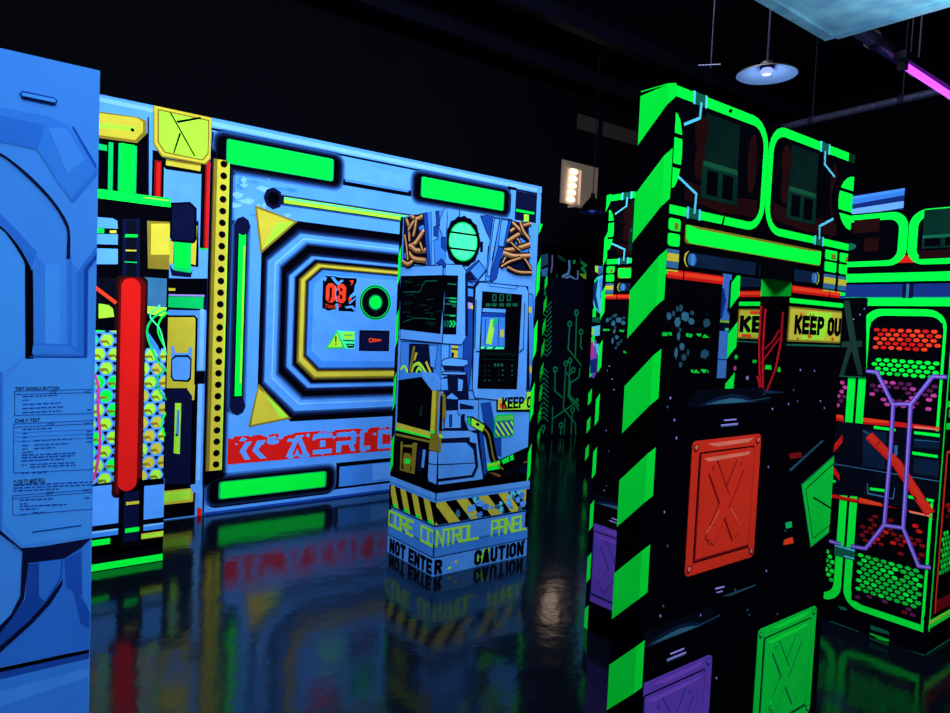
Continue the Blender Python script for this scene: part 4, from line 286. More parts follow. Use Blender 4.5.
PRINTS['blue'] = (0.0004, [
  ('vent_slot', None, None, 'd 2 2290,5233 2308,5255 2488,5252 2511,5236 2502,5199 2483,5193 2309,5196|m2 3 2306,5243 2486,5242 2502,5231 2489,5219 2306,5222|n 3 2299,5217 2489,5217 2498,5206 2484,5198 2306,5201', []),
  ('chamfered_frame', None, None, 'm3 1 1837,5112 2186,5119 2464,5120 2571,5082 2761,4815 2605,4565 2522,4676 2395,4882 2188,4894 1838,4904|d2 2 1838,5043 2186,5068 2438,5055 2401,4890 2188,4899 1838,4911|d3 2 2598,5080 2611,5078 2756,4838 2747,4813|d2 2 2761,4820 2760,4776 2618,4567 2594,4576|m3 2 2445,5049 2571,5074 2747,4813 2591,4594 2395,4882|m 3 2458,5036 2557,5064 2683,4872 2575,4746', []),
  ('outer_arch', None, None, 'n 4 1729,4937 1801,4929 1875,4923 1946,4915 2009,4903 2063,4886 2112,4865 2153,4843 2189,4825 2215,4811 2232,4801 2247,4791 2263,4779 2282,4766 2301,4751 2320,4736 2339,4719 2359,4702 2379,4683 2398,4664 2417,4645 2436,4626 2453,4606 2470,4587 2486,4567 2501,4547 2516,4528 2529,4508 2541,4489 2552,4471 2563,4453 2572,4435 2580,4417 2586,4400 2591,4385 2594,4367 2597,4341 2599,4305 2599,4262 2599,4215 2599,4170 2578,4168 2579,4214 2580,4260 2581,4304 2581,4339 2578,4363 2575,4379 2570,4392 2563,4407 2555,4426 2545,4447 2534,4467 2522,4487 2510,4505 2498,4522 2485,4540 2471,4557 2456,4575 2440,4593 2424,4611 2407,4628 2389,4646 2371,4664 2352,4682 2333,4699 2315,4715 2298,4731 2281,4746 2263,4760 2247,4772 2233,4783 2215,4794 2189,4807 2154,4825 2112,4845 2064,4865 2009,4882 1946,4893 1875,4902 1801,4909 1729,4916', []),
  ('window_arch', None, None, 'k 4 1841,4467 1894,4453 1948,4439 2000,4425 2048,4410 2090,4395 2128,4380 2163,4365 2193,4348 2217,4329 2236,4309 2252,4289 2268,4267 2284,4245 2299,4223 2313,4200 2326,4176 2339,4150 2352,4123 2363,4097 2372,4074 2377,4071 2379,4082 2380,4073 2382,4014 2385,3868 2388,3661 2391,3455 2390,3309 2384,3248 2375,3238 2365,3248 2355,3248 2346,3233 2346,3237 2346,3232 2346,3247 2345,3310 2344,3455 2342,3660 2339,3864 2338,4011 2338,4075 2338,4092 2339,4089 2337,4094 2334,4111 2329,4126 2322,4141 2313,4159 2301,4182 2287,4208 2271,4235 2256,4258 2242,4279 2230,4298 2215,4316 2193,4333 2164,4348 2129,4362 2090,4375 2048,4388 2000,4403 1948,4417 1894,4432 1841,4446|d2 2 1954,4526 2192,4429 2293,4322 2403,4198 2397,4175 2372,4074 2319,4190 2193,4348 1954,4412', []),
  ('window_face', None, None, 'm2 1 1841,4446 1894,4432 1948,4417 2000,4403 2048,4388 2090,4375 2129,4362 2164,4348 2193,4333 2215,4316 2230,4298 2242,4279 2256,4258 2271,4235 2287,4208 2301,4182 2313,4159 2322,4141 2329,4126 2334,4111 2337,4094 2339,4089 2338,4092 2338,4075 2338,4011 2339,3864 2342,3660 2344,3455 2345,3310 2346,3247 2346,3232 2346,3237 2346,3233 1498,3245 1497,4420', []),
  ('side_ribs', None, None, 'm3 1 2583,4169 2646,4104 2657,3320 2594,3369|d2 2 2596,4248 2607,4179 2619,3369 2602,3385|m2 2 2450,4111 2536,4118 2546,3338 2459,3339|d2 2 2765,4281 2765,4183 2715,4102 2720,3303 2695,3304 2657,3336 2646,4080|d 3 2765,4224 2765,4186 2711,4104 2713,3303 2695,3312 2686,4107|m3 2 2403,4168 2450,4111 2459,3339 2387,3340 2379,4014', []),
  ('sill_ledge', None, None, 'd2 3 2375,3576 2607,3573 2708,3489 2364,3487|m3 4 2387,3563 2595,3559 2670,3503 2381,3501|d 4 2364,3487 2708,3489 2695,3475 2376,3477', []),
  ('notice_plate', None, 'pale plate printed with instruction text', 'm 3 1883,3382 2218,3379 2336,3480 2752,3489 2759,2165 2344,2153 2303,2166 2211,2292 1889,2288|m2 4 2224,3325 2336,3467 2739,3475 2753,2181 2338,2182 2233,2337|d2 5 2201,3379 2213,3379 2222,2304 2211,2305', []),
  ('instruction_lettering', 'notice_plate', None, 'd 6 2331,3215 2362,3215 2362,3207 2331,3207|d 6 2369,3216 2396,3216 2396,3208 2369,3208|d 6 2404,3216 2422,3217 2422,3209 2404,3208|d 6 2428,3217 2444,3217 2444,3209 2428,3209|d 6 2452,3218 2470,3218 2470,3210 2452,3209|d 6 2480,3218 2510,3219 2510,3211 2480,3210|d 6 2516,3219 2532,3219 2532,3211 2516,3211|d 6 2331,3189 2345,3190 2345,3182 2331,3181|d 6 2351,3190 2365,3190 2365,3182 2351,3182|d 6 2331,3160 2362,3161 2362,3153 2331,3153|d 6 2368,3161 2404,3162 2404,3154 2368,3153|d 6 2412,3162 2441,3162 2441,3154 2412,3154|d 6 2451,3163 2482,3163 2482,3155 2451,3154|d 6 2491,3163 2514,3164 2514,3156 2491,3155|d 6 2521,3164 2540,3164 2540,3156 2521,3156|d 6 2546,3164 2555,3164 2555,3156 2546,3156|d 6 2331,3133 2362,3133 2362,3125 2332,3125|d 6 2368,3134 2399,3134 2399,3126 2368,3126|d 6 2407,3134 2432,3134 2432,3126 2407,3126|d 6 2438,3135 2471,3135 2471,3127 2438,3126|d 6 2479,3135 2500,3135 2500,3127 2479,3127|d 6 2507,3135 2527,3136 2527,3128 2507,3127|d 6 2535,3136 2571,3136 2571,3128 2535,3128|d 6 2332,3105 2363,3105 2363,3097 2332,3097|d 6 2372,3105 2403,3106 2403,3098 2372,3097|d 6 2411,3106 2436,3106 2436,3098 2412,3098|d 6 2443,3106 2475,3106 2475,3098 2443,3098|d 6 2484,3106 2498,3107 2498,3098 2484,3098|d 6 2506,3107 2522,3107 2523,3099 2506,3099|d 6 2530,3107 2545,3107 2546,3099 2530,3099|d 6 2554,3107 2562,3107 2562,3099 2554,3099|d 6 2719,3108 2748,3109 2748,3100 2719,3100|d 6 2333,2990 2356,2990 2356,2982 2333,2982|d 6 2364,2990 2384,2990 2384,2982 2364,2982|d 6 2393,2990 2408,2989 2408,2981 2393,2982|d 6 2415,2989 2431,2989 2431,2981 2415,2981|d 6 2439,2989 2473,2989 2473,2981 2439,2981|d 6 2483,2989 2503,2989 2503,2981 2483,2981|d 6 2333,2961 2358,2961 2359,2953 2333,2953|d 6 2334,2935 2351,2934 2351,2926 2334,2927|d 6 2359,2934 2364,2934 2364,2926 2360,2926|d 6 2334,2908 2351,2908 2351,2900 2334,2900|d 6 2360,2907 2364,2907 2364,2899 2361,2899|d 6 2334,2879 2365,2878 2365,2870 2334,2871|d 6 2334,2855 2350,2854 2350,2846 2334,2847|d 6 2357,2854 2365,2854 2365,2846 2357,2846|d 6 2401,2908 2436,2908 2436,2900 2401,2900|d 6 2444,2908 2468,2907 2468,2899 2445,2900|d 6 2477,2907 2499,2907 2500,2899 2477,2899|d 6 2506,2907 2531,2906 2531,2898 2507,2899|d 6 2539,2906 2557,2906 2557,2898 2539,2898|d 6 2567,2906 2597,2905 2597,2897 2567,2898|d 6 2607,2905 2625,2905 2625,2897 2607,2897|d 6 2401,2878 2431,2877 2431,2869 2401,2870|d 6 2439,2877 2454,2877 2454,2868 2439,2869|d 6 2462,2876 2488,2876 2488,2868 2462,2868|d 6 2498,2876 2523,2875 2523,2867 2498,2868|d 6 2531,2875 2553,2875 2553,2867 2531,2867|d 6 2561,2875 2592,2874 2592,2866 2561,2866|d 6 2599,2874 2610,2874 2610,2865 2599,2866|d 6 2402,2854 2430,2853 2430,2845 2402,2846|d 6 2439,2853 2465,2853 2465,2845 2439,2845|d 6 2472,2853 2503,2852 2504,2844 2472,2844|d 6 2513,2852 2524,2851 2524,2843 2513,2844|d 6 2329,2812 2365,2811 2365,2803 2329,2804|d 6 2373,2810 2401,2810 2401,2802 2373,2802|d 6 2408,2809 2427,2809 2427,2801 2408,2801|d 6 2437,2809 2457,2808 2457,2800 2437,2801|d 6 2467,2808 2504,2807 2504,2799 2467,2800|d 6 2511,2807 2541,2806 2541,2798 2511,2798|d 6 2547,2806 2565,2805 2565,2797 2547,2797|d 6 2571,2805 2593,2804 2593,2796 2572,2797|d 6 2600,2804 2621,2804 2621,2795 2600,2796|d 6 2628,2803 2654,2803 2654,2794 2628,2795|d 6 2329,2794 2363,2793 2363,2785 2329,2786|d 6 2370,2793 2384,2793 2384,2785 2370,2785|d 6 2393,2792 2417,2792 2417,2784 2393,2784|d 6 2424,2791 2461,2790 2461,2782 2424,2783|d 6 2468,2790 2482,2790 2482,2782 2468,2782|d 6 2489,2789 2520,2789 2520,2780 2489,2781|d 6 2526,2788 2546,2788 2546,2780 2526,2780|d 6 2556,2787 2587,2787 2587,2778 2556,2779|d 6 2595,2786 2626,2785 2626,2777 2596,2778|d 6 2635,2785 2641,2785 2641,2777 2636,2777|d 6 2329,2774 2363,2773 2363,2765 2329,2766|d 6 2371,2772 2398,2772 2398,2764 2371,2764|d 6 2405,2771 2423,2771 2423,2763 2405,2763|d 6 2429,2771 2453,2770 2453,2762 2429,2763|d 6 2459,2770 2490,2769 2490,2760 2460,2761|d 6 2500,2768 2519,2768 2520,2760 2500,2760|d 6 2527,2767 2558,2766 2558,2758 2527,2759|d 6 2565,2766 2582,2766 2583,2757 2565,2758|d 6 2329,2745 2343,2744 2343,2736 2330,2737|d 6 2352,2744 2360,2744 2360,2736 2352,2736|d 6 2378,2744 2412,2743 2412,2735 2378,2736|d 6 2422,2742 2443,2742 2443,2734 2422,2734|d 6 2449,2741 2482,2740 2483,2732 2449,2733|d 6 2492,2740 2509,2739 2509,2731 2492,2732|d 6 2515,2739 2535,2738 2535,2730 2516,2731|d 6 2544,2738 2581,2737 2581,2728 2544,2730|d 6 2588,2736 2611,2736 2611,2727 2588,2728|d 6 2620,2735 2646,2734 2646,2726 2620,2727|d 6 2653,2734 2655,2734 2655,2726 2653,2726|d 6 2378,2726 2411,2724 2411,2716 2378,2718|d 6 2418,2724 2439,2723 2440,2715 2418,2716|d 6 2448,2723 2473,2722 2473,2714 2448,2715|d 6 2483,2722 2501,2721 2501,2713 2483,2714|d 6 2509,2721 2546,2719 2546,2711 2509,2712|d 6 2555,2719 2584,2718 2584,2710 2555,2711|d 6 2593,2717 2613,2717 2614,2708 2593,2709|d 6 2621,2716 2637,2716 2637,2707 2621,2708|d 6 2643,2716 2655,2715 2655,2707 2643,2707|d 6 2718,2954 2749,2953 2750,2945 2718,2945|d 6 2718,2927 2735,2927 2736,2918 2718,2919|d 6 2743,2927 2755,2927 2755,2918 2743,2918|d 6 2718,2904 2755,2904 2755,2895 2718,2896|d 6 2719,2878 2756,2877 2756,2868 2719,2869|d 6 2327,2687 2344,2686 2344,2678 2327,2679|d 6 2354,2686 2367,2685 2367,2677 2354,2678|d 6 2394,2683 2412,2683 2412,2675 2394,2675|d 6 2421,2682 2452,2681 2452,2673 2421,2674|d 6 2461,2681 2475,2680 2475,2672 2461,2672|d 6 2284,2609 2317,2607 2317,2599 2284,2601|d 6 2325,2606 2348,2605 2349,2597 2326,2598|d 6 2358,2605 2389,2603 2389,2595 2358,2597|d 6 2398,2603 2430,2601 2430,2593 2398,2594|d 6 2437,2600 2470,2599 2470,2590 2438,2592|d 6 2477,2598 2507,2597 2507,2588 2477,2590|d 6 2516,2596 2554,2594 2554,2586 2516,2588|d 6 2563,2594 2589,2592 2589,2584 2563,2585|d 6 2598,2592 2633,2590 2633,2582 2599,2583|d 6 2640,2589 2671,2588 2671,2579 2640,2581|d 6 2678,2587 2705,2586 2705,2578 2679,2579|d 6 2714,2586 2731,2585 2731,2576 2714,2577|d 6 2741,2584 2760,2583 2760,2575 2742,2576|d 6 2285,2590 2307,2588 2307,2580 2285,2582|d 6 2312,2588 2339,2587 2339,2579 2313,2580|d 6 2346,2586 2381,2584 2381,2576 2346,2578|d 6 2389,2584 2411,2583 2411,2575 2389,2576|d 6 2419,2582 2448,2581 2448,2572 2419,2574|d 6 2455,2580 2470,2579 2470,2571 2455,2572|d 6 2477,2579 2506,2577 2506,2569 2477,2571|d 6 2514,2577 2549,2575 2549,2567 2514,2569|d 6 2555,2575 2580,2573 2581,2565 2555,2566|d 6 2590,2573 2609,2571 2609,2563 2590,2564|d 6 2617,2571 2645,2569 2645,2561 2617,2563|d 6 2653,2569 2685,2567 2685,2559 2654,2561|d 6 2696,2567 2713,2566 2713,2557 2696,2558|d 6 2723,2565 2752,2563 2752,2555 2723,2557|d 6 2761,2563 2764,2563 2764,2554 2761,2554|d 6 2285,2571 2303,2570 2303,2562 2285,2563|d 6 2309,2569 2341,2568 2341,2559 2309,2561|d 6 2350,2567 2366,2566 2366,2558 2350,2559|d 6 2372,2566 2395,2564 2395,2556 2372,2558|d 6 2404,2564 2429,2562 2429,2554 2404,2556|d 6 2437,2562 2463,2560 2463,2552 2437,2554|d 6 2472,2560 2503,2558 2503,2550 2472,2552|d 6 2510,2558 2528,2557 2528,2548 2510,2549|d 6 2536,2556 2553,2555 2553,2547 2536,2548|d 6 2323,2503 2344,2502 2344,2494 2323,2495|d 6 2352,2501 2377,2499 2377,2491 2352,2493|d 6 2384,2499 2409,2497 2409,2489 2384,2491|d 6 2416,2497 2453,2494 2453,2486 2416,2489|d 6 2462,2494 2480,2492 2480,2484 2462,2485|d 6 2487,2492 2517,2490 2517,2482 2488,2484|d 6 2323,2476 2338,2475 2338,2467 2323,2468|d 6 2346,2474 2363,2473 2363,2465 2346,2466|d 6 2323,2459 2339,2458 2339,2450 2323,2451|d 6 2346,2457 2378,2455 2378,2447 2346,2449|d 6 2384,2455 2402,2453 2402,2445 2384,2447|d 6 2410,2453 2426,2452 2426,2443 2410,2445|d 6 2432,2451 2462,2449 2462,2441 2432,2443|d 6 2469,2449 2502,2446 2502,2438 2469,2440|d 6 2510,2446 2546,2443 2546,2435 2510,2437|d 6 2553,2442 2576,2441 2576,2432 2553,2434|d 6 2583,2440 2598,2439 2598,2431 2583,2432|d 6 2605,2439 2606,2439 2606,2430 2605,2430|d 6 2324,2438 2345,2436 2345,2428 2324,2430|d 6 2354,2436 2388,2433 2388,2425 2354,2427|d 6 2395,2432 2414,2431 2414,2423 2395,2424|d 6 2421,2430 2428,2430 2428,2422 2422,2422|d 6 2324,2402 2354,2400 2354,2391 2324,2394|d 6 2360,2399 2364,2399 2364,2391 2360,2391|d 6 2397,2405 2435,2402 2435,2394 2397,2397|d 6 2442,2401 2469,2399 2469,2391 2442,2393|d 6 2715,2471 2744,2469 2744,2460 2715,2462', [('n', 7, 'TEST SIGNALS BUTTON', 0.9152, 1.302, 1.0176, 1.3107, 0.02), ('n', 7, 'DAILY TEST', 0.916, 1.2138, 0.9734, 1.2237, 0.02), ('n', 7, 'CLOSE TO MIND PULL', 0.9136, 1.0408, 0.9879, 1.0562, 0.02), ('n', 7, 'STEP', 0.9961, 1.2917, 1.0126, 1.2981, 0.0), ('n', 7, 'STEP', 0.9905, 1.2017, 1.0074, 1.2079, 0.0), ('n', 7, 'STEP', 0.9903, 1.007, 1.0073, 1.0143, 0.0), ('n', 7, 'INIT', 1.0821, 1.2913, 1.0966, 1.2965, 0.0), ('n', 7, 'INIT', 1.0835, 1.1997, 1.0974, 1.2054, 0.0), ('n', 7, 'INIT', 1.0815, 1.0057, 1.0977, 1.0125, 0.0), ('n', 7, 'CAUTION', 0.9314, 1.1273, 0.9571, 1.1334, 0.01)]),
  ('table_rules', 'notice_plate', None, 'd 6 2284,3247 2753,3249 2753,3253 2284,3251|d 6 2284,3225 2753,3226 2753,3230 2284,3229|d 6 2286,3083 2756,3075 2756,3079 2286,3087|d 6 2282,3249 2284,3085 2288,3085 2286,3249|d 6 2281,3024 2760,3024 2760,3028 2281,3028|d 6 2282,3002 2760,3001 2760,3005 2282,3006|d 6 2285,2689 2765,2668 2765,2672 2285,2693|d 6 2279,3026 2283,2691 2287,2691 2283,3026|d 6 2280,2532 2764,2521 2764,2525 2280,2536|d 6 2280,2513 2765,2501 2765,2505 2281,2517|d 6 2282,2397 2765,2378 2765,2382 2282,2401|d 6 2278,2534 2280,2399 2284,2399 2282,2534|d2 6 2288,2964 2758,2960 2758,2963 2288,2967|d2 6 2288,2935 2758,2930 2758,2933 2288,2938|d2 6 2289,2906 2759,2899 2759,2902 2289,2909|d 6 2397,2259 2696,2264 2696,2274 2397,2269', []),
  ('lower_recess', None, None, 'n 5 1889,2433 2211,2306 2332,2163 2473,2151 2760,2163 2694,2103 2592,2045 2376,2051 2353,1802 2285,1680 2218,1592 1895,1440 1894,1500 2217,1644 2276,1703 2332,1828 2341,2141 2211,2282 1890,2374|d2 2 2376,2055 2583,2046 2732,2141 2755,2115 2763,1337 2220,1361 1743,1363 1742,1403 2219,1477 2390,1646 2370,1799|d 3 2371,2041 2583,2035 2576,1907 2513,1768 2372,1607 2218,1498 1742,1422 1742,1560 2217,1602 2362,1800|d2 4 2438,2044 2574,2037 2567,1909 2477,1755 2441,1805|n 5 2585,1901 2582,1852 2514,1736 2408,1620 2219,1456 1743,1324 1743,1363 2218,1502 2381,1637 2486,1753 2558,1856|d3 4 2642,1851 2759,1628 2761,1494 2702,1552|m3 4 2704,2124 2755,2138 2759,1617 2709,1749|d3 3 2593,2034 2695,2082 2709,1749 2604,1836', []),
  ('kick_plate', None, None, 'k 5 1743,1324 2220,1347 2759,1338 2760,1315 2220,1319 1743,1284|d 4 1743,1284 2220,1319 2760,1315 2759,1271 2220,1267 1743,1225|m3 4 1743,1225 2220,1267 2759,1271 2758,1181 2221,1151 1743,1086|m 4 1743,1106 2221,1182 2758,1204 2757,1137 2222,1077 1744,1027|m3 4 1744,1027 2222,1077 2757,1137 2757,436 1746,407', []),
])
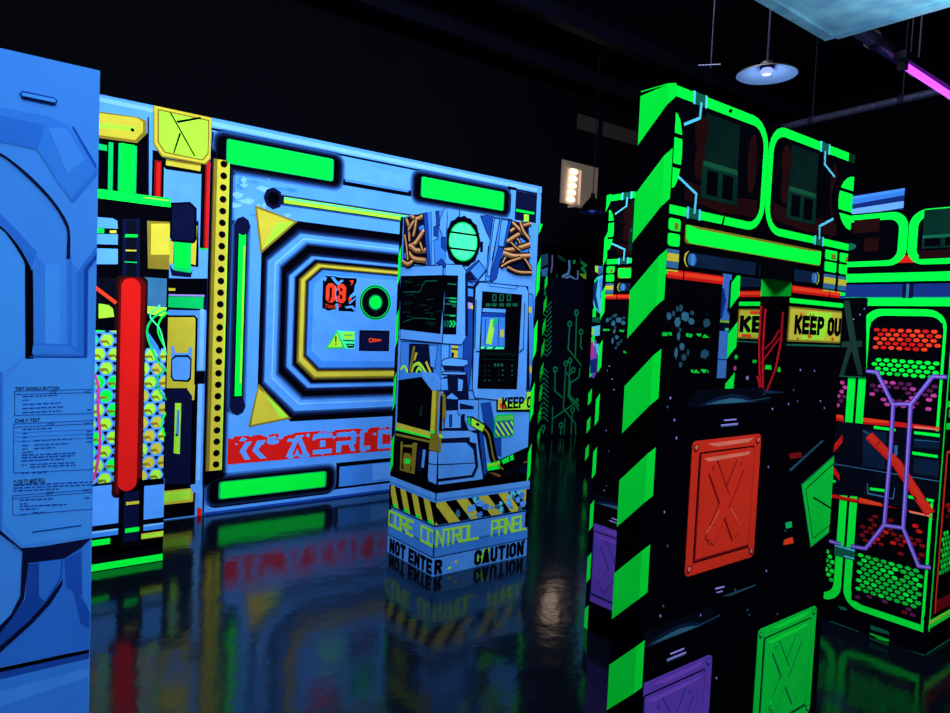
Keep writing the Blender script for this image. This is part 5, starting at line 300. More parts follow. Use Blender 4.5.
PRINTS['core_right'] = (0.0005, [
  ('edge_tape', None, None, 'k 12 1444,0 1500,0 1500,4400 1444,4400|g 13 1444,160 1500,280 1500,690 1444,570|g 13 1444,980 1500,1100 1500,1510 1444,1390|g 13 1444,1800 1500,1920 1500,2330 1444,2210|g 13 1444,2620 1500,2740 1500,3150 1444,3030|g 13 1444,3440 1500,3560 1500,3970 1444,3850|g 13 1444,4400 1444,4260 1500,4380 1500,4400', []),
  ('upper_housing', None, None, 'n 1 163,4400 668,4400 669,4375 920,4400 997,4400 862,3831 608,3588 208,3559|b2 1 174,4400 657,4400 659,4363 984,4395 852,3837 603,3598 218,3571|n 2 473,4380 577,4400 690,4400 672,4314 650,4209 716,4137 676,4066 579,4194|d 2 490,4372 635,4400 678,4400 662,4317 638,4206 702,4135 675,4086 589,4200|k 2 498,4067 541,4072 544,3949 501,3937|n 2 618,4027 679,4046 675,3845 614,3815|d 2 629,4019 668,4031 664,3852 626,3833|n 2 672,4392 988,4398 862,3832 668,3592 591,3586|m 2 682,4381 975,4386 852,3837 663,3603 603,3598|n 3 699,4380 792,4381 679,3655 617,3650|b2 3 709,4369 779,4370 669,3665 629,3662|n 3 810,4378 947,4385 890,4033 776,4041|b 3 820,4367 934,4373 881,4044 788,4051|n 3 924,4383 996,4392 900,4035 857,4031|d 3 934,4373 981,4379 891,4046 871,4043|n 3 782,4039 875,4038 781,3635 686,3571 668,3667|d 3 790,4027 861,4027 772,3642 694,3589 679,3666|k 4 784,4370 796,4372 698,3855 684,3854|n 3 274,3685 482,3850 622,3723 471,3562 324,3568|d 3 288,3682 481,3836 606,3723 467,3573 331,3579|n 4 346,3703 492,3836 611,3731 486,3590|m 4 363,3703 492,3821 596,3730 485,3605|n 4 288,3667 363,3696 456,3596 312,3578', []),
  ('round_lamp', None, None, 'n 5 510,4040 430,4260 237,4351 44,4260 0,4138 0,3941 44,3820 237,3728 430,3820|k 6 474,4159 335,4327 139,4327 1,4159 1,3921 139,3752 335,3752 474,3921|e 7 450,4040 445,4092 429,4141 404,4185 370,4222 330,4250 285,4267 237,4273 190,4267 145,4250 104,4222 71,4185 45,4141 29,4092 24,4040 29,3988 45,3938 71,3894 104,3857 145,3829 190,3812 237,3806 285,3812 330,3829 370,3857 404,3894 429,3938 445,3988|a 8 436,4040 431,4088 416,4134 392,4175 361,4209 323,4235 281,4251 237,4257 193,4251 151,4235 114,4209 82,4175 59,4134 44,4088 39,4040 44,3991 59,3946 82,3905 114,3870 151,3844 193,3828 237,3823 281,3828 323,3844 361,3870 392,3905 416,3946 431,3991|k 9 24,4123 450,4123 450,4145 24,4145|k 9 24,3934 450,3934 450,3956 24,3956', []),
  ('hose_bundle', None, None, 'n 1 985,4380 1274,4375 1316,3731 1043,3782 773,3799 863,3996|m 2 1146,4183 1279,4133 1290,3956 1073,3984 1064,4127|b2 2 774,3768 959,3783 1348,3733 1360,3554 1164,3558 704,3590|k 3 940,4077 965,4092 990,4108 1014,4124 1038,4139 1061,4152 1082,4165 1102,4177 1122,4188 1142,4200 1162,4211 1121,4283 1101,4271 1081,4260 1061,4249 1040,4236 1018,4223 994,4209 970,4193 945,4178 921,4162 896,4146|W 4 933,4088 957,4104 982,4120 1007,4135 1031,4150 1053,4164 1075,4177 1095,4189 1115,4200 1135,4212 1155,4223 1128,4271 1108,4259 1088,4248 1068,4236 1047,4224 1025,4211 1002,4197 978,4182 953,4166 928,4150 904,4134|w 5 925,4109 949,4124 974,4140 999,4156 1023,4171 1046,4185 1067,4198 1088,4210 1108,4221 1128,4232 1148,4244 1136,4265 1116,4254 1096,4242 1076,4231 1055,4219 1033,4206 1010,4192 986,4176 961,4161 936,4145 912,4129|k 6 984,4212 1001,4224 1014,4235 1027,4244 1043,4254 1068,4266 1106,4281 1155,4298 1209,4315 1265,4334 1318,4351 1302,4400 1227,4400 1186,4387 1131,4369 1081,4351 1039,4335 1007,4320 984,4306 968,4294 955,4283 941,4273|W 7 976,4224 992,4235 1006,4246 1019,4256 1036,4267 1063,4279 1102,4294 1150,4311 1205,4329 1260,4347 1314,4365 1302,4400 1272,4400 1246,4391 1190,4373 1135,4355 1086,4338 1044,4322 1014,4308 992,4295 977,4283 964,4272 949,4262|w 8 969,4241 984,4252 998,4263 1011,4273 1030,4285 1058,4298 1097,4313 1146,4330 1201,4348 1256,4366 1310,4383 1304,4400 1293,4400 1250,4386 1194,4368 1140,4350 1090,4333 1049,4317 1020,4303 999,4291 985,4279 972,4269 956,4258|k 9 978,4325 1002,4311 1026,4297 1050,4283 1073,4268 1098,4253 1124,4236 1150,4219 1178,4200 1205,4182 1232,4164 1274,4226 1247,4244 1219,4263 1192,4281 1165,4299 1138,4316 1113,4332 1088,4347 1064,4361 1040,4375 1016,4390|W 10 985,4337 1009,4323 1033,4309 1057,4295 1081,4280 1106,4265 1131,4248 1158,4230 1185,4212 1213,4194 1240,4176 1266,4214 1239,4233 1211,4251 1184,4269 1157,4287 1131,4304 1105,4320 1081,4335 1057,4349 1033,4363 1009,4377|w 11 992,4355 1016,4341 1040,4326 1063,4312 1088,4298 1113,4282 1139,4265 1165,4248 1193,4229 1220,4211 1247,4193 1259,4210 1232,4228 1204,4247 1177,4265 1150,4283 1124,4300 1099,4315 1074,4330 1050,4345 1027,4359 1003,4373|k 12 1134,4400 1079,4369 1093,4345 1106,4320 1120,4294 1136,4268 1155,4243 1177,4221 1199,4202 1221,4185 1243,4169 1263,4153 1310,4212 1288,4229 1266,4245 1246,4260 1228,4276 1212,4292 1198,4311 1185,4332 1172,4356 1158,4381 1148,4400|W 13 1091,4376 1105,4352 1118,4327 1132,4301 1148,4276 1166,4253 1186,4231 1208,4213 1230,4196 1251,4180 1272,4164 1301,4201 1280,4218 1258,4234 1237,4249 1218,4266 1201,4283 1187,4303 1173,4325 1160,4349 1146,4374 1132,4399|w 14 1103,4389 1116,4364 1130,4339 1143,4314 1158,4290 1176,4267 1195,4247 1216,4230 1238,4213 1259,4197 1280,4181 1293,4197 1272,4214 1250,4230 1229,4246 1209,4263 1192,4281 1176,4302 1162,4325 1148,4349 1135,4374 1121,4399|k 15 883,3952 921,3960 959,3968 998,3975 1039,3985 1082,3996 1128,4010 1175,4026 1222,4043 1270,4060 1317,4077 1287,4162 1239,4145 1192,4128 1145,4112 1100,4096 1057,4083 1017,4073 979,4064 941,4056 903,4049 864,4041|W 16 880,3966 918,3974 956,3981 995,3989 1036,3998 1078,4010 1123,4023 1170,4039 1218,4056 1265,4073 1312,4090 1291,4149 1244,4132 1197,4115 1150,4098 1104,4083 1061,4070 1021,4059 982,4050 944,4043 906,4035 867,4027|w 17 876,3991 915,3999 953,4007 992,4015 1031,4024 1073,4035 1118,4049 1164,4064 1212,4081 1259,4098 1306,4115 1297,4141 1250,4125 1202,4108 1155,4091 1109,4075 1066,4062 1025,4051 986,4042 948,4034 909,4027 871,4019|k 18 859,3918 895,3913 930,3907 968,3901 1009,3897 1055,3896 1106,3899 1158,3905 1212,3913 1265,3921 1317,3928 1304,4021 1252,4013 1198,4005 1146,3998 1097,3992 1054,3989 1015,3990 980,3994 945,3999 909,4005 872,4010|W 19 861,3932 897,3927 932,3921 970,3915 1010,3911 1055,3910 1104,3913 1156,3919 1210,3926 1263,3935 1315,3942 1306,4007 1254,3999 1200,3991 1148,3984 1099,3978 1054,3975 1014,3976 978,3980 943,3985 907,3991 870,3997|w 20 863,3959 900,3954 935,3947 972,3942 1011,3938 1055,3937 1103,3940 1154,3946 1207,3953 1261,3962 1313,3969 1309,3998 1256,3991 1203,3983 1150,3975 1100,3969 1054,3966 1013,3967 976,3971 940,3977 904,3983 867,3988|k 21 966,4079 984,4067 1002,4055 1021,4044 1039,4032 1056,4023 1072,4015 1087,4009 1100,4004 1113,4000 1125,3996 1144,4048 1131,4053 1119,4057 1107,4061 1095,4066 1082,4072 1067,4081 1051,4091 1033,4102 1015,4114 997,4126|W 22 974,4090 992,4079 1010,4067 1028,4055 1046,4044 1063,4035 1078,4028 1092,4022 1105,4017 1117,4013 1130,4009 1139,4035 1127,4040 1114,4044 1102,4048 1089,4053 1076,4060 1060,4069 1043,4079 1025,4091 1007,4103 989,4114|w 23 978,4101 996,4089 1014,4078 1032,4066 1050,4055 1066,4046 1081,4039 1095,4033 1107,4029 1120,4025 1132,4020 1137,4032 1124,4036 1112,4041 1099,4045 1086,4050 1072,4057 1056,4066 1039,4077 1021,4088 1003,4100 985,4111|k 24 1061,4143 1071,4132 1080,4120 1089,4108 1098,4096 1108,4084 1152,4119 1142,4131 1133,4143 1124,4154 1115,4166 1105,4178|W 25 1072,4152 1082,4140 1091,4128 1100,4117 1109,4105 1119,4093 1141,4110 1131,4122 1122,4134 1113,4146 1104,4158 1094,4169|w 26 1078,4161 1088,4149 1097,4137 1106,4125 1115,4113 1125,4102 1135,4109 1125,4121 1116,4133 1107,4145 1098,4157 1088,4169|k 27 840,3761 866,3776 890,3791 914,3806 939,3820 967,3833 999,3846 1035,3859 1073,3871 1112,3884 1150,3897 1131,3956 1093,3943 1054,3931 1015,3918 977,3904 942,3890 910,3875 883,3860 857,3844 833,3829 808,3814|W 28 833,3773 858,3788 883,3803 907,3818 933,3832 961,3846 994,3859 1030,3872 1069,3885 1108,3897 1146,3910 1135,3942 1097,3930 1058,3917 1019,3904 982,3891 947,3877 917,3863 890,3847 865,3832 840,3817 816,3802|w 29 828,3786 853,3801 878,3816 902,3831 928,3845 957,3859 991,3873 1027,3886 1066,3898 1105,3911 1143,3924 1138,3938 1100,3926 1061,3913 1022,3900 985,3887 951,3874 921,3859 894,3844 870,3829 845,3814 820,3799|k 30 866,3821 875,3836 885,3851 894,3866 903,3881 913,3896 865,3926 856,3911 846,3896 837,3881 828,3866 818,3851|W 31 854,3829 863,3844 873,3859 882,3874 891,3889 901,3904 877,3919 868,3904 858,3889 849,3874 839,3859 830,3844|w 32 847,3837 857,3852 866,3867 876,3882 885,3897 894,3912 884,3919 874,3903 865,3888 855,3873 846,3858 837,3843|k 33 1195,3896 1207,3884 1219,3873 1230,3861 1242,3849 1253,3837 1264,3825 1276,3811 1288,3798 1299,3784 1311,3770 1356,3808 1344,3822 1333,3836 1321,3850 1309,3864 1296,3877 1284,3890 1272,3903 1261,3914 1249,3926 1238,3938|W 34 1205,3906 1217,3894 1229,3883 1240,3871 1252,3859 1263,3847 1275,3834 1286,3820 1298,3807 1310,3793 1322,3779 1346,3799 1334,3813 1322,3827 1310,3841 1298,3855 1286,3868 1274,3881 1262,3893 1251,3905 1239,3916 1228,3928|w 35 1212,3916 1223,3905 1235,3893 1246,3881 1258,3869 1269,3857 1281,3844 1293,3830 1305,3817 1317,3803 1328,3789 1339,3798 1327,3812 1315,3826 1304,3840 1292,3853 1280,3866 1268,3879 1256,3891 1245,3903 1233,3914 1222,3926|k 36 929,3757 962,3748 994,3738 1027,3728 1065,3720 1106,3714 1152,3713 1201,3715 1251,3718 1300,3722 1349,3725 1345,3790 1296,3787 1246,3783 1198,3780 1152,3778 1112,3780 1076,3784 1044,3792 1013,3801 980,3811 947,3820|W 37 933,3771 966,3762 998,3752 1031,3742 1067,3733 1108,3728 1152,3727 1200,3729 1250,3732 1299,3736 1348,3739 1346,3776 1297,3773 1247,3769 1198,3766 1152,3764 1111,3766 1074,3770 1041,3778 1009,3787 976,3798 943,3807|w 38 936,3786 969,3777 1001,3767 1034,3757 1069,3749 1108,3744 1152,3742 1200,3744 1249,3748 1299,3751 1347,3754 1346,3771 1298,3768 1248,3764 1199,3761 1152,3759 1110,3761 1072,3765 1038,3773 1006,3783 973,3793 940,3802', []),
  ('wide_screen', None, None, 'n 8 0,3757 232,3770 305,3695 349,2892 275,2798 0,2808|b2 8 0,3746 228,3758 294,3690 337,2895 270,2809 0,2819|k 10 0,3622 182,3631 190,2924 0,2924|n 9 283,3672 326,3659 366,2913 324,2912', []),
  ('screen_traces', 'wide_screen', None, 'T 11 29,3514 162,3514 162,3531 29,3531|T 11 0,3347 170,3347 170,3363 0,3363|T 11 54,3312 172,3312 172,3332 54,3332|T 11 0,3276 174,3276 174,3293 0,3293|T 11 0,3144 166,3144 166,3161 0,3161|T 11 115,3253 190,3253 190,3275 115,3275|e 12 67,3349 170,3349 170,3362 67,3362|e 12 84,3307 173,3307 173,3321 84,3321|e 12 78,3139 167,3139 167,3154 78,3154|T 12 0,3093 0,3067 18,3051 0,3031 0,3003 1,3002 46,3052 1,3093|T 12 34,3080 64,3053 32,3017 47,3004 93,3054 47,3095|e 12 80,3082 111,3054 79,3018 94,3005 139,3056 94,3097|e 12 127,3084 158,3056 126,3020 141,3007 187,3057 140,3098', []),
  ('tall_screen', None, None, 'n 6 419,3520 475,3580 1311,3579 1425,2223 502,2246 458,2386|n 7 445,3507 507,3578 1277,3577 1327,3503 1374,2125 1303,2059 511,2145 465,2269|b2 7 456,3503 512,3567 1271,3566 1316,3499 1363,2129 1299,2070 519,2155 476,2271|k 8 559,3468 1211,3465 1198,2239 549,2262|d 8 645,3577 1147,3568 1103,3522 672,3533|b2 9 660,3570 1126,3563 1097,3531 681,3541|k 8 499,2729 571,2730 572,2718 500,2710|k 8 1205,2726 1281,2777 1288,2761 1216,2708|k 8 1258,3356 1271,3357 1281,2777 1268,2777|k 8 464,3353 478,3363 488,2748 473,2757', []),
  ('console_display', 'tall_screen', None, 'T 9 721,3444 786,3444 786,3355 722,3355|k 10 740,3430 769,3429 770,3370 741,3370|T 9 838,3451 904,3451 904,3361 838,3362|k 10 857,3436 887,3436 888,3376 858,3376|T 9 957,3458 1024,3458 1024,3368 957,3368|k 10 976,3443 1006,3443 1008,3383 977,3383|T 9 623,3323 696,3323 694,3285 620,3285|T 9 721,3329 795,3329 793,3290 718,3290|T 9 837,3335 913,3335 911,3296 835,3296|T 9 954,3341 1031,3341 1028,3301 951,3301|T 9 1062,3346 1140,3346 1137,3307 1059,3307|b2 9 578,3260 943,3262 946,3219 575,3216|d 9 569,3203 941,3215 956,2757 575,2753|m 10 572,3150 939,3158 956,2792 578,2787|d 11 621,3132 636,3133 641,2788 626,2788|d 11 831,3140 844,3141 855,2791 842,2791|l 11 708,3126 749,3133 745,3041 776,3022 738,2809 651,2827 679,2981|e 12 757,3134 819,3140 798,3062 762,3041|y 12 872,3006 933,3004 934,2906 873,2912|a 11 578,2787 946,2784 943,2757 575,2756|T 12 641,2784 678,2785 655,2757 618,2757|T 12 777,2786 815,2786 791,2759 754,2758|t 9 597,2711 1153,2705 1154,2699 597,2705|t 9 598,2691 1155,2686 1155,2680 598,2686|t 9 601,2634 1158,2626 1159,2620 601,2628|t 9 642,2557 664,2555 663,2538 641,2540|t 9 716,2557 738,2555 737,2537 714,2539|t 9 866,2556 889,2554 887,2537 864,2539|T 9 929,2556 953,2554 951,2537 928,2539|T 9 1084,2556 1108,2554 1106,2536 1083,2538|t 9 645,2499 667,2497 666,2480 644,2482|t 9 719,2499 742,2497 740,2479 718,2481|t 9 869,2498 892,2496 891,2478 868,2480|T 9 933,2497 956,2495 955,2477 931,2480|T 9 1088,2496 1111,2494 1110,2476 1086,2478|t 9 649,2441 671,2439 669,2422 647,2424|t 9 723,2440 745,2438 744,2421 721,2423|t 9 873,2439 896,2437 894,2419 871,2421|T 9 936,2438 960,2436 958,2418 935,2421|T 9 1091,2437 1115,2434 1113,2416 1090,2419|T 9 652,2374 675,2371 673,2354 651,2356|T 9 726,2372 749,2370 748,2353 725,2355|T 9 877,2370 900,2368 898,2350 875,2353|t 9 941,2369 964,2367 962,2349 939,2351|t 9 1096,2367 1119,2365 1118,2347 1094,2349|T 9 797,2576 832,2574 832,2537 797,2539|T 9 852,2576 888,2574 887,2537 852,2539|T 9 908,2576 944,2574 943,2537 908,2539', []),
  ('machinery', None, None, 'n 1 208,3590 288,3596 465,3530 513,2234 93,2245 99,3022|m 1 218,3580 287,3585 455,3522 502,2246 104,2255 110,3021|n 2 293,3263 433,3248 462,2728 428,2237 301,2240 304,2840|d 2 305,3251 423,3238 451,2728 418,2248 312,2250 315,2840|n 3 313,3522 431,3520 421,3482 315,3494|n 2 297,3400 426,3392 432,3295 302,3307|v 3 312,3326 419,3313 423,3238 316,3252|y 4 385,3292 432,3285 435,3238 387,3246|n 2 1305,3491 1408,3485 1490,2657 1435,2198 1388,2199|m 2 1317,3479 1398,3474 1479,2657 1426,2209 1398,2210|y 3 1327,3320 1395,3313 1392,3233 1327,3240|y 3 1321,2576 1374,2596 1477,2474 1466,2433 1354,2474|k 2 1304,2636 1384,2647 1388,2576 1321,2576|y 4 132,2791 228,2786 232,2633 144,2652|k 5 133,2763 230,2757 231,2736 134,2744|k 5 136,2707 175,2708 167,2652 139,2652|n 4 0,2610 27,2634 144,2653 387,2625 400,2560 312,2532 8,2545 0,2555|b2 4 0,2596 32,2623 144,2642 377,2615 387,2568 311,2543 13,2555 0,2573|n 4 14,2550 335,2539 338,2483 39,2494|n 5 6,2484 379,2474 359,2430 8,2441|b2 5 17,2472 362,2464 352,2441 19,2452|n 4 87,2438 247,2427 257,2253 119,2256|n 3 0,2404 99,2403 120,2245 0,2248|b 3 0,2377 0,2393 89,2392 107,2256 6,2259|n 2 36,2415 379,2448 488,1759 69,1783|n 3 230,2408 336,2382 331,2230 240,2233|b2 3 242,2393 325,2373 320,2242 250,2243|n 3 82,2179 159,2231 265,2165 267,2128 84,2144|b2 3 94,2173 160,2218 255,2159 256,2140 95,2154|n 3 69,2017 320,2017 333,1776 68,1791|b2 3 80,2006 309,2006 321,1788 79,1801|n 4 139,1959 184,1957 192,1803 147,1805|d 4 151,1947 174,1946 181,1814 158,1816|n 3 256,2140 383,2148 390,2020 262,2025|b 3 268,2130 373,2136 378,2031 273,2036|n 3 254,2141 585,2130 607,1742 445,1730 364,1891 264,1954|b 3 266,2130 575,2120 596,1752 452,1741 372,1898 275,1960|n 4 291,2091 507,2045 509,2007 295,2016|n 4 322,1958 381,1955 373,1879 326,1882', []),
  ('yellow_monitor', None, None, 'o 8 0,2232 70,2201 95,1931 44,1915 38,1506 0,1509|l 9 0,1741 54,1710 52,1673 0,1699|k 9 0,2191 30,2184 38,1767 0,1769', []),
  ('blue_body', None, None, 'n 3 0,1788 473,1798 670,1728 754,1134 658,1085 0,1058|n 4 0,1332 0,1780 454,1752 584,1703 603,1599 718,1110 633,1096 228,1081 11,1105|b2 4 0,1551 0,1769 452,1741 575,1695 592,1597 705,1119 632,1107 228,1092 22,1115|n 5 0,1551 0,1676 468,1664 471,1606 569,1579 622,1284 556,1154 20,1152|n 6 0,1332 0,1631 416,1611 535,1511 585,1287 525,1176 8,1179|b 6 0,1551 0,1620 412,1600 525,1505 573,1288 518,1187 18,1190|n 7 9,1368 570,1337 571,1327 10,1355|n 6 597,1724 668,1720 775,1187 708,1138|d 6 610,1712 659,1709 763,1192 715,1157', []),
  ('keep_out_sign', None, None, 'k 6 865,2149 1500,2209 1500,1935 876,1962|l 7 892,2133 1274,2133 1297,2193 1500,2206 1500,1966 893,1985|y 8 892,2133 973,2130 1047,1985 893,1985|R 9 913,2069 951,2072 968,2012 929,2009|R 9 978,2047 1045,2009 1034,1985 982,1991', []),
  ('sign_lettering', 'keep_out_sign', None, 'k 10 957,1992 985,1992 985,2141 957,2141|k 10 957,2045 974,2032 1046,2126 1046,2132 1033,2141 1021,2141 957,2057|k 10 972,2078 1020,1992 1032,1992 1046,1999 1046,2005 997,2092|k 10 1139,2141 1052,2141 1052,1992 1139,1992 1139,2020 1081,2020 1081,2112 1139,2112|k 10 1052,2052 1130,2052 1130,2081 1052,2081|k 10 1234,2141 1148,2141 1148,1992 1234,1992 1234,2020 1177,2020 1177,2112 1234,2112|k 10 1148,2052 1226,2052 1226,2081 1148,2081|k 10 1244,1992 1273,1992 1273,2112 1293,2112 1301,2106 1301,2084 1293,2076 1244,2076 1244,2047 1304,2047 1330,2072 1330,2119 1304,2141 1261,2141 1244,2141|k 10 1428,2012 1411,2029 1411,2104 1420,2112 1431,2112 1440,2104 1440,2029 1431,2020 1408,2020 1408,1992 1443,1992 1469,2017 1469,2116 1443,2141 1408,2141 1383,2116 1383,2017 1408,1992', []),
  ('caution_sticker', None, None, 'e 5 853,1667 856,1651 865,1638 878,1630 893,1627 1141,1627 1156,1630 1169,1638 1178,1651 1181,1667 1181,1884 1178,1899 1169,1912 1156,1921 1141,1924 893,1924 878,1921 865,1912 856,1899 853,1884|d 6 869,1673 872,1661 878,1651 888,1645 899,1643 1135,1643 1146,1645 1156,1651 1163,1661 1165,1673 1165,1804 1163,1815 1156,1825 1146,1832 1135,1834 899,1834 888,1832 878,1825 872,1815 869,1804|l 7 873,1700 918,1647 955,1647 873,1745|l 7 873,1824 873,1800 1001,1647 1039,1647 891,1824|l 7 937,1824 1084,1647 1122,1647 974,1824|l 7 1020,1824 1161,1655 1161,1700 1058,1824|l 7 1104,1824 1161,1755 1161,1800 1141,1824', [('l', 8, 'CAUTION', 0.4417, 0.9259, 0.5754, 0.9499, 0.0)]),
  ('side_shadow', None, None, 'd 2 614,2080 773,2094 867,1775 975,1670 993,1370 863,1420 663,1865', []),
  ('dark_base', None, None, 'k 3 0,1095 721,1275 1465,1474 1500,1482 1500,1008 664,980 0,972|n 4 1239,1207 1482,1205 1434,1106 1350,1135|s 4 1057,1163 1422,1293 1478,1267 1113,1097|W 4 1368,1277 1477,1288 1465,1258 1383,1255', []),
  ('cable', None, None, 'k 6 604,1742 626,1724 648,1708 668,1693 684,1680 698,1666 709,1652 718,1633 727,1609 736,1580 744,1549 753,1516 763,1484 772,1457 779,1430 787,1400 797,1369 812,1337 831,1305 856,1275 883,1248 911,1225 939,1203 965,1182 990,1160 1068,1252 1041,1275 1013,1297 987,1317 963,1337 944,1356 929,1374 918,1392 910,1412 902,1435 895,1462 887,1491 877,1520 868,1549 860,1580 851,1613 841,1647 828,1682 811,1715 789,1745 765,1769 741,1788 719,1804 700,1819 681,1834|o 7 635,1779 655,1762 677,1746 697,1731 717,1715 734,1698 749,1677 762,1653 773,1624 782,1593 791,1561 799,1529 809,1499 818,1470 825,1442 833,1414 842,1387 854,1359 870,1332 891,1307 915,1284 941,1262 968,1240 995,1219 1021,1197 1037,1215 1011,1237 983,1259 956,1280 931,1302 909,1324 890,1346 876,1370 865,1395 856,1421 848,1449 841,1477 832,1506 822,1536 814,1567 805,1600 795,1632 784,1662 770,1690 752,1713 733,1733 712,1750 691,1766 670,1781 650,1797|g 6 757,1301 970,1332 976,1221 762,1212|l 7 770,1290 958,1313 960,1283 784,1259|g 6 996,1329 1187,1390 1205,1321 1025,1277|k 7 1110,1370 1128,1374 1153,1306 1132,1301|k 6 406,1925 490,1921 715,1803 672,1709 522,1776 411,1839|l 7 479,1903 691,1795 659,1719 484,1807|e 8 407,1906 454,1914 471,1817 423,1829|k 8 562,1841 611,1823 598,1791 549,1809|W 6 788,1190 902,1178 1008,1128 957,1113', []),
  ('base_plinth', None, None, 'k 12 0,1025 1500,1025 1500,1115 0,1115|b 13 0,0 1500,0 1500,1015 0,1015|b2 14 0,945 1500,945 1500,1015 0,1015|m 14 0,925 1500,925 1500,945 0,945|n 14 0,605 1500,605 1500,621 0,621|m 14 0,236 1500,236 1500,389 0,389|n 14 0,366 1500,366 1500,374 0,374|n 14 0,226 1500,226 1500,238 0,238', []),
  ('hazard_stripes', 'base_plinth', None, 'k 15 0,629 1500,629 1500,902 0,902|y 16 0,629 36,629 0,670|y 16 0,902 0,860 201,629 366,629 129,902|y 16 294,902 531,629 696,629 459,902|y 16 624,902 862,629 1027,629 790,902|y 16 955,902 1192,629 1357,629 1120,902|y 16 1285,902 1440,724 1440,902|S 17 998,724 1012,762 958,765 903,752 902,727 956,703|b2 17 1132,811 1083,760 1119,716 1173,703 1197,751 1169,803|b2 17 686,768 715,796 740,845 668,847 645,834 610,789|m 17 1320,841 1344,791 1394,775 1411,831 1399,876 1345,879|b2 17 814,732 845,704 873,713 884,731 877,759 847,758|m 17 699,710 664,697 598,680 644,636 666,629 694,629 720,667|c 17 1171,845 1134,853 1114,861 1103,832 1118,808 1152,815|S 17 1075,686 1059,688 1030,678 1025,653 1060,645 1071,654|c 17 1160,762 1139,791 1114,781 1101,761 1109,745 1135,746|c 17 1040,657 1033,678 1004,676 990,648 1022,639 1052,638|c 17 500,648 525,649 534,682 517,697 483,693 492,670|c 17 668,882 642,902 568,902 542,891 568,846 601,814 649,836|b2 17 1179,902 1166,894 1157,848 1207,843 1226,860 1234,891 1221,902|c 17 1229,901 1169,897 1168,856 1171,822 1232,834 1267,856|S 17 1224,837 1229,854 1224,859 1202,863 1193,847 1209,829|S 17 362,686 362,739 341,774 305,775 292,724 314,683|S 17 1348,704 1324,683 1297,641 1318,629 1378,629 1390,637 1373,673|b2 17 1105,746 1127,714 1141,689 1161,715 1172,740 1141,744|S 17 766,755 769,782 742,789 727,777 728,755 744,744|b2 17 523,805 502,796 466,727 536,716 609,753 576,813|b2 17 1285,738 1338,749 1334,796 1314,826 1264,813 1265,775|b2 17 524,772 512,796 479,810 468,767 488,734 523,742|c 17 996,737 1040,753 1038,777 1006,800 984,792 986,755|c 17 1278,866 1315,841 1334,867 1363,897 1341,902 1285,902 1264,890|S 17 1209,823 1188,809 1215,790 1245,779 1258,811 1239,842|S 17 628,902 609,902 609,877 599,859 633,856 653,871 646,898|m 17 689,774 717,736 743,715 784,735 794,780 735,802|b2 17 1419,753 1376,757 1335,730 1373,674 1420,671 1454,728|m 17 1214,713 1193,715 1163,722 1161,685 1184,673 1223,677|c 17 1014,728 994,707 971,683 1016,670 1051,673 1054,719|m 17 614,846 603,823 591,809 615,796 642,810 625,824|m 17 805,729 822,768 763,811 719,771 736,727 774,713', []),
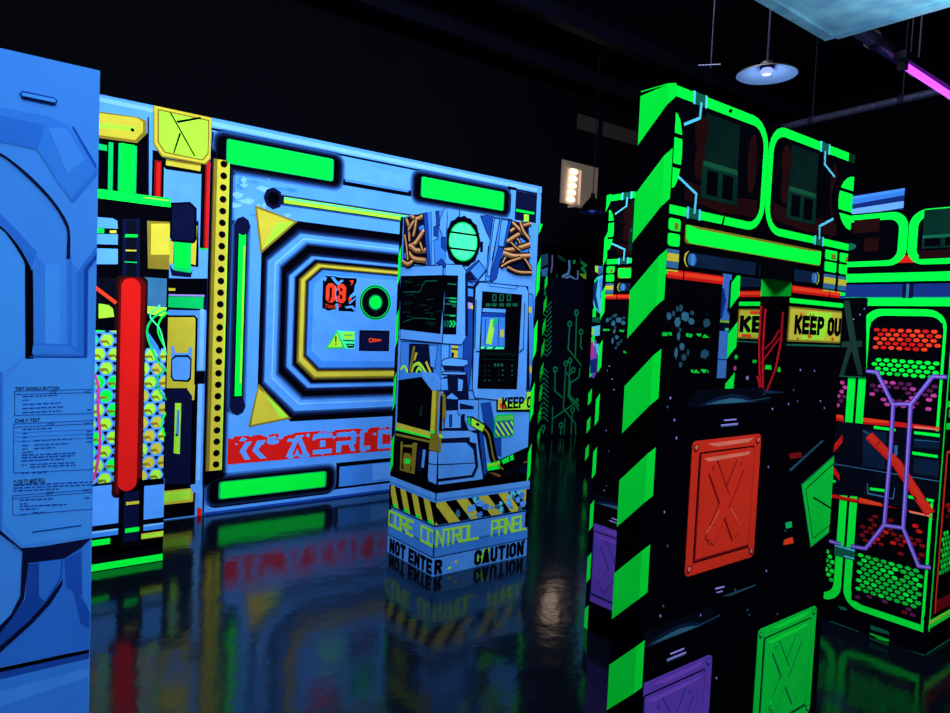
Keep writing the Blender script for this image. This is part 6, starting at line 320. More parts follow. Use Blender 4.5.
  ('plinth_lettering', 'base_plinth', None, 'l 16 45,355 45,564 15,564 15,355|l 16 10,555 119,350 144,363 36,569|l 16 139,355 139,564 110,564 110,355|l 16 137,535 261,535 261,564 137,564|l 16 185,564 185,355 214,355 214,564|l 16 288,355 288,564 259,564 259,355|l 16 259,535 383,535 383,564 259,564|l 16 354,564 354,445 383,445 383,564|l 16 383,474 268,474 268,445 383,445|l 16 301,465 362,350 388,363 327,479|l 16 410,355 410,564 380,564 380,355|l 16 380,535 504,535 504,564 380,564|l 16 475,564 475,355 504,355 504,564|l 16 504,384 380,384 380,355 504,355|l 16 502,564 502,355 531,355 531,564|l 16 502,355 626,355 626,384 502,384|l 16 624,355 677,355 677,384 624,384|l 16 896,355 896,564 867,564 867,355|l 16 867,535 991,535 991,564 867,564|l 16 962,564 962,436 991,436 991,564|l 16 991,465 877,465 877,436 991,436|l 16 1018,355 1018,564 989,564 989,355|l 16 989,535 1113,535 1113,564 989,564|l 16 1084,564 1084,355 1113,355 1113,564|l 16 989,436 1113,436 1113,465 989,465|l 16 1140,355 1140,564 1110,564 1110,355|l 16 1105,555 1214,350 1239,363 1131,569|l 16 1234,355 1234,564 1205,564 1205,355|l 16 1356,564 1232,564 1232,535 1356,535|l 16 1232,564 1232,355 1261,355 1261,564|l 16 1232,355 1356,355 1356,384 1232,384|l 16 1232,445 1337,445 1337,474 1232,474|l 16 1354,564 1354,355 1383,355 1383,564|l 16 1354,355 1478,355 1478,384 1354,384|k 17 732,124 732,181 697,214 650,214 615,181 615,57 650,24 697,24 732,57 732,114 689,114 689,75 680,67 667,67 658,75 658,163 667,171 680,171 689,163 689,124|k 17 745,28 765,24 784,24 815,171 792,171 824,24 843,24 866,29 866,29 827,214 797,214 781,214 745,48|k 17 760,62 848,62 848,105 760,105|k 17 876,214 876,57 911,24 957,24 993,57 993,214 950,214 950,75 941,67 928,67 919,75 919,214|k 17 1006,214 1006,171 1123,171 1123,214|k 17 1043,214 1043,24 1086,24 1086,214|k 17 1186,24 1186,214 1143,214 1143,24|k 17 1231,24 1260,55 1238,75 1238,163 1247,171 1260,171 1269,163 1269,75 1260,67 1230,67 1230,24 1277,24 1312,57 1312,181 1277,214 1230,214 1195,181 1195,57 1230,24|k 17 1325,214 1325,24 1368,24 1368,214|k 17 1342,214 1325,206 1325,187 1408,24 1426,24 1446,34 1446,43 1360,214|k 17 1442,24 1442,214 1399,214 1399,24|k 17 8,16 52,16 52,156 72,156 80,151 80,135 72,130 8,130 8,86 87,86 123,114 123,172 87,200 30,200 8,200|k 17 40,119 87,16 106,16 127,26 127,34 80,137|l 16 860,180 837,211 787,219 746,197 746,163 787,141 837,149|l 16 270,60 255,77 225,77 210,60 225,43 255,43|y 16 364,120 352,141 328,141 316,120 328,99 352,99|l 16 780,100 757,147 707,158 666,126 666,74 707,42 757,53', []),
])
PRINTS['core_left'] = (0.0005, [
  ('edge_tape', None, None, 'k 12 0,0 60,0 60,4400 0,4400|g 13 0,240 60,340 60,750 0,650|g 13 0,1060 60,1160 60,1570 0,1470|g 13 0,1880 60,1980 60,2390 0,2290|g 13 0,2700 60,2800 60,3210 0,3110|g 13 0,3520 60,3620 60,4030 0,3930|g 13 0,4400 0,4340 36,4400', []),
  ('upper_housing', None, None, 'n 1 523,4400 1060,4400 1060,3708 642,3723 615,4087|m 1 534,4400 1058,4400 1057,3719 652,3733 626,4089|n 2 535,4399 590,4400 627,4400 747,3744 670,3736|d 2 548,4388 618,4389 734,3753 679,3748|n 2 703,4400 807,4400 849,4204 802,4180 893,4066 793,4040 842,3748 766,3740|b2 2 714,4400 796,4400 837,4210 785,4184 874,4072 781,4048 829,3757 775,3752|n 3 812,4400 873,4400 916,4212 827,4189|d 3 823,4392 863,4396 903,4220 837,4203|n 3 771,4218 888,4218 882,4082 780,4099|d 3 783,4207 877,4207 872,4095 790,4108|n 2 974,4400 1060,4400 1060,4236 1058,4207 1043,3993 862,4221|b2 2 982,4391 1027,4400 1058,4400 1047,4208 1035,4016 876,4222|n 2 942,4078 1043,4071 1056,3892 951,3955|d 2 953,4067 1032,4061 1043,3912 961,3962|n 2 1060,3707 858,3769 974,3824 1060,3759|d 2 882,3770 972,3812 1055,3749 1057,3719', []),
  ('hose_bundle', None, None, 'n 1 76,4385 533,4398 644,4042 679,3748 104,3802|m 2 445,4234 543,4257 577,4185 494,4160|m 2 125,3930 231,3941 268,3843 134,3817|k 3 103,4336 118,4316 133,4298 146,4283 156,4267 164,4247 171,4219 177,4184 182,4145 186,4103 192,4062 281,4074 276,4114 271,4155 266,4197 260,4238 250,4276 236,4309 219,4335 203,4356 188,4373 175,4391|W 4 114,4345 129,4325 144,4307 157,4291 168,4273 177,4252 185,4222 191,4186 196,4146 200,4104 206,4064 267,4072 262,4112 258,4153 253,4195 246,4235 237,4272 224,4302 208,4327 192,4347 178,4364 164,4382|w 5 128,4364 142,4344 157,4327 171,4309 183,4290 194,4266 202,4235 208,4197 213,4157 217,4115 223,4075 250,4078 245,4119 241,4160 236,4201 229,4240 220,4275 208,4303 194,4326 179,4345 164,4362 150,4381|k 6 241,4400 222,4361 249,4348 276,4334 305,4319 337,4306 372,4297 409,4295 442,4299 473,4305 502,4311 529,4315 515,4400 488,4400 485,4399 455,4393 429,4388 406,4386 386,4387 365,4392 346,4400|W 7 241,4400 228,4374 255,4361 282,4346 311,4332 341,4319 374,4311 408,4309 440,4313 471,4318 499,4324 527,4329 516,4391 487,4386 458,4380 431,4374 406,4372 384,4373 361,4378 337,4389 314,4400|w 8 237,4400 236,4398 263,4385 290,4370 318,4356 347,4344 377,4337 408,4335 438,4338 467,4344 496,4350 524,4355 519,4383 490,4378 462,4371 434,4366 407,4363 381,4364 356,4371 330,4382 303,4395 294,4400|k 9 241,4180 258,4195 274,4210 290,4224 305,4237 321,4249 337,4259 355,4269 374,4279 395,4290 415,4301 373,4380 353,4370 333,4360 312,4349 290,4337 269,4323 249,4308 230,4292 213,4277 197,4262 181,4247|W 10 231,4190 248,4205 265,4220 281,4235 297,4248 313,4260 330,4271 348,4282 368,4292 388,4302 408,4313 379,4368 359,4358 339,4347 319,4337 298,4325 277,4312 258,4297 240,4282 223,4266 206,4251 190,4237|w 11 220,4212 237,4227 253,4242 269,4256 286,4270 303,4283 321,4295 340,4306 360,4316 380,4326 400,4337 387,4362 367,4351 347,4341 327,4330 307,4319 287,4306 268,4292 251,4278 234,4262 218,4247 201,4233|k 12 379,4110 386,4131 394,4153 402,4175 409,4197 416,4221 422,4244 426,4267 430,4289 434,4311 438,4332 349,4349 345,4327 341,4305 338,4284 334,4264 329,4244 323,4224 316,4204 309,4183 301,4161 294,4140|W 13 366,4114 373,4136 381,4157 389,4179 396,4202 403,4224 408,4247 413,4270 417,4292 420,4313 424,4335 363,4346 359,4324 355,4303 351,4281 347,4261 342,4240 336,4220 330,4199 322,4178 314,4157 307,4135|w 14 350,4129 357,4150 365,4172 372,4193 380,4215 386,4237 391,4260 396,4282 400,4303 404,4325 408,4347 380,4352 376,4330 372,4308 368,4287 364,4266 359,4245 353,4224 346,4203 338,4181 331,4160 323,4138|k 15 186,3947 224,3950 261,3952 303,3955 348,3963 395,3979 440,4004 482,4035 522,4067 559,4099 597,4129 531,4212 492,4181 454,4149 417,4119 383,4094 351,4076 322,4066 290,4061 255,4058 216,4056 176,4052|W 16 185,3961 222,3964 260,3966 301,3969 344,3977 389,3992 432,4016 473,4046 513,4078 551,4110 588,4140 540,4201 501,4170 463,4138 426,4107 390,4082 357,4063 325,4053 292,4047 255,4044 217,4042 177,4038|w 17 183,3993 221,3997 259,3999 298,4002 339,4008 380,4022 421,4045 460,4074 499,4105 537,4138 575,4168 553,4195 515,4165 476,4132 439,4101 402,4075 366,4055 330,4043 294,4036 257,4034 218,4032 179,4028|k 18 292,3957 310,3946 327,3935 349,3921 377,3908 413,3898 454,3892 499,3889 545,3888 591,3887 636,3885 639,3983 594,3985 548,3986 503,3987 464,3990 433,3994 412,4000 396,4008 380,4017 362,4030 341,4042|W 19 299,3969 317,3958 335,3947 356,3933 382,3921 416,3912 455,3906 499,3903 546,3902 592,3901 636,3899 639,3969 594,3971 547,3972 503,3973 462,3976 430,3980 407,3987 389,3995 373,4006 354,4018 334,4030|w 20 308,3996 327,3985 345,3973 365,3960 389,3949 420,3940 457,3935 500,3932 546,3931 592,3930 637,3928 638,3960 593,3962 547,3963 502,3964 460,3967 426,3971 400,3979 380,3988 362,3999 344,4011 324,4023|k 21 234,3883 255,3868 275,3851 300,3833 332,3814 372,3798 421,3788 475,3780 531,3774 587,3768 641,3762 652,3859 598,3866 541,3871 487,3877 439,3884 401,3893 374,3903 354,3914 336,3928 315,3946 291,3963|W 22 242,3894 263,3879 284,3862 307,3844 338,3827 376,3812 423,3801 476,3794 532,3788 589,3782 643,3776 651,3846 596,3852 540,3858 485,3863 436,3870 397,3879 368,3890 347,3903 327,3917 306,3935 283,3952|w 23 253,3920 275,3904 296,3887 318,3870 346,3854 382,3840 427,3830 479,3823 534,3817 591,3811 645,3805 649,3836 594,3843 538,3848 483,3854 433,3861 391,3871 360,3882 336,3896 315,3912 294,3929 271,3946|k 24 486,4014 499,3994 512,3975 524,3956 537,3936 550,3917 612,3958 600,3977 587,3997 574,4016 561,4036 548,4055|W 25 498,4021 510,4002 523,3983 536,3963 549,3944 562,3925 601,3950 588,3970 575,3989 562,4008 550,4028 537,4047|w 26 508,4035 521,4016 534,3996 547,3977 560,3958 572,3938 590,3950 577,3969 564,3989 552,4008 539,4027 526,4047|k 27 101,3784 125,3774 150,3762 177,3751 207,3741 239,3735 272,3736 301,3742 327,3750 350,3757 372,3764 348,3851 323,3844 300,3836 279,3830 261,3826 246,3825 230,3828 209,3835 186,3845 161,3857 135,3867|W 28 106,3796 130,3786 155,3775 182,3764 210,3754 240,3749 270,3750 298,3755 323,3763 346,3771 368,3777 351,3837 327,3830 304,3823 282,3816 263,3812 245,3811 226,3815 204,3822 181,3832 155,3844 129,3854|w 29 112,3821 137,3811 162,3800 188,3789 215,3780 242,3775 268,3776 294,3781 318,3788 341,3796 364,3802 356,3829 332,3823 309,3815 287,3808 265,3804 244,3803 222,3807 198,3815 174,3825 148,3837 123,3847|k 30 120,4140 131,4110 143,4082 154,4053 165,4025 175,3995 184,3962 193,3928 201,3892 209,3855 218,3819 291,3836 282,3872 274,3909 266,3945 257,3982 247,4017 236,4050 224,4080 212,4110 201,4138 189,4167|W 31 133,4145 144,4116 156,4087 168,4058 178,4029 189,3999 198,3966 206,3931 215,3895 223,3858 231,3822 277,3833 269,3869 260,3905 252,3942 243,3978 233,4012 223,4045 211,4075 199,4105 188,4133 176,4162|w 32 145,4156 156,4127 168,4098 180,4070 191,4040 201,4009 210,3976 219,3941 227,3904 236,3868 244,3832 264,3837 256,3873 248,3909 239,3946 231,3981 221,4015 210,4047 199,4077 187,4106 176,4135 164,4164', []),
  ('wide_screen', None, None, 'n 8 41,3763 1016,3745 1060,3144 1060,2811 111,2818|b2 8 53,3752 1006,3735 1060,2994 1060,2822 122,2829|k 10 73,3637 1060,3623 1060,3437 1022,2925 87,2952', []),
  ('screen_traces', 'wide_screen', None, 't 11 187,3548 364,3545 355,3580 344,3577 348,3557 187,3560|t 11 165,3269 299,3270 319,3238 329,3244 306,3282 165,3281|t 11 686,3162 836,3166 802,3129 811,3121 858,3175 686,3174|t 11 652,3199 738,3200 819,3237 814,3248 736,3212 651,3211|t 11 455,3511 641,3511 571,3557 565,3547 618,3518 456,3523|t 11 225,3387 378,3386 424,3356 430,3366 382,3398 225,3399|t 11 120,3566 264,3563 298,3606 289,3614 259,3575 121,3578|t 11 537,3259 696,3260 717,3253 721,3264 698,3272 537,3271|t 11 692,3329 765,3329 860,3338 858,3350 765,3341 692,3341|t 11 934,3183 1013,3184 1060,3187 1060,3199 1013,3196 934,3195|t 11 184,3287 357,3288 358,3286 369,3288 367,3300 184,3299|t 11 128,3165 316,3168 328,3143 339,3148 323,3180 128,3177|t 11 217,3287 322,3288 390,3283 391,3295 322,3300 217,3299|t 11 752,3026 858,3029 925,3050 921,3062 856,3041 752,3038|t 11 251,3112 357,3114 421,3115 421,3127 357,3126 250,3124|t 11 692,3044 846,3050 805,3012 813,3003 868,3059 692,3056|T 11 150,3425 529,3422 654,3556 912,3551 912,3561 650,3566 525,3432 150,3435|T 11 179,3041 436,3098 903,3096 903,3104 435,3106 177,3049|T 11 15,2861 84,2864 85,2856 15,2853', []),
  ('machinery', None, None, 'n 1 127,2800 1039,2816 1060,2527 1060,2235 117,2135|m 1 138,2789 1029,2805 1060,2377 1060,2246 128,2148|n 2 325,2779 765,2792 907,2454 335,2406|n 3 770,2784 978,2795 929,2499 826,2514|b 3 783,2774 965,2784 920,2511 836,2523|o 3 419,2745 473,2748 407,2412 351,2427|y 3 478,2670 531,2674 485,2574 450,2571|l 4 155,2415 171,2424 187,2436 202,2446 215,2454 226,2459 234,2459 242,2456 252,2448 264,2436 276,2421 290,2406 303,2392 329,2417 316,2430 304,2445 290,2460 276,2475 259,2488 239,2495 218,2494 199,2487 182,2476 166,2465 151,2454 136,2446|y 4 422,2403 436,2424 448,2447 459,2468 470,2487 483,2500 496,2509 515,2513 540,2514 568,2511 596,2506 622,2499 641,2493 653,2486 661,2478 668,2467 675,2455 682,2441 691,2427 721,2447 713,2459 707,2471 699,2486 689,2501 675,2515 656,2525 632,2534 604,2541 573,2547 541,2550 510,2549 482,2543 459,2528 441,2508 428,2486 416,2463 404,2442 392,2422|l 4 445,2476 468,2486 491,2499 513,2511 534,2520 554,2524 573,2524 595,2517 620,2504 646,2486 674,2465 702,2444 730,2425 750,2455 723,2474 695,2494 667,2515 639,2535 609,2550 579,2560 550,2560 523,2554 498,2543 474,2531 453,2519 430,2509|y 4 717,2560 733,2542 750,2522 768,2502 784,2484 798,2467 809,2454 816,2446 820,2441 821,2439 822,2437 824,2434 827,2430 857,2449 855,2452 854,2453 853,2457 849,2461 844,2468 837,2477 825,2491 811,2507 795,2526 777,2546 760,2565 744,2584|l 4 528,2409 539,2421 551,2434 562,2447 572,2457 580,2464 585,2466 587,2466 591,2465 597,2460 606,2452 615,2443 625,2436 647,2465 638,2471 630,2479 620,2487 609,2496 594,2502 577,2503 561,2495 547,2484 535,2471 523,2458 512,2445 502,2434', []),
  ('yellow_monitor', None, None, 'k 7 108,2290 649,2379 898,2233 890,1743 112,1717|b 6 626,2453 948,2443 1060,2366 1060,2260 898,2233 686,2344|t 8 658,2016 693,2020 685,1895 633,1888|o 8 897,2236 1035,2243 1034,1724 888,1720|y 9 904,2233 980,2239 984,1730 898,1726|g 10 899,1763 972,1756 975,1719 896,1716|y 8 111,1737 891,1728 897,1650 88,1632|g 9 101,1661 895,1678 897,1654 91,1633|k 7 81,1621 897,1650 883,1516 879,1117 47,1024|o 8 102,1594 892,1627 894,1597 93,1562|o 8 902,1717 1060,1715 1060,1632 1050,1507 877,1515', []),
  ('small_device', None, None, 'o 9 224,1502 280,1512 264,1469 501,1509 534,1543 612,1547 581,1152 232,1132|k 10 284,1452 504,1470 507,1177 268,1159|o 11 327,1380 474,1386 533,1319 471,1169 324,1160 290,1274|g 12 351,1309 471,1317 465,1257 337,1243|n 8 627,1491 766,1496 736,1202 631,1201|b 9 749,1493 810,1494 782,1269 731,1269', []),
  ('blue_body', None, None, 'n 6 810,1454 881,1508 1060,1525 1060,1112 907,1123 799,1212|b2 6 821,1448 885,1497 1060,1513 1060,1123 911,1133 810,1217|n 7 862,1345 1060,1366 1060,1354 863,1332|k 5 44,1065 1060,1113 1060,988 30,980', []),
  ('base_plinth', None, None, 'k 12 0,1025 1060,1025 1060,1115 0,1115|b 13 0,0 1060,0 1060,1015 0,1015|b2 14 0,945 1060,945 1060,1015 0,1015|m 14 0,925 1060,925 1060,945 0,945|n 14 0,605 1060,605 1060,621 0,621|m 14 0,236 1060,236 1060,389 0,389|n 14 0,366 1060,366 1060,374 0,374|n 14 0,226 1060,226 1060,238 0,238', []),
  ('hazard_stripes', 'base_plinth', None, 'k 15 0,629 1060,629 1060,902 0,902|y 16 40,902 40,800 118,629 254,629 130,902|y 16 266,902 390,629 527,629 403,902|y 16 539,902 663,629 799,629 676,902|y 16 812,902 936,629 1060,629 1060,656 948,902|g 17 99,669 118,629 227,629 209,669|g 17 372,669 390,629 499,629 481,669|g 17 645,669 663,629 772,629 754,669|g 17 918,669 936,629 1045,629 1027,669', []),
  ('plinth_lettering', 'base_plinth', None, 'l 16 157,566 3,566 3,532 157,532|l 16 3,566 3,352 37,352 37,566|l 16 3,352 157,352 157,386 3,386|l 16 191,352 191,566 157,566 157,352|l 16 157,532 312,532 312,566 157,566|l 16 278,566 278,352 312,352 312,566|l 16 312,386 157,386 157,352 312,352|l 16 346,352 346,566 312,566 312,352|l 16 312,532 466,532 466,566 312,566|l 16 432,566 432,442 466,442 466,566|l 16 466,476 324,476 324,442 466,442|l 16 365,464 444,346 472,364 393,483|l 16 620,566 466,566 466,532 620,532|l 16 466,566 466,352 500,352 500,566|l 16 466,352 620,352 620,386 466,386|l 16 466,442 596,442 596,476 466,476|l 16 929,566 774,566 774,532 929,532|l 16 774,566 774,352 808,352 808,566|l 16 774,352 929,352 929,386 774,386|l 16 963,352 963,566 929,566 929,352|l 16 929,532 1060,532 1060,566 929,566|l 16 1060,566 1049,566 1049,352 1060,352|l 16 1060,386 929,386 929,352 1060,352|k 17 60,16 106,16 106,200 60,200|k 17 77,200 60,191 60,171 145,16 165,16 186,28 186,38 97,200|k 17 182,16 182,200 136,200 136,16|k 17 234,16 263,51 241,69 241,147 249,154 263,154 271,147 271,69 263,62 232,62 232,16 280,16 317,48 317,168 280,200 233,200 195,168 195,48 233,16|k 17 331,200 331,154 452,154 452,200|k 17 368,200 368,16 414,16 414,200|k 17 649,200 527,200 527,16 649,16 649,62 573,62 573,154 649,154|k 17 527,85 637,85 637,131 527,131|k 17 662,16 708,16 708,200 662,200|k 17 679,200 662,191 662,171 747,16 767,16 788,28 788,38 699,200|k 17 784,16 784,200 738,200 738,16|k 17 797,200 797,154 919,154 919,200|k 17 835,200 835,16 881,16 881,200|k 17 1054,200 933,200 933,16 1054,16 1054,62 979,62 979,154 1054,154|k 17 933,85 1043,85 1043,131 933,131', []),
])
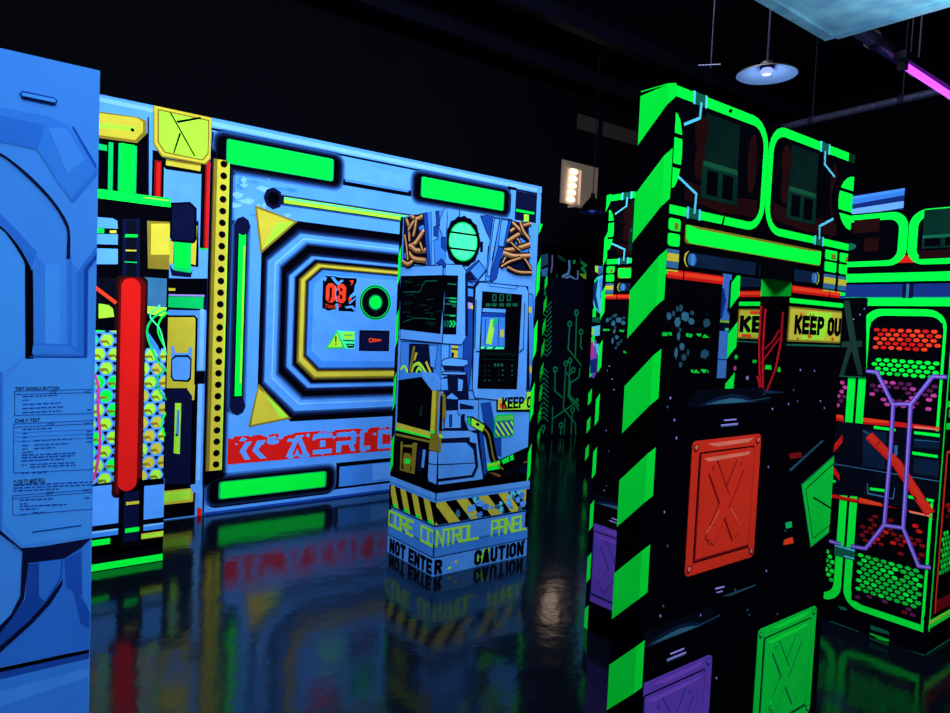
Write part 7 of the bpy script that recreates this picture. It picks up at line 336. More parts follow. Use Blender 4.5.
PRINTS['crate'] = (0.0005, [
  ('window_frame', None, 'green rounded window frame open to the left', 'g 2 0,3714 757,3714 803,3720 847,3738 884,3766 912,3804 930,3847 937,3894 937,4214 930,4261 912,4304 884,4341 847,4370 803,4388 757,4394 0,4394|k 3 0,3763 761,3763 792,3767 821,3779 845,3798 865,3823 877,3852 881,3883 881,4216 877,4247 865,4276 845,4301 821,4320 792,4332 761,4336 0,4336|k 4 499,4380 527,4380 518,4358 489,4358|k 4 518,3762 505,3713 488,3711 502,3760', []),
  ('window_frame', None, 'green rounded window frame open to the right', 'g 2 941,3894 947,3847 965,3804 993,3766 1031,3738 1074,3720 1121,3714 2073,3714 2073,4394 1121,4394 1074,4388 1031,4370 993,4341 965,4304 947,4261 941,4214|k 3 997,3883 1001,3852 1013,3823 1032,3798 1057,3779 1086,3767 1117,3763 2073,3763 2073,4336 1117,4336 1086,4332 1057,4320 1032,4301 1013,4276 1001,4247 997,4216|t 4 1983,4336 2073,4336 2073,4394 1983,4394', []),
  ('window_view', None, 'dim green console behind the left frame', 'M 4 120,3809 482,3780 845,3797 845,3901 482,3878 120,3912|t2 5 275,3878 614,3878 614,4307 275,4307|t 6 265,3838 624,3838 624,4027 265,4027|T2 6 275,4015 614,4015 614,4044 275,4044|k 7 315,3861 421,3861 421,3998 315,3998|k 7 469,3861 574,3861 574,3998 469,3998|M 5 300,4193 297,4224 289,4252 275,4274 259,4288 240,4293 221,4288 205,4274 191,4252 183,4224 180,4193 183,4162 191,4134 205,4112 221,4098 240,4093 259,4098 275,4112 289,4134 297,4162|M 5 290,4021 288,4052 280,4080 269,4102 255,4116 240,4121 225,4116 211,4102 200,4080 192,4052 190,4021 192,3990 200,3962 211,3940 225,3926 240,3921 255,3926 269,3940 280,3962 288,3990|M 5 815,4107 812,4162 805,4213 794,4252 780,4278 765,4287 749,4278 735,4252 724,4213 717,4162 715,4107 717,4051 724,4001 735,3961 749,3936 765,3927 780,3936 794,3961 805,4001 812,4051', []),
  ('window_view', None, 'dim green console behind the right frame', 'M 4 1033,3809 1453,3780 1873,3797 1873,3901 1453,3878 1033,3912|t2 5 1201,3878 1554,3878 1554,4307 1201,4307|t 6 1191,3838 1564,3838 1564,4027 1191,4027|T2 6 1201,4015 1554,4015 1554,4044 1201,4044|k 7 1241,3861 1353,3861 1353,3998 1241,3998|k 7 1401,3861 1514,3861 1514,3998 1401,3998|M 5 1213,4193 1210,4224 1201,4252 1188,4274 1171,4288 1153,4293 1134,4288 1117,4274 1104,4252 1096,4224 1093,4193 1096,4162 1104,4134 1117,4112 1134,4098 1153,4093 1171,4098 1188,4112 1201,4134 1210,4162|M 5 1203,4021 1200,4052 1193,4080 1182,4102 1168,4116 1153,4121 1137,4116 1123,4102 1112,4080 1105,4052 1103,4021 1105,3990 1112,3962 1123,3940 1137,3926 1153,3921 1168,3926 1182,3940 1193,3962 1200,3990|M 5 1843,4107 1840,4162 1833,4213 1822,4252 1808,4278 1793,4287 1777,4278 1763,4252 1752,4213 1745,4162 1743,4107 1745,4051 1752,4001 1763,3961 1777,3936 1793,3927 1808,3936 1822,3961 1833,4001 1840,4051', []),
  ('side_shield', None, 'green lens shape at the left edge', 'k 8 104,4050 101,4114 90,4175 74,4226 52,4266 27,4291 0,4300 0,4300 0,3800 27,3808 52,3833 74,3873 90,3925 101,3985|g 9 72,4050 70,4101 62,4150 51,4191 36,4223 19,4243 0,4250 0,4250 0,3850 19,3856 36,3876 51,3908 62,3950 70,3998|k 10 0,4120 72,4120 72,4142 0,4142|k 10 0,3960 72,3960 72,3982 0,3982', []),
  ('side_shield', None, 'green lens shape at the right edge', 'k 8 2073,4287 2073,4287 1994,4279 1921,4255 1857,4217 1809,4168 1779,4111 1768,4050 1779,3988 1809,3931 1857,3882 1921,3844 1994,3820 2073,3812 2073,3812|g 9 2073,4240 2073,4240 2018,4233 1968,4214 1924,4184 1891,4145 1870,4099 1863,4050 1870,4000 1891,3955 1924,3915 1968,3885 2018,3866 2073,3860 2073,3860|k 10 1863,4116 2073,4116 2073,4138 1863,4138|k 10 1863,3964 2073,3964 2073,3986 1863,3986', []),
  ('pale_bracket', None, 'pale blue bent line beside the left lens', 'c 9 212,4351 208,4270 73,4208 80,4194 223,4260 228,4350', []),
  ('pale_bracket', None, 'pale blue bent line beside the left lens', 'c 9 49,3910 214,3843 208,3739 224,3738 231,3854 55,3924', []),
  ('pale_bracket', None, 'pale blue bent line beside the right lens', 'c 9 1625,4342 1631,4249 1783,4188 1789,4203 1647,4260 1641,4343', []),
  ('pale_bracket', None, 'pale blue bent line beside the right lens', 'c 9 1643,3752 1632,3831 1813,3902 1807,3917 1615,3841 1627,3750', []),
  ('frame_clamp', None, None, 'T 5 158,4332 268,4332 268,4398 158,4398|c 6 148,4336 149,4333 151,4330 153,4329 156,4328 160,4328 163,4329 166,4330 168,4333 168,4336 168,4394 168,4397 166,4400 165,4400 151,4400 151,4400 149,4397 148,4394|c 6 258,4336 259,4333 261,4330 263,4329 266,4328 268,4328 271,4329 274,4330 276,4333 276,4336 276,4394 276,4397 274,4400 273,4400 261,4400 261,4400 259,4397 258,4394', []),
  ('frame_clamp', None, None, 'T 5 158,3710 268,3710 268,3767 158,3767|c 6 148,3714 149,3711 151,3708 153,3706 156,3706 160,3706 163,3706 166,3708 168,3711 168,3714 168,3763 168,3766 166,3769 163,3771 160,3771 156,3771 153,3771 151,3769 149,3766 148,3763|c 6 258,3714 259,3711 261,3708 263,3706 266,3706 268,3706 271,3706 274,3708 276,3711 276,3714 276,3763 276,3766 274,3769 271,3771 268,3771 266,3771 263,3771 261,3769 259,3766 258,3763', []),
  ('frame_clamp', None, None, 'T 5 1581,4332 1691,4332 1691,4398 1581,4398|c 6 1571,4336 1572,4333 1573,4330 1576,4329 1579,4328 1583,4328 1586,4329 1589,4330 1590,4333 1591,4336 1591,4394 1590,4397 1589,4400 1588,4400 1574,4400 1573,4400 1572,4397 1571,4394|c 6 1681,4336 1682,4333 1683,4330 1686,4329 1689,4328 1691,4328 1694,4329 1697,4330 1698,4333 1699,4336 1699,4394 1698,4397 1697,4400 1696,4400 1684,4400 1683,4400 1682,4397 1681,4394', []),
  ('frame_clamp', None, None, 'T 5 1581,3710 1691,3710 1691,3767 1581,3767|c 6 1571,3714 1572,3711 1573,3708 1576,3706 1579,3706 1583,3706 1586,3706 1589,3708 1590,3711 1591,3714 1591,3763 1590,3766 1589,3769 1586,3771 1583,3771 1579,3771 1576,3771 1573,3769 1572,3766 1571,3763|c 6 1681,3714 1682,3711 1683,3708 1686,3706 1689,3706 1691,3706 1694,3706 1697,3708 1698,3711 1699,3714 1699,3763 1698,3766 1697,3769 1694,3771 1691,3771 1689,3771 1686,3771 1683,3769 1682,3766 1681,3763', []),
  ('tile_strip', None, None, 'g 3 0,3642 1,3636 5,3630 10,3627 16,3626 87,3626 93,3627 98,3630 102,3636 103,3642 103,3676 102,3682 98,3687 93,3691 87,3692 16,3692 10,3691 5,3687 1,3682 0,3676|o 4 51,3633 83,3633 83,3669 51,3669|g 3 0,3558 1,3552 5,3547 10,3543 16,3542 87,3542 93,3543 98,3547 102,3552 103,3558 103,3595 102,3601 98,3607 93,3610 87,3611 16,3611 10,3610 5,3607 1,3601 0,3595|S 3 0,3424 103,3424 103,3525 0,3525|y 4 0,3460 103,3460 103,3503 0,3503|g 3 0,3388 103,3388 103,3413 0,3413', []),
  ('tile_strip', None, None, 'g 3 1741,3642 1742,3636 1746,3630 1751,3627 1757,3626 1895,3626 1901,3627 1906,3630 1910,3636 1911,3642 1911,3676 1910,3682 1906,3687 1901,3691 1895,3692 1757,3692 1751,3691 1746,3687 1742,3682 1741,3676|o 4 1826,3633 1891,3633 1891,3669 1826,3669|g 3 1741,3558 1742,3552 1746,3547 1751,3543 1757,3542 1895,3542 1901,3543 1906,3547 1910,3552 1911,3558 1911,3595 1910,3601 1906,3607 1901,3610 1895,3611 1757,3611 1751,3610 1746,3607 1742,3601 1741,3595|S 3 1741,3424 1911,3424 1911,3525 1741,3525|y 4 1741,3460 1911,3460 1911,3503 1741,3503|g 3 1741,3388 1911,3388 1911,3413 1741,3413', []),
  ('tile_strip', None, None, 'g 3 1951,3642 1952,3636 1956,3630 1961,3627 1967,3626 2073,3626 2073,3692 1967,3692 1961,3691 1956,3687 1952,3682 1951,3676|o 4 2042,3633 2073,3633 2073,3669 2042,3669|g 3 1951,3558 1952,3552 1956,3547 1961,3543 1967,3542 2073,3542 2073,3611 1967,3611 1961,3610 1956,3607 1952,3601 1951,3595|S 3 1951,3424 2073,3424 2073,3525 1951,3525|y 4 1951,3460 2073,3460 2073,3503 1951,3503|g 3 1951,3388 2073,3388 2073,3413 1951,3413', []),
  ('green_bar', None, None, 'o 3 148,3590 150,3582 154,3576 161,3571 168,3570 1662,3570 1669,3571 1676,3576 1680,3582 1682,3590 1682,3654 1680,3662 1676,3668 1669,3672 1662,3674 168,3674 161,3672 154,3668 150,3662 148,3654|g 4 152,3670 212,3668 272,3660 1518,3660 1618,3666 1678,3670 1674,3594 1654,3574 192,3574 158,3598', []),
  ('blue_tube', None, None, 'y 3 152,3484 156,3467 165,3453 179,3444 196,3440 1634,3440 1651,3444 1665,3453 1674,3467 1678,3484 1678,3485 1674,3502 1665,3516 1651,3525 1634,3529 196,3529 179,3525 165,3516 156,3502 152,3485|k 4 164,3484 168,3467 178,3452 193,3442 210,3438 1620,3438 1638,3442 1652,3452 1662,3467 1666,3484 1666,3485 1662,3502 1652,3517 1638,3527 1620,3531 210,3531 193,3527 178,3517 168,3502 164,3485|s2 5 172,3484 175,3470 184,3457 196,3449 210,3446 1620,3446 1634,3449 1647,3457 1655,3470 1658,3484 1658,3485 1655,3499 1647,3512 1634,3520 1620,3523 210,3523 196,3520 184,3512 175,3499 172,3485|S 6 182,3484 185,3471 192,3460 203,3453 216,3450 229,3450 242,3453 253,3460 260,3471 262,3484 262,3485 260,3498 253,3509 242,3516 229,3519 216,3519 203,3516 192,3509 185,3498 182,3485|m 7 212,3454 242,3454 242,3515 212,3515|S 6 1568,3484 1570,3471 1578,3460 1589,3453 1602,3450 1614,3450 1627,3453 1638,3460 1645,3471 1648,3484 1648,3485 1645,3498 1638,3509 1627,3516 1614,3519 1602,3519 1589,3516 1578,3509 1570,3498 1568,3485|m 7 1608,3454 1628,3454 1628,3515 1608,3515|k 6 875,3446 915,3446 915,3523 875,3523|k 6 927,3446 1335,3446 1335,3523 927,3523', []),
  ('red_stripe', None, 'red stripe left of the opening', 'r 3 10,3368 539,3368 539,3416 10,3416|R 4 10,3384 539,3384 539,3408 10,3408|k 5 150,3368 160,3368 160,3416 150,3416', []),
  ('red_stripe', None, 'red stripe right of the opening', 'r 3 1327,3368 1993,3368 1993,3416 1327,3416|R 4 1327,3384 1993,3384 1993,3408 1327,3408|d 3 1993,3368 2073,3368 2073,3416 1993,3416|k 5 1833,3368 1843,3368 1843,3416 1833,3416', []),
  ('code_lettering', None, None, '', [('T', 6, 'SHS', 0.5384, 1.74, 0.6545, 1.756, 0.0), ('e', 6, 'U', 0.4773, 1.735, 0.4975, 1.756, 0.0)]),
  ('cell_mesh', None, None, 'S2 3 40,3139 63,3145 70,3166 53,3181 34,3180 27,3155|S3 3 99,3166 100,3182 88,3192 75,3185 75,3167 86,3159|S2 3 97,3129 110,3107 140,3103 154,3130 139,3159 111,3152|S2 3 156,3174 163,3147 204,3136 228,3159 221,3185 182,3192|S2 3 221,3140 238,3121 268,3122 284,3140 267,3155 239,3160|S3 3 240,3196 238,3182 251,3173 270,3179 274,3191 258,3201|S3 3 162,3197 166,3218 150,3231 137,3218 137,3197 148,3188|S3 3 144,3093 144,3081 156,3077 167,3083 164,3096 154,3100|S2 3 156,3042 157,3063 145,3077 133,3066 129,3043 144,3027|S2 3 198,2980 204,3001 188,3014 162,3015 158,2992 172,2973|S2 3 142,2944 143,2973 132,2992 116,2972 115,2945 130,2925|S3 3 195,2916 220,2919 227,2938 208,2955 184,2947 182,2927|S3 3 245,2978 236,2982 228,2969 230,2948 240,2942 249,2956|S3 3 108,3194 120,3186 131,3195 130,3210 118,3219 108,3209|S3 3 413,3112 439,3133 417,3159 385,3159 365,3137 377,3111|s 3 383,3184 397,3175 422,3178 422,3192 408,3200 388,3197|S3 3 407,2926 441,2949 433,2976 394,2984 366,2967 360,2937|S3 3 188,2884 194,2902 177,2910 163,2902 161,2887 176,2876', []),
  ('green_notches', None, None, 'g2 4 0,3071 35,3073 51,3053 0,3052|g2 4 42,3072 73,3074 84,3058 64,3054|g2 4 209,3072 230,3072 230,3049 211,3055|g2 4 238,3070 271,3069 261,3048 232,3051|g2 4 303,3073 359,3073 341,3055 319,3058|g2 4 392,3070 437,3050 367,3050 378,3063|g2 4 272,2867 297,2865 299,2849 281,2849|g2 4 326,2867 363,2845 296,2846 317,2858|g2 4 365,2869 428,2866 415,2846 388,2847|g2 4 436,2862 448,2857 446,2846 435,2848', []),
  ('keep_out_sign', None, None, 'g 3 1308,3309 1309,3306 1310,3303 1313,3301 1316,3301 2045,3301 2048,3301 2050,3303 2052,3306 2053,3309 2053,3325 2052,3328 2050,3330 2048,3332 2045,3333 1316,3333 1313,3332 1310,3330 1309,3328 1308,3325|o 4 1308,3058 1309,3054 1311,3050 1315,3047 1320,3046 2031,3046 2035,3047 2039,3050 2042,3054 2043,3058 2043,3265 2042,3269 2039,3273 2035,3276 2031,3277 1320,3277 1315,3276 1311,3273 1309,3269 1308,3265|y 5 1320,3070 1321,3066 1323,3062 1327,3059 1332,3058 2021,3058 2025,3059 2029,3062 2032,3066 2033,3070 2033,3253 2032,3257 2029,3261 2025,3264 2021,3265 1332,3265 1327,3264 1323,3261 1321,3257 1320,3253|l 6 1488,3066 1793,3062 1893,3257 1548,3253|T 3 1308,3018 2043,3018 2043,3030 1308,3030|R 7 1767,3165 1760,3173 1745,3173 1738,3165 1745,3158 1760,3158|o 7 1454,3065 1446,3072 1429,3072 1420,3065 1429,3059 1446,3059|R 7 1611,3162 1598,3173 1572,3173 1559,3162 1572,3151 1598,3151|o 7 1437,3169 1426,3178 1402,3178 1391,3169 1402,3161 1426,3161|R 7 1484,3232 1475,3242 1459,3242 1450,3232 1459,3222 1475,3222|o 7 1597,3230 1591,3240 1581,3240 1575,3230 1581,3220 1591,3220|R 7 1764,3159 1759,3166 1748,3166 1742,3159 1748,3152 1759,3152|o 7 1636,3153 1628,3164 1613,3164 1605,3153 1613,3143 1628,3143|R 7 1412,3155 1406,3166 1393,3166 1387,3155 1393,3144 1406,3144|o 7 1625,3085 1616,3092 1597,3092 1588,3085 1597,3078 1616,3078|R 7 1614,3085 1601,3097 1575,3097 1563,3085 1575,3073 1601,3073|o 7 1633,3226 1628,3238 1617,3238 1611,3226 1617,3215 1628,3215|R 7 1944,3075 1933,3087 1911,3087 1900,3075 1911,3063 1933,3063|o 7 1941,3074 1936,3086 1926,3086 1921,3074 1926,3061 1936,3061', []),
  ('sign_lettering', 'keep_out_sign', None, 'k 9 1384,3098 1415,3098 1415,3225 1384,3225|k 9 1384,3144 1399,3128 1478,3205 1478,3212 1466,3225 1453,3225 1384,3157|k 9 1398,3169 1452,3098 1465,3098 1478,3109 1478,3116 1424,3188|k 9 1577,3225 1486,3225 1486,3098 1577,3098 1577,3130 1517,3130 1517,3193 1577,3193|k 9 1486,3146 1568,3146 1568,3177 1486,3177|k 9 1679,3225 1588,3225 1588,3098 1679,3098 1679,3130 1619,3130 1619,3193 1679,3193|k 9 1588,3146 1670,3146 1670,3177 1588,3177|k 9 1690,3098 1721,3098 1721,3193 1743,3193 1750,3189 1750,3179 1742,3174 1690,3174 1690,3142 1753,3142 1781,3163 1781,3206 1752,3225 1702,3225 1690,3225|k 9 1868,3098 1886,3123 1869,3136 1869,3188 1877,3193 1890,3193 1898,3188 1898,3136 1890,3130 1865,3130 1865,3098 1901,3098 1929,3120 1929,3204 1901,3225 1866,3225 1837,3204 1837,3120 1866,3098|k 9 1939,3225 1939,3120 1968,3098 2003,3098 2031,3120 2031,3225 2000,3225 2000,3136 1992,3130 1979,3130 1971,3136 1971,3225', []),
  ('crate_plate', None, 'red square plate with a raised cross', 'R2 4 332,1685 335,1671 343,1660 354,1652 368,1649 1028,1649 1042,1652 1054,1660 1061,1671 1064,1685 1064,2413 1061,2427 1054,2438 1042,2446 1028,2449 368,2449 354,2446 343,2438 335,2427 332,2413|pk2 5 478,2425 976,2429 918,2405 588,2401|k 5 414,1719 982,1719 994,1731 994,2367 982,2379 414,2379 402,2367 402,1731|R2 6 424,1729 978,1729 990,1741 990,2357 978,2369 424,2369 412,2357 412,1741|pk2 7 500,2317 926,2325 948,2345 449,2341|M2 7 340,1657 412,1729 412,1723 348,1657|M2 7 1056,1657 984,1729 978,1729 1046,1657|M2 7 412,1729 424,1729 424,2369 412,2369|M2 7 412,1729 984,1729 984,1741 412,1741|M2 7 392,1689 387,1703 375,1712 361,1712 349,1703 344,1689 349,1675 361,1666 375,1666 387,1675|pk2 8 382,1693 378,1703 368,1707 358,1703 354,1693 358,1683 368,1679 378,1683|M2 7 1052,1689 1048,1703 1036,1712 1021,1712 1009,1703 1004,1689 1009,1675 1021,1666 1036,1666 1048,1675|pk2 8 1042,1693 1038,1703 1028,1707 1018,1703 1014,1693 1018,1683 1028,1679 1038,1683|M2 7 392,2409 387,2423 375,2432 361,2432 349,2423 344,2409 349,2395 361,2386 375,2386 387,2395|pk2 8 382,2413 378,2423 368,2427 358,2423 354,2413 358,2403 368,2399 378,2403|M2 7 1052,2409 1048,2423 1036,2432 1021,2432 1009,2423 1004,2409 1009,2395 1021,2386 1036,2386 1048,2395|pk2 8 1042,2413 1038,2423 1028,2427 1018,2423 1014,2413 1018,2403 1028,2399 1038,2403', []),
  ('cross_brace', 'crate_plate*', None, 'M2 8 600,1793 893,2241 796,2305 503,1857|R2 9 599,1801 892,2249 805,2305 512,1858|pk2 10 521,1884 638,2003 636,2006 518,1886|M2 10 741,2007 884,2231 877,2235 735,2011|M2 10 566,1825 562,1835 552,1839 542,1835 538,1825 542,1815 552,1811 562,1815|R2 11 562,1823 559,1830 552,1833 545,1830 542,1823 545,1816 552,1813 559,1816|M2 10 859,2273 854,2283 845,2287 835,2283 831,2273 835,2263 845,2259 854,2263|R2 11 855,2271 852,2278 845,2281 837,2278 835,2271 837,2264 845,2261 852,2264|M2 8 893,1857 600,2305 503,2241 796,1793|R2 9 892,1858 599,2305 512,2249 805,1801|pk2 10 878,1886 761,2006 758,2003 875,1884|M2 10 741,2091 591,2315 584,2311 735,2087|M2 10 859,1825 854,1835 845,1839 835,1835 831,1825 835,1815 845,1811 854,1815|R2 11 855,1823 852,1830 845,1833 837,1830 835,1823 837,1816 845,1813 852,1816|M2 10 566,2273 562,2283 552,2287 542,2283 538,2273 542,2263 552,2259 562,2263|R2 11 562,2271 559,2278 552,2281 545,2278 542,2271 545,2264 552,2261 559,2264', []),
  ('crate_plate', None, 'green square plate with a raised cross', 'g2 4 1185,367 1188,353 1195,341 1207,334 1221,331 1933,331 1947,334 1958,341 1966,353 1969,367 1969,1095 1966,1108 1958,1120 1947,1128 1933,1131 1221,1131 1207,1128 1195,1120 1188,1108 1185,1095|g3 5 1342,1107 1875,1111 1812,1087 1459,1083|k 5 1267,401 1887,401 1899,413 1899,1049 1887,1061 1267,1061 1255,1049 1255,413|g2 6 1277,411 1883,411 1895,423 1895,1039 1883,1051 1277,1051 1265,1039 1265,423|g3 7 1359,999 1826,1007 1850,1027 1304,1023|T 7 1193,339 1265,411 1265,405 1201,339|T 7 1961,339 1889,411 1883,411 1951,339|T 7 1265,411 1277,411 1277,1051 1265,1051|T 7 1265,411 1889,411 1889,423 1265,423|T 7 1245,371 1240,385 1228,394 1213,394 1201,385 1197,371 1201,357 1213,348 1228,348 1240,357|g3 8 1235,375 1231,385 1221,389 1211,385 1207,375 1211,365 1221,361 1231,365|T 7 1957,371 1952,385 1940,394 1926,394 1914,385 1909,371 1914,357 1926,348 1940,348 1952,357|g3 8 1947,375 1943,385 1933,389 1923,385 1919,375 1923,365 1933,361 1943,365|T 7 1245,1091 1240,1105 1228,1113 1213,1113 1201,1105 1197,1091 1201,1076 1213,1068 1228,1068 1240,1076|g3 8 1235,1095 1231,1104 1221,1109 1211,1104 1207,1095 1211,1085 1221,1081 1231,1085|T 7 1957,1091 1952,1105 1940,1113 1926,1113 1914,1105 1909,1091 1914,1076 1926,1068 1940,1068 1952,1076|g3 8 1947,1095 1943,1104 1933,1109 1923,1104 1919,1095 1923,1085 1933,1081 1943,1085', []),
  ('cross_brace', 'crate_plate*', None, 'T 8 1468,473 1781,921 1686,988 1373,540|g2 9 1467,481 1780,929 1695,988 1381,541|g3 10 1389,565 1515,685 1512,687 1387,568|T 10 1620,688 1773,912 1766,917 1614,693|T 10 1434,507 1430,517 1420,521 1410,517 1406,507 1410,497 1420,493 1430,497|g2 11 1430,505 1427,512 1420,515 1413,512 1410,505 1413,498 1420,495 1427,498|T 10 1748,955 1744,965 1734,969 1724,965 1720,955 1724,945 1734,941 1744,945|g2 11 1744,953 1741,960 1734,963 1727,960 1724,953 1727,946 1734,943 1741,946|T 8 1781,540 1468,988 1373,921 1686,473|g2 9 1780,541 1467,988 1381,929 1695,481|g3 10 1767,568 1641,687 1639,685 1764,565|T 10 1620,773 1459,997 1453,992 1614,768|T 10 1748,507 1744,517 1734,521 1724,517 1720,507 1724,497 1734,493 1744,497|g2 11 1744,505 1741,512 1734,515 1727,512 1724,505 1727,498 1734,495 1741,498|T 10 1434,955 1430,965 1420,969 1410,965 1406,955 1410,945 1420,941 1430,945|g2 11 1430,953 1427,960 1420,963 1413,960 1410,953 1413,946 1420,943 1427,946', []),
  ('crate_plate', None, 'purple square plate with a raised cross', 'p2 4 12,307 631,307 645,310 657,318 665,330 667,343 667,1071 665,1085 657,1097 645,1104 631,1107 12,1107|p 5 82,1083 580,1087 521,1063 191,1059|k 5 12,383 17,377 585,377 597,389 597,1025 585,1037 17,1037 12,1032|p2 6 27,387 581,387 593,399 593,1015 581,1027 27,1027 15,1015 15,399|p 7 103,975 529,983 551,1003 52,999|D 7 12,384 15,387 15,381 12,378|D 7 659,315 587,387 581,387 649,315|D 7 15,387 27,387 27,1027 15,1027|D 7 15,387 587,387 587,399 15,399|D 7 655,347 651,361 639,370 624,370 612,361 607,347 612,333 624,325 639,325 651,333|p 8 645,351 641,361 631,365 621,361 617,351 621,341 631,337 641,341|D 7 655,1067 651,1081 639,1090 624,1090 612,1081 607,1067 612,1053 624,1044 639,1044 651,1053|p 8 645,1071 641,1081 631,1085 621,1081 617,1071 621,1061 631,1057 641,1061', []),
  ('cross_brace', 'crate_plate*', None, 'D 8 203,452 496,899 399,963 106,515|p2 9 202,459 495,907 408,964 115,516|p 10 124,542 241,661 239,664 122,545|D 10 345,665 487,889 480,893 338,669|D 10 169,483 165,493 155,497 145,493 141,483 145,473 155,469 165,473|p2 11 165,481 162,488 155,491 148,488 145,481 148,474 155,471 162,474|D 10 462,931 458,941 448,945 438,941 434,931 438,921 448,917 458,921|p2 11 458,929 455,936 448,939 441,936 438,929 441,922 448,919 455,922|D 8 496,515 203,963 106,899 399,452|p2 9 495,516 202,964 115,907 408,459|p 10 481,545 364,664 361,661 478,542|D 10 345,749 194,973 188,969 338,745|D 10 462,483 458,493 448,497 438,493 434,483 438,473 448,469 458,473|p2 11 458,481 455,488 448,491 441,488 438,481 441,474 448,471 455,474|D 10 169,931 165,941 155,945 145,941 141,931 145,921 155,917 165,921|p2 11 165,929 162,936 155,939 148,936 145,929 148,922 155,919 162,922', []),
  ('tilted_plate', None, 'green plate set at a tilt on the right edge', 'T 4 1619,2058 2073,2226 2073,1648 1812,1581|g2 5 1628,2052 2073,2218 2073,1657 1816,1590|k 6 1679,2023 2071,2169 2073,2145 2073,1704 1834,1642|g2 7 1688,2018 2066,2158 2073,2046 2073,1712 1837,1651|k 8 1791,1944 2073,1829 2073,1842 1796,1955', []),
  ('crate_lid', None, 'dark lid with handle above the red plate', 's 2 252,2648 1144,2648 1044,2748 352,2748|s2 3 372,2656 984,2656 858,2700 698,2716 538,2700|S2 4 432,2660 924,2660 818,2680 698,2690 578,2680|S3 4 858,2660 1144,2676 1144,2680 858,2666|k 4 618,2636 778,2636 778,2656 618,2656|v 4 608,2524 788,2524 788,2532 608,2532|v 4 638,2552 768,2552 768,2560 638,2560|S3 4 608,2516 788,2516 788,2524 608,2524', []),
  ('crate_lid', None, 'dark lid with handle above the purple plate', 's 2 0,1307 727,1307 627,1407 0,1407|s2 3 0,1317 0,1315 567,1315 461,1359 301,1375 141,1359|S2 4 55,1319 507,1319 421,1339 301,1349 181,1339|S3 4 461,1319 727,1335 727,1339 461,1325|k 4 221,1295 381,1295 381,1315 221,1315|v 4 211,1183 391,1183 391,1191 211,1191|v 4 241,1211 371,1211 371,1219 241,1219|S3 4 211,1175 391,1175 391,1183 211,1183', []),
  ('speck_pattern', None, None, 'v 3 109,2708 106,2715 100,2715 97,2708 100,2702 106,2702|S 3 86,2659 84,2666 78,2666 75,2659 78,2652 84,2652|v 3 156,2583 154,2590 148,2590 145,2583 148,2576 154,2576|v 3 184,2479 182,2486 176,2486 173,2479 176,2472 182,2472|S 3 1066,2704 1063,2711 1058,2711 1055,2704 1058,2697 1063,2697|v 3 1187,2603 1184,2610 1178,2610 1175,2603 1178,2596 1184,2596|S 3 1437,2721 1435,2728 1429,2728 1426,2721 1429,2714 1435,2714|S 3 1500,2644 1497,2651 1492,2651 1489,2644 1492,2637 1497,2637|v 3 1820,2634 1817,2640 1811,2640 1809,2634 1811,2627 1817,2627|v 3 1885,2581 1882,2588 1877,2588 1874,2581 1877,2574 1882,2574|v 3 1184,2221 1181,2228 1176,2228 1173,2221 1176,2215 1181,2215|v 3 114,2065 111,2072 106,2072 103,2065 106,2058 111,2058|S 3 160,1864 157,1871 151,1871 148,1864 151,1857 157,1857|S 3 886,1463 883,1470 877,1470 875,1463 877,1456 883,1456|v 3 1244,1519 1241,1526 1236,1526 1233,1519 1236,1512 1241,1512|S 3 1041,1299 1039,1306 1033,1306 1030,1299 1033,1292 1039,1292|S 3 1069,1260 1067,1267 1061,1267 1058,1260 1061,1253 1067,1253|S 3 1423,1187 1420,1194 1415,1194 1412,1187 1415,1180 1420,1180|S 3 155,1519 152,1526 147,1526 144,1519 147,1512 152,1512|v 3 133,1466 130,1473 124,1473 122,1466 124,1459 130,1459|v 3 522,1384 519,1391 513,1391 511,1384 513,1377 519,1377|v 3 734,935 732,942 726,942 723,935 726,928 732,928|S 3 1456,1756 1453,1763 1448,1763 1445,1756 1448,1749 1453,1749|v 3 1384,2628 1382,2635 1376,2635 1373,2628 1376,2621 1382,2621|v 3 1512,2855 1510,2862 1504,2862 1501,2855 1504,2848 1510,2848|v 3 1705,2847 1702,2854 1697,2854 1694,2847 1697,2840 1702,2840|v 3 657,1521 754,1514 754,1507 658,1511|v 3 670,1493 735,1489 735,1483 671,1487|S3 3 749,1451 1113,1452 1114,1446 827,1438|S3 3 1449,2176 1883,2351 1898,2343 1464,2164|R 3 1445,1695 1550,1699 1570,1654 1436,1662|e 3 1443,1813 1523,1812 1534,1772 1455,1773|M2 3 1422,2288 1581,2289 1614,2251 1453,2251', []),
])
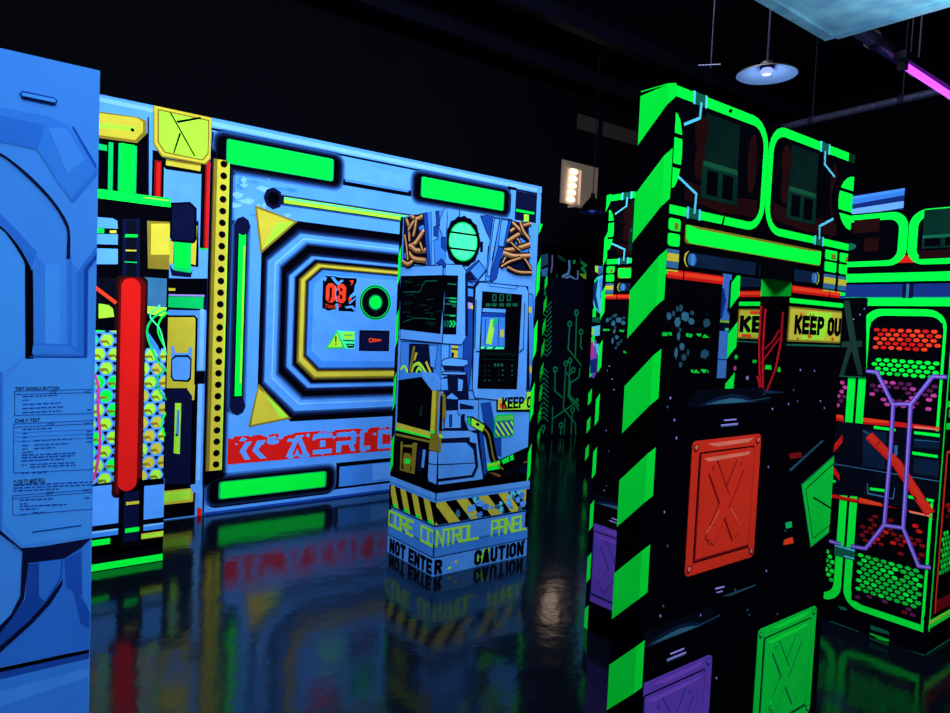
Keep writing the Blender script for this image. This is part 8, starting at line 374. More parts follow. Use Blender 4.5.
PRINTS['return'] = (0.0005, [
  ('edge_tape', None, None, 'k 3 0,0 76,0 76,4400 0,4400|g 4 0,80 76,179 76,379 0,280|g 4 0,480 76,579 76,779 0,680|g 4 0,880 76,979 76,1179 0,1080|g 4 0,1280 76,1379 76,1579 0,1480|g 4 0,1680 76,1779 76,1979 0,1880|g 4 0,2080 76,2179 76,2379 0,2280|g 4 0,2480 76,2579 76,2779 0,2680|g 4 0,2880 76,2979 76,3179 0,3080|g 4 0,3280 76,3379 76,3579 0,3480|g 4 0,3680 76,3779 76,3979 0,3880|g 4 0,4080 76,4179 76,4379 0,4280', []),
  ('green_bar', None, None, 'g 3 76,3574 548,3574 548,3670 76,3670|s2 3 76,3446 548,3446 548,3523 76,3523', []),
  ('red_stripe', None, None, 'r 3 76,3368 548,3368 548,3416 76,3416|R 4 76,3384 548,3384 548,3408 76,3408', []),
  ('keep_out_sign', None, None, 'g 3 76,3301 548,3301 548,3333 76,3333|o 4 76,3046 548,3046 548,3277 76,3277|y 5 88,3058 548,3058 548,3265 88,3265|l 6 96,3086 548,3070 548,3217 176,3237|R 7 176,3237 548,3237 548,3261 176,3261|R 7 116,3062 196,3062 196,3082 116,3082|T 3 76,3018 548,3018 548,3030 76,3030', []),
  ('sign_lettering', 'keep_out_sign', None, 'k 9 96,3098 128,3098 128,3225 96,3225|k 9 96,3144 112,3128 191,3205 191,3212 179,3225 166,3225 96,3157|k 9 111,3169 164,3098 177,3098 191,3109 191,3116 136,3188|k 9 290,3225 198,3225 198,3098 290,3098 290,3130 230,3130 230,3193 290,3193|k 9 198,3146 281,3146 281,3177 198,3177', []),
  ('speck_pattern', None, None, 'v 3 198,2744 194,2755 186,2760 178,2755 174,2744 178,2733 186,2728 194,2733|P 3 88,2810 83,2826 73,2829 65,2819 65,2801 73,2791 83,2794|g2 3 216,2864 276,2864 256,2888 226,2888|g2 3 96,2900 88,2917 72,2917 64,2900 72,2883 88,2883', []),
])
PRINTS['grille'] = (0.0005, [
  ('window_frame', None, 'green window frame left of the panel joint', 'g 3 335,4007 340,3966 356,3927 382,3894 415,3868 453,3852 495,3847 1105,3847 1146,3852 1185,3868 1218,3894 1243,3927 1259,3966 1265,4007 1265,4234 1259,4275 1243,4314 1218,4347 1185,4373 1146,4389 1105,4394 495,4394 453,4389 415,4373 382,4347 356,4314 340,4275 335,4234|k 4 419,4003 422,3977 432,3953 448,3932 469,3916 493,3906 519,3903 1081,3903 1107,3906 1131,3916 1151,3932 1167,3953 1177,3977 1181,4003 1181,4220 1177,4246 1167,4270 1151,4291 1131,4307 1107,4317 1081,4320 519,4320 493,4317 469,4307 448,4291 432,4270 422,4246 419,4220', []),
  ('window_frame', None, 'green window frame right of the panel joint', 'g 3 1273,4007 1278,3966 1294,3927 1320,3894 1353,3868 1391,3852 1433,3847 1710,3847 1710,4394 1433,4394 1391,4389 1353,4373 1320,4347 1294,4314 1278,4275 1273,4234|k 4 1357,4003 1360,3977 1370,3953 1386,3932 1407,3916 1431,3906 1457,3903 1710,3903 1710,4320 1457,4320 1431,4317 1407,4307 1386,4291 1370,4270 1360,4246 1357,4220', []),
  ('window_view', None, None, 'T 5 715,4283 712,4295 703,4306 690,4315 673,4321 655,4323 636,4321 620,4315 606,4306 598,4295 595,4283 598,4271 606,4259 620,4251 636,4245 655,4243 673,4245 690,4251 703,4259 712,4271|M 5 735,4203 995,4203 995,4343 735,4343|T 5 775,4063 771,4075 760,4086 742,4095 720,4101 695,4103 670,4101 648,4095 630,4086 619,4075 615,4063 619,4051 630,4039 648,4031 670,4025 695,4023 720,4025 742,4031 760,4039 771,4051|M 5 855,4003 995,4003 995,4143 855,4143|t 5 1402,4003 1710,4003 1710,4383 1402,4383|T 6 1402,4103 1710,4103 1710,4133 1402,4133|k 6 1422,4023 1562,4023 1562,4103 1422,4103|k 6 1602,4023 1710,4023 1710,4103 1602,4103|M 5 1382,3903 1710,3903 1710,3983 1382,3983', []),
  ('red_stripe', None, None, 'r 2 0,3871 1710,3871 1710,3947 0,3947', []),
  ('green_bar', None, None, 'g 3 0,3683 1710,3683 1710,3773 0,3773', []),
  ('blue_tube', None, None, 'D 3 0,3517 1710,3517 1710,3658 0,3658|n 4 1255,3517 1355,3517 1355,3658 1255,3658|S 5 1291,3517 1315,3517 1315,3658 1291,3658', []),
  ('green_bar', None, None, 'g 3 930,3436 1710,3436 1710,3522 930,3522|e 3 0,3511 1710,3511 1710,3525 0,3525', []),
  ('panel_frame', None, 'green rounded frame around the grille', 'g 4 892,403 898,357 916,313 944,276 982,247 1025,229 1072,223 1490,223 1537,229 1580,247 1617,276 1646,313 1664,357 1670,403 1670,3225 1664,3272 1646,3315 1617,3353 1580,3381 1537,3399 1490,3405 1072,3405 1025,3399 982,3381 944,3353 916,3315 898,3272 892,3225|k 5 969,428 974,393 987,361 1009,333 1037,311 1069,298 1104,293 1511,293 1546,298 1579,311 1606,333 1628,361 1641,393 1646,428 1646,3201 1641,3236 1628,3268 1606,3296 1579,3318 1546,3331 1511,3336 1104,3336 1069,3331 1037,3318 1009,3296 987,3268 974,3236 969,3201|g 4 1470,223 1670,223 1670,343 1470,343|k 5 1370,293 1646,293 1646,463 1370,463', []),
  ('panel_frame', None, 'green rounded frame cut off at the left', 'g 4 0,223 684,223 731,229 774,247 812,276 840,313 858,357 864,403 864,3225 858,3272 840,3315 812,3353 774,3381 731,3399 684,3405 0,3405|k 5 0,293 652,293 687,298 719,311 747,333 769,361 782,393 787,428 787,3201 782,3236 769,3268 747,3296 719,3318 687,3331 652,3336 0,3336', []),
  ('frame_clamp', None, None, 'T 8 876,738 985,738 985,858 876,858|c 9 880,834 981,834 981,850 880,850|c 9 880,746 981,746 981,762 880,762|T 8 771,738 880,738 880,858 771,858|c 9 775,834 876,834 876,850 775,850', []),
  ('mesh_grille', None, None, 'k 6 979,2328 1638,2328 1638,3273 979,3273|k 6 979,311 1638,311 1638,1304 979,1304|R 7 1073,3007 1057,3025 1026,3025 1011,3007 1026,2989 1057,2989|r 7 1148,3007 1133,3025 1102,3025 1086,3007 1102,2989 1133,2989|R 7 1223,3007 1208,3025 1177,3025 1161,3007 1177,2989 1208,2989|R 7 1299,3007 1283,3025 1252,3025 1237,3007 1252,2989 1283,2989|r 7 1374,3007 1358,3025 1327,3025 1312,3007 1327,2989 1358,2989|r 7 1449,3007 1434,3025 1403,3025 1387,3007 1403,2989 1434,2989|R 7 1524,3007 1509,3025 1478,3025 1462,3007 1478,2989 1509,2989|R 7 1111,3052 1095,3070 1064,3070 1049,3052 1064,3034 1095,3034|r 7 1186,3052 1170,3070 1139,3070 1124,3052 1139,3034 1170,3034|r 7 1261,3052 1246,3070 1215,3070 1199,3052 1215,3034 1246,3034|r 7 1336,3052 1321,3070 1290,3070 1274,3052 1290,3034 1321,3034|r 7 1412,3052 1396,3070 1365,3070 1350,3052 1365,3034 1396,3034|r 7 1487,3052 1471,3070 1440,3070 1425,3052 1440,3034 1471,3034|R 7 1562,3052 1547,3070 1516,3070 1500,3052 1516,3034 1547,3034|R 7 1637,3052 1622,3070 1591,3070 1575,3052 1591,3034 1622,3034|R 7 1073,3097 1057,3115 1026,3115 1011,3097 1026,3079 1057,3079|R 7 1148,3097 1133,3115 1102,3115 1086,3097 1102,3079 1133,3079|R 7 1223,3097 1208,3115 1177,3115 1161,3097 1177,3079 1208,3079|R 7 1299,3097 1283,3115 1252,3115 1237,3097 1252,3079 1283,3079|r 7 1374,3097 1358,3115 1327,3115 1312,3097 1327,3079 1358,3079|R 7 1449,3097 1434,3115 1403,3115 1387,3097 1403,3079 1434,3079|R 7 1524,3097 1509,3115 1478,3115 1462,3097 1478,3079 1509,3079|R 7 1600,3097 1584,3115 1553,3115 1538,3097 1553,3079 1584,3079|r 7 1111,3142 1095,3160 1064,3160 1049,3142 1064,3124 1095,3124|R 7 1186,3142 1170,3160 1139,3160 1124,3142 1139,3124 1170,3124|R 7 1261,3142 1246,3160 1215,3160 1199,3142 1215,3124 1246,3124|r 7 1336,3142 1321,3160 1290,3160 1274,3142 1290,3124 1321,3124|R 7 1412,3142 1396,3160 1365,3160 1350,3142 1365,3124 1396,3124|R 7 1487,3142 1471,3160 1440,3160 1425,3142 1440,3124 1471,3124|r 7 1562,3142 1547,3160 1516,3160 1500,3142 1516,3124 1547,3124|R 7 1637,3142 1622,3160 1591,3160 1575,3142 1591,3124 1622,3124|r 7 1073,3187 1057,3205 1026,3205 1011,3187 1026,3169 1057,3169|r 7 1148,3187 1133,3205 1102,3205 1086,3187 1102,3169 1133,3169|r 7 1223,3187 1208,3205 1177,3205 1161,3187 1177,3169 1208,3169|R 7 1299,3187 1283,3205 1252,3205 1237,3187 1252,3169 1283,3169|R 7 1374,3187 1358,3205 1327,3205 1312,3187 1327,3169 1358,3169|R 7 1449,3187 1434,3205 1403,3205 1387,3187 1403,3169 1434,3169|r 7 1524,3187 1509,3205 1478,3205 1462,3187 1478,3169 1509,3169|R 7 1600,3187 1584,3205 1553,3205 1538,3187 1553,3169 1584,3169|g 7 1073,2743 1057,2761 1026,2761 1011,2743 1026,2725 1057,2725|g 7 1148,2743 1133,2761 1102,2761 1086,2743 1102,2725 1133,2725|g 7 1223,2743 1208,2761 1177,2761 1161,2743 1177,2725 1208,2725|g2 7 1299,2743 1283,2761 1252,2761 1237,2743 1252,2725 1283,2725|g 7 1374,2743 1358,2761 1327,2761 1312,2743 1327,2725 1358,2725|g 7 1449,2743 1434,2761 1403,2761 1387,2743 1403,2725 1434,2725|g 7 1524,2743 1509,2761 1478,2761 1462,2743 1478,2725 1509,2725|g2 7 1600,2743 1584,2761 1553,2761 1538,2743 1553,2725 1584,2725|g 7 1111,2788 1095,2806 1064,2806 1049,2788 1064,2770 1095,2770|g 7 1186,2788 1170,2806 1139,2806 1124,2788 1139,2770 1170,2770|g 7 1261,2788 1246,2806 1215,2806 1199,2788 1215,2770 1246,2770|g 7 1336,2788 1321,2806 1290,2806 1274,2788 1290,2770 1321,2770|g 7 1412,2788 1396,2806 1365,2806 1350,2788 1365,2770 1396,2770|g 7 1487,2788 1471,2806 1440,2806 1425,2788 1440,2770 1471,2770|g 7 1562,2788 1547,2806 1516,2806 1500,2788 1516,2770 1547,2770|g 7 1637,2788 1622,2806 1591,2806 1575,2788 1591,2770 1622,2770|g 7 1073,2833 1057,2851 1026,2851 1011,2833 1026,2815 1057,2815|g 7 1148,2833 1133,2851 1102,2851 1086,2833 1102,2815 1133,2815|g 7 1223,2833 1208,2851 1177,2851 1161,2833 1177,2815 1208,2815|g 7 1299,2833 1283,2851 1252,2851 1237,2833 1252,2815 1283,2815|g 7 1374,2833 1358,2851 1327,2851 1312,2833 1327,2815 1358,2815|g 7 1449,2833 1434,2851 1403,2851 1387,2833 1403,2815 1434,2815|g 7 1524,2833 1509,2851 1478,2851 1462,2833 1478,2815 1509,2815|g 7 1600,2833 1584,2851 1553,2851 1538,2833 1553,2815 1584,2815|g 7 1111,2878 1095,2896 1064,2896 1049,2878 1064,2860 1095,2860|g 7 1186,2878 1170,2896 1139,2896 1124,2878 1139,2860 1170,2860|g 7 1261,2878 1246,2896 1215,2896 1199,2878 1215,2860 1246,2860|g 7 1336,2878 1321,2896 1290,2896 1274,2878 1290,2860 1321,2860|g 7 1412,2878 1396,2896 1365,2896 1350,2878 1365,2860 1396,2860|g 7 1487,2878 1471,2896 1440,2896 1425,2878 1440,2860 1471,2860|g 7 1562,2878 1547,2896 1516,2896 1500,2878 1516,2860 1547,2860|g 7 1637,2878 1622,2896 1591,2896 1575,2878 1591,2860 1622,2860|P 7 1223,2428 1208,2446 1177,2446 1161,2428 1177,2410 1208,2410|P 7 1299,2428 1283,2446 1252,2446 1237,2428 1252,2410 1283,2410|P 7 1374,2428 1358,2446 1327,2446 1312,2428 1327,2410 1358,2410|P 7 1449,2428 1434,2446 1403,2446 1387,2428 1403,2410 1434,2410|P 7 1600,2428 1584,2446 1553,2446 1538,2428 1553,2410 1584,2410|P 7 1186,2473 1170,2491 1139,2491 1124,2473 1139,2455 1170,2455|P 7 1261,2473 1246,2491 1215,2491 1199,2473 1215,2455 1246,2455|P2 7 1336,2473 1321,2491 1290,2491 1274,2473 1290,2455 1321,2455|P 7 1412,2473 1396,2491 1365,2491 1350,2473 1365,2455 1396,2455|P2 7 1487,2473 1471,2491 1440,2491 1425,2473 1440,2455 1471,2455|P 7 1073,2518 1057,2536 1026,2536 1011,2518 1026,2500 1057,2500|P 7 1449,2518 1434,2536 1403,2536 1387,2518 1403,2500 1434,2500|P 7 1600,2518 1584,2536 1553,2536 1538,2518 1553,2500 1584,2500|P2 7 1111,2563 1095,2581 1064,2581 1049,2563 1064,2545 1095,2545|P2 7 1186,2563 1170,2581 1139,2581 1124,2563 1139,2545 1170,2545|P2 7 1412,2563 1396,2581 1365,2581 1350,2563 1365,2545 1396,2545|P2 7 1487,2563 1471,2581 1440,2581 1425,2563 1440,2545 1471,2545|P2 7 1562,2563 1547,2581 1516,2581 1500,2563 1516,2545 1547,2545|P 7 1637,2563 1622,2581 1591,2581 1575,2563 1591,2545 1622,2545|P2 7 1073,2608 1057,2626 1026,2626 1011,2608 1026,2590 1057,2590|P 7 1148,2608 1133,2626 1102,2626 1086,2608 1102,2590 1133,2590|P2 7 1223,2608 1208,2626 1177,2626 1161,2608 1177,2590 1208,2590|P2 7 1299,2608 1283,2626 1252,2626 1237,2608 1252,2590 1283,2590|P2 7 1374,2608 1358,2626 1327,2626 1312,2608 1327,2590 1358,2590|P 7 1449,2608 1434,2626 1403,2626 1387,2608 1403,2590 1434,2590|P2 7 1600,2608 1584,2626 1553,2626 1538,2608 1553,2590 1584,2590|P 7 1186,2653 1170,2671 1139,2671 1124,2653 1139,2635 1170,2635|P 7 1261,2653 1246,2671 1215,2671 1199,2653 1215,2635 1246,2635|P2 7 1336,2653 1321,2671 1290,2671 1274,2653 1290,2635 1321,2635|P2 7 1412,2653 1396,2671 1365,2671 1350,2653 1365,2635 1396,2635|P2 7 1562,2653 1547,2671 1516,2671 1500,2653 1516,2635 1547,2635|P2 7 1637,2653 1622,2671 1591,2671 1575,2653 1591,2635 1622,2635|r 7 1148,938 1133,956 1102,956 1086,938 1102,920 1133,920|M2 7 1449,938 1434,956 1403,956 1387,938 1403,920 1434,920|M2 7 1600,938 1584,956 1553,956 1538,938 1553,920 1584,920|M2 7 1111,983 1095,1001 1064,1001 1049,983 1064,965 1095,965|r 7 1186,983 1170,1001 1139,1001 1124,983 1139,965 1170,965|M2 7 1261,983 1246,1001 1215,1001 1199,983 1215,965 1246,965|M2 7 1637,983 1622,1001 1591,1001 1575,983 1591,965 1622,965|M2 7 1073,1028 1057,1046 1026,1046 1011,1028 1026,1010 1057,1010|r 7 1223,1028 1208,1046 1177,1046 1161,1028 1177,1010 1208,1010|r 7 1374,1028 1358,1046 1327,1046 1312,1028 1327,1010 1358,1010|M2 7 1449,1028 1434,1046 1403,1046 1387,1028 1403,1010 1434,1010|M2 7 1111,1073 1095,1091 1064,1091 1049,1073 1064,1055 1095,1055|M2 7 1186,1073 1170,1091 1139,1091 1124,1073 1139,1055 1170,1055|M2 7 1261,1073 1246,1091 1215,1091 1199,1073 1215,1055 1246,1055|M2 7 1412,1073 1396,1091 1365,1091 1350,1073 1365,1055 1396,1055|r 7 1487,1073 1471,1091 1440,1091 1425,1073 1440,1055 1471,1055|M2 7 1562,1073 1547,1091 1516,1091 1500,1073 1516,1055 1547,1055|M2 7 1637,1073 1622,1091 1591,1091 1575,1073 1591,1055 1622,1055|M2 7 1073,1118 1057,1136 1026,1136 1011,1118 1026,1099 1057,1099|M2 7 1148,1118 1133,1136 1102,1136 1086,1118 1102,1099 1133,1099|r 7 1299,1118 1283,1136 1252,1136 1237,1118 1252,1099 1283,1099|M2 7 1374,1118 1358,1136 1327,1136 1312,1118 1327,1099 1358,1099|M2 7 1449,1118 1434,1136 1403,1136 1387,1118 1403,1099 1434,1099|M2 7 1524,1118 1509,1136 1478,1136 1462,1118 1478,1099 1509,1099|M2 7 1600,1118 1584,1136 1553,1136 1538,1118 1553,1099 1584,1099|M2 7 1186,1163 1170,1181 1139,1181 1124,1163 1139,1144 1170,1144|M2 7 1261,1163 1246,1181 1215,1181 1199,1163 1215,1144 1246,1144|M2 7 1336,1163 1321,1181 1290,1181 1274,1163 1290,1144 1321,1144|M2 7 1148,1207 1133,1226 1102,1226 1086,1207 1102,1189 1133,1189|M2 7 1299,1207 1283,1226 1252,1226 1237,1207 1252,1189 1283,1189|r 7 1600,1207 1584,1226 1553,1226 1538,1207 1553,1189 1584,1189|M2 7 1186,1252 1170,1271 1139,1271 1124,1252 1139,1234 1170,1234|M2 7 1336,1252 1321,1271 1290,1271 1274,1252 1290,1234 1321,1234|r 7 1562,1252 1547,1271 1516,1271 1500,1252 1516,1234 1547,1234|g 7 1073,452 1057,470 1026,470 1011,452 1026,434 1057,434|g2 7 1148,452 1133,470 1102,470 1086,452 1102,434 1133,434|g2 7 1223,452 1208,470 1177,470 1161,452 1177,434 1208,434|g 7 1299,452 1283,470 1252,470 1237,452 1252,434 1283,434|g2 7 1374,452 1358,470 1327,470 1312,452 1327,434 1358,434|g2 7 1449,452 1434,470 1403,470 1387,452 1403,434 1434,434|g2 7 1524,452 1509,470 1478,470 1462,452 1478,434 1509,434|g2 7 1600,452 1584,470 1553,470 1538,452 1553,434 1584,434|g2 7 1111,497 1095,515 1064,515 1049,497 1064,479 1095,479|g2 7 1186,497 1170,515 1139,515 1124,497 1139,479 1170,479|g2 7 1261,497 1246,515 1215,515 1199,497 1215,479 1246,479|g2 7 1336,497 1321,515 1290,515 1274,497 1290,479 1321,479|g2 7 1412,497 1396,515 1365,515 1350,497 1365,479 1396,479|g2 7 1487,497 1471,515 1440,515 1425,497 1440,479 1471,479|g 7 1562,497 1547,515 1516,515 1500,497 1516,479 1547,479|g2 7 1637,497 1622,515 1591,515 1575,497 1591,479 1622,479|g 7 1073,542 1057,560 1026,560 1011,542 1026,524 1057,524|g 7 1148,542 1133,560 1102,560 1086,542 1102,524 1133,524|g 7 1223,542 1208,560 1177,560 1161,542 1177,524 1208,524|g2 7 1299,542 1283,560 1252,560 1237,542 1252,524 1283,524|g2 7 1374,542 1358,560 1327,560 1312,542 1327,524 1358,524|g2 7 1449,542 1434,560 1403,560 1387,542 1403,524 1434,524|g 7 1524,542 1509,560 1478,560 1462,542 1478,524 1509,524|g2 7 1600,542 1584,560 1553,560 1538,542 1553,524 1584,524|g2 7 1111,587 1095,605 1064,605 1049,587 1064,568 1095,568|g2 7 1186,587 1170,605 1139,605 1124,587 1139,568 1170,568|g2 7 1261,587 1246,605 1215,605 1199,587 1215,568 1246,568|g2 7 1336,587 1321,605 1290,605 1274,587 1290,568 1321,568|g2 7 1412,587 1396,605 1365,605 1350,587 1365,568 1396,568|g2 7 1487,587 1471,605 1440,605 1425,587 1440,568 1471,568|g2 7 1562,587 1547,605 1516,605 1500,587 1516,568 1547,568|g2 7 1637,587 1622,605 1591,605 1575,587 1591,568 1622,568|g 7 1073,632 1057,650 1026,650 1011,632 1026,613 1057,613|g2 7 1148,632 1133,650 1102,650 1086,632 1102,613 1133,613|g2 7 1223,632 1208,650 1177,650 1161,632 1177,613 1208,613|g2 7 1299,632 1283,650 1252,650 1237,632 1252,613 1283,613|g2 7 1374,632 1358,650 1327,650 1312,632 1327,613 1358,613|g2 7 1449,632 1434,650 1403,650 1387,632 1403,613 1434,613|g2 7 1524,632 1509,650 1478,650 1462,632 1478,613 1509,613|g2 7 1600,632 1584,650 1553,650 1538,632 1553,613 1584,613|g2 7 1111,676 1095,695 1064,695 1049,676 1064,658 1095,658|g2 7 1186,676 1170,695 1139,695 1124,676 1139,658 1170,658|g2 7 1261,676 1246,695 1215,695 1199,676 1215,658 1246,658|g2 7 1336,676 1321,695 1290,695 1274,676 1290,658 1321,658|g 7 1412,676 1396,695 1365,695 1350,676 1365,658 1396,658|g2 7 1487,676 1471,695 1440,695 1425,676 1440,658 1471,658|g2 7 1562,676 1547,695 1516,695 1500,676 1516,658 1547,658|g 7 1637,676 1622,695 1591,695 1575,676 1591,658 1622,658|g2 7 1073,721 1057,739 1026,739 1011,721 1026,703 1057,703|g2 7 1148,721 1133,739 1102,739 1086,721 1102,703 1133,703|g2 7 1223,721 1208,739 1177,739 1161,721 1177,703 1208,703|g 7 1299,721 1283,739 1252,739 1237,721 1252,703 1283,703|g 7 1374,721 1358,739 1327,739 1312,721 1327,703 1358,703|g2 7 1524,721 1509,739 1478,739 1462,721 1478,703 1509,703|g 7 1600,721 1584,739 1553,739 1538,721 1553,703 1584,703|g 7 1111,766 1095,784 1064,784 1049,766 1064,748 1095,748|g2 7 1186,766 1170,784 1139,784 1124,766 1139,748 1170,748|g2 7 1261,766 1246,784 1215,784 1199,766 1215,748 1246,748|g2 7 1336,766 1321,784 1290,784 1274,766 1290,748 1321,748|g 7 1412,766 1396,784 1365,784 1350,766 1365,748 1396,748|g2 7 1487,766 1471,784 1440,784 1425,766 1440,748 1471,748|g2 7 1562,766 1547,784 1516,784 1500,766 1516,748 1547,748|g2 7 1637,766 1622,784 1591,784 1575,766 1591,748 1622,748|g 7 1073,811 1057,829 1026,829 1011,811 1026,793 1057,793|g2 7 1148,811 1133,829 1102,829 1086,811 1102,793 1133,793|g2 7 1223,811 1208,829 1177,829 1161,811 1177,793 1208,793|g2 7 1299,811 1283,829 1252,829 1237,811 1252,793 1283,793|g 7 1374,811 1358,829 1327,829 1312,811 1327,793 1358,793|g2 7 1449,811 1434,829 1403,829 1387,811 1403,793 1434,793|g2 7 1524,811 1509,829 1478,829 1462,811 1478,793 1509,793|g2 7 1600,811 1584,829 1553,829 1538,811 1553,793 1584,793|P2 7 1073,361 1057,379 1026,379 1011,361 1026,343 1057,343|M2 7 1524,361 1509,379 1478,379 1462,361 1478,343 1509,343|P2 7 1600,361 1584,379 1553,379 1538,361 1553,343 1584,343|P2 7 1186,406 1170,424 1139,424 1124,406 1139,387 1170,387|P2 7 1336,406 1321,424 1290,424 1274,406 1290,387 1321,387|P2 7 1562,406 1547,424 1516,424 1500,406 1516,387 1547,387|P2 7 158,2360 145,2380 119,2380 106,2360 119,2340 145,2340|P 7 221,2360 208,2380 182,2380 169,2360 182,2340 208,2340|P 7 347,2360 334,2380 308,2380 295,2360 308,2340 334,2340|P 7 473,2360 460,2380 434,2380 421,2360 434,2340 460,2340|P 7 536,2360 523,2380 497,2380 484,2360 497,2340 523,2340|P2 7 599,2360 586,2380 560,2380 547,2360 560,2340 586,2340|P 7 662,2360 649,2380 623,2380 610,2360 623,2340 649,2340|P 7 725,2360 712,2380 686,2380 673,2360 686,2340 712,2340|P2 7 379,2410 366,2430 340,2430 327,2410 340,2390 366,2390|P 7 442,2410 429,2430 403,2430 390,2410 403,2390 429,2390|P2 7 505,2410 492,2430 466,2430 453,2410 466,2390 492,2390|P 7 568,2410 555,2430 529,2430 516,2410 529,2390 555,2390|P2 7 631,2410 618,2430 592,2430 579,2410 592,2390 618,2390|P 7 694,2410 681,2430 655,2430 642,2410 655,2390 681,2390|P2 7 757,2410 744,2430 718,2430 705,2410 718,2390 744,2390|P2 7 158,2460 145,2479 119,2479 106,2460 119,2440 145,2440|P 7 284,2460 271,2479 245,2479 232,2460 245,2440 271,2440|P2 7 347,2460 334,2479 308,2479 295,2460 308,2440 334,2440|P 7 410,2460 397,2479 371,2479 358,2460 371,2440 397,2440|P 7 473,2460 460,2479 434,2479 421,2460 434,2440 460,2440|P 7 599,2460 586,2479 560,2479 547,2460 560,2440 586,2440|P2 7 662,2460 649,2479 623,2479 610,2460 623,2440 649,2440|P 7 725,2460 712,2479 686,2479 673,2460 686,2440 712,2440|P2 7 788,2460 775,2479 749,2479 736,2460 749,2440 775,2440|P2 7 190,2509 177,2529 151,2529 138,2509 151,2489 177,2489|P2 7 253,2509 240,2529 214,2529 201,2509 214,2489 240,2489|P 7 316,2509 303,2529 277,2529 264,2509 277,2489 303,2489|P 7 442,2509 429,2529 403,2529 390,2509 403,2489 429,2489|P 7 568,2509 555,2529 529,2529 516,2509 529,2489 555,2489|P 7 631,2509 618,2529 592,2529 579,2509 592,2489 618,2489|P 7 694,2509 681,2529 655,2529 642,2509 655,2489 681,2489|P 7 757,2509 744,2529 718,2529 705,2509 718,2489 744,2489|P2 7 158,2559 145,2579 119,2579 106,2559 119,2539 145,2539|P 7 284,2559 271,2579 245,2579 232,2559 245,2539 271,2539|P2 7 410,2559 397,2579 371,2579 358,2559 371,2539 397,2539|P 7 473,2559 460,2579 434,2579 421,2559 434,2539 460,2539|P 7 599,2559 586,2579 560,2579 547,2559 560,2539 586,2539|P 7 788,2559 775,2579 749,2579 736,2559 749,2539 775,2539|P2 7 190,2608 177,2628 151,2628 138,2608 151,2588 177,2588|P2 7 253,2608 240,2628 214,2628 201,2608 214,2588 240,2588|P 7 442,2608 429,2628 403,2628 390,2608 403,2588 429,2588|P2 7 568,2608 555,2628 529,2628 516,2608 529,2588 555,2588|P 7 694,2608 681,2628 655,2628 642,2608 655,2588 681,2588|P 7 757,2608 744,2628 718,2628 705,2608 718,2588 744,2588|g 7 218,455 205,475 179,475 166,455 179,435 205,435|g2 7 281,455 268,475 242,475 229,455 242,435 268,435|g 7 344,455 331,475 305,475 292,455 305,435 331,435|g 7 407,455 394,475 368,475 355,455 368,435 394,435|g2 7 470,455 457,475 431,475 418,455 431,435 457,435|g2 7 533,455 520,475 494,475 481,455 494,435 520,435|g 7 596,455 583,475 557,475 544,455 557,435 583,435|g2 7 659,455 646,475 620,475 607,455 620,435 646,435|g2 7 785,455 772,475 746,475 733,455 746,435 772,435|g 7 250,504 237,524 211,524 198,504 211,484 237,484|g2 7 313,504 300,524 274,524 261,504 274,484 300,484|g2 7 502,504 489,524 463,524 450,504 463,484 489,484|g 7 628,504 615,524 589,524 576,504 589,484 615,484|g 7 691,504 678,524 652,524 639,504 652,484 678,484|g 7 754,504 741,524 715,524 702,504 715,484 741,484|g2 7 218,554 205,574 179,574 166,554 179,534 205,534|g2 7 281,554 268,574 242,574 229,554 242,534 268,534|g2 7 344,554 331,574 305,574 292,554 305,534 331,534|g 7 407,554 394,574 368,574 355,554 368,534 394,534|g 7 470,554 457,574 431,574 418,554 431,534 457,534|g 7 533,554 520,574 494,574 481,554 494,534 520,534|g2 7 596,554 583,574 557,574 544,554 557,534 583,534|g 7 659,554 646,574 620,574 607,554 620,534 646,534|g 7 722,554 709,574 683,574 670,554 683,534 709,534|g 7 785,554 772,574 746,574 733,554 746,534 772,534|g2 7 250,604 237,623 211,623 198,604 211,584 237,584|g 7 313,604 300,623 274,623 261,604 274,584 300,584|g2 7 376,604 363,623 337,623 324,604 337,584 363,584|g 7 502,604 489,623 463,623 450,604 463,584 489,584|g2 7 691,604 678,623 652,623 639,604 652,584 678,584|g2 7 754,604 741,623 715,623 702,604 715,584 741,584|g2 7 218,653 205,673 179,673 166,653 179,633 205,633|g 7 281,653 268,673 242,673 229,653 242,633 268,633|g 7 407,653 394,673 368,673 355,653 368,633 394,633|g2 7 470,653 457,673 431,673 418,653 431,633 457,633|g 7 533,653 520,673 494,673 481,653 494,633 520,633|g 7 596,653 583,673 557,673 544,653 557,633 583,633|g 7 659,653 646,673 620,673 607,653 620,633 646,633|g2 7 722,653 709,673 683,673 670,653 683,633 709,633|g 7 785,653 772,673 746,673 733,653 746,633 772,633|g2 7 250,703 237,723 211,723 198,703 211,683 237,683|g2 7 313,703 300,723 274,723 261,703 274,683 300,683|g 7 376,703 363,723 337,723 324,703 337,683 363,683|g2 7 439,703 426,723 400,723 387,703 400,683 426,683|g2 7 502,703 489,723 463,723 450,703 463,683 489,683|g 7 565,703 552,723 526,723 513,703 526,683 552,683|g2 7 628,703 615,723 589,723 576,703 589,683 615,683|g 7 754,703 741,723 715,723 702,703 715,683 741,683|g2 7 218,752 205,772 179,772 166,752 179,732 205,732|g 7 281,752 268,772 242,772 229,752 242,732 268,732|g 7 344,752 331,772 305,772 292,752 305,732 331,732|g 7 407,752 394,772 368,772 355,752 368,732 394,732|g2 7 470,752 457,772 431,772 418,752 431,732 457,732|g2 7 533,752 520,772 494,772 481,752 494,732 520,732|g 7 596,752 583,772 557,772 544,752 557,732 583,732|g2 7 659,752 646,772 620,772 607,752 620,732 646,732|g 7 722,752 709,772 683,772 670,752 683,732 709,732', []),
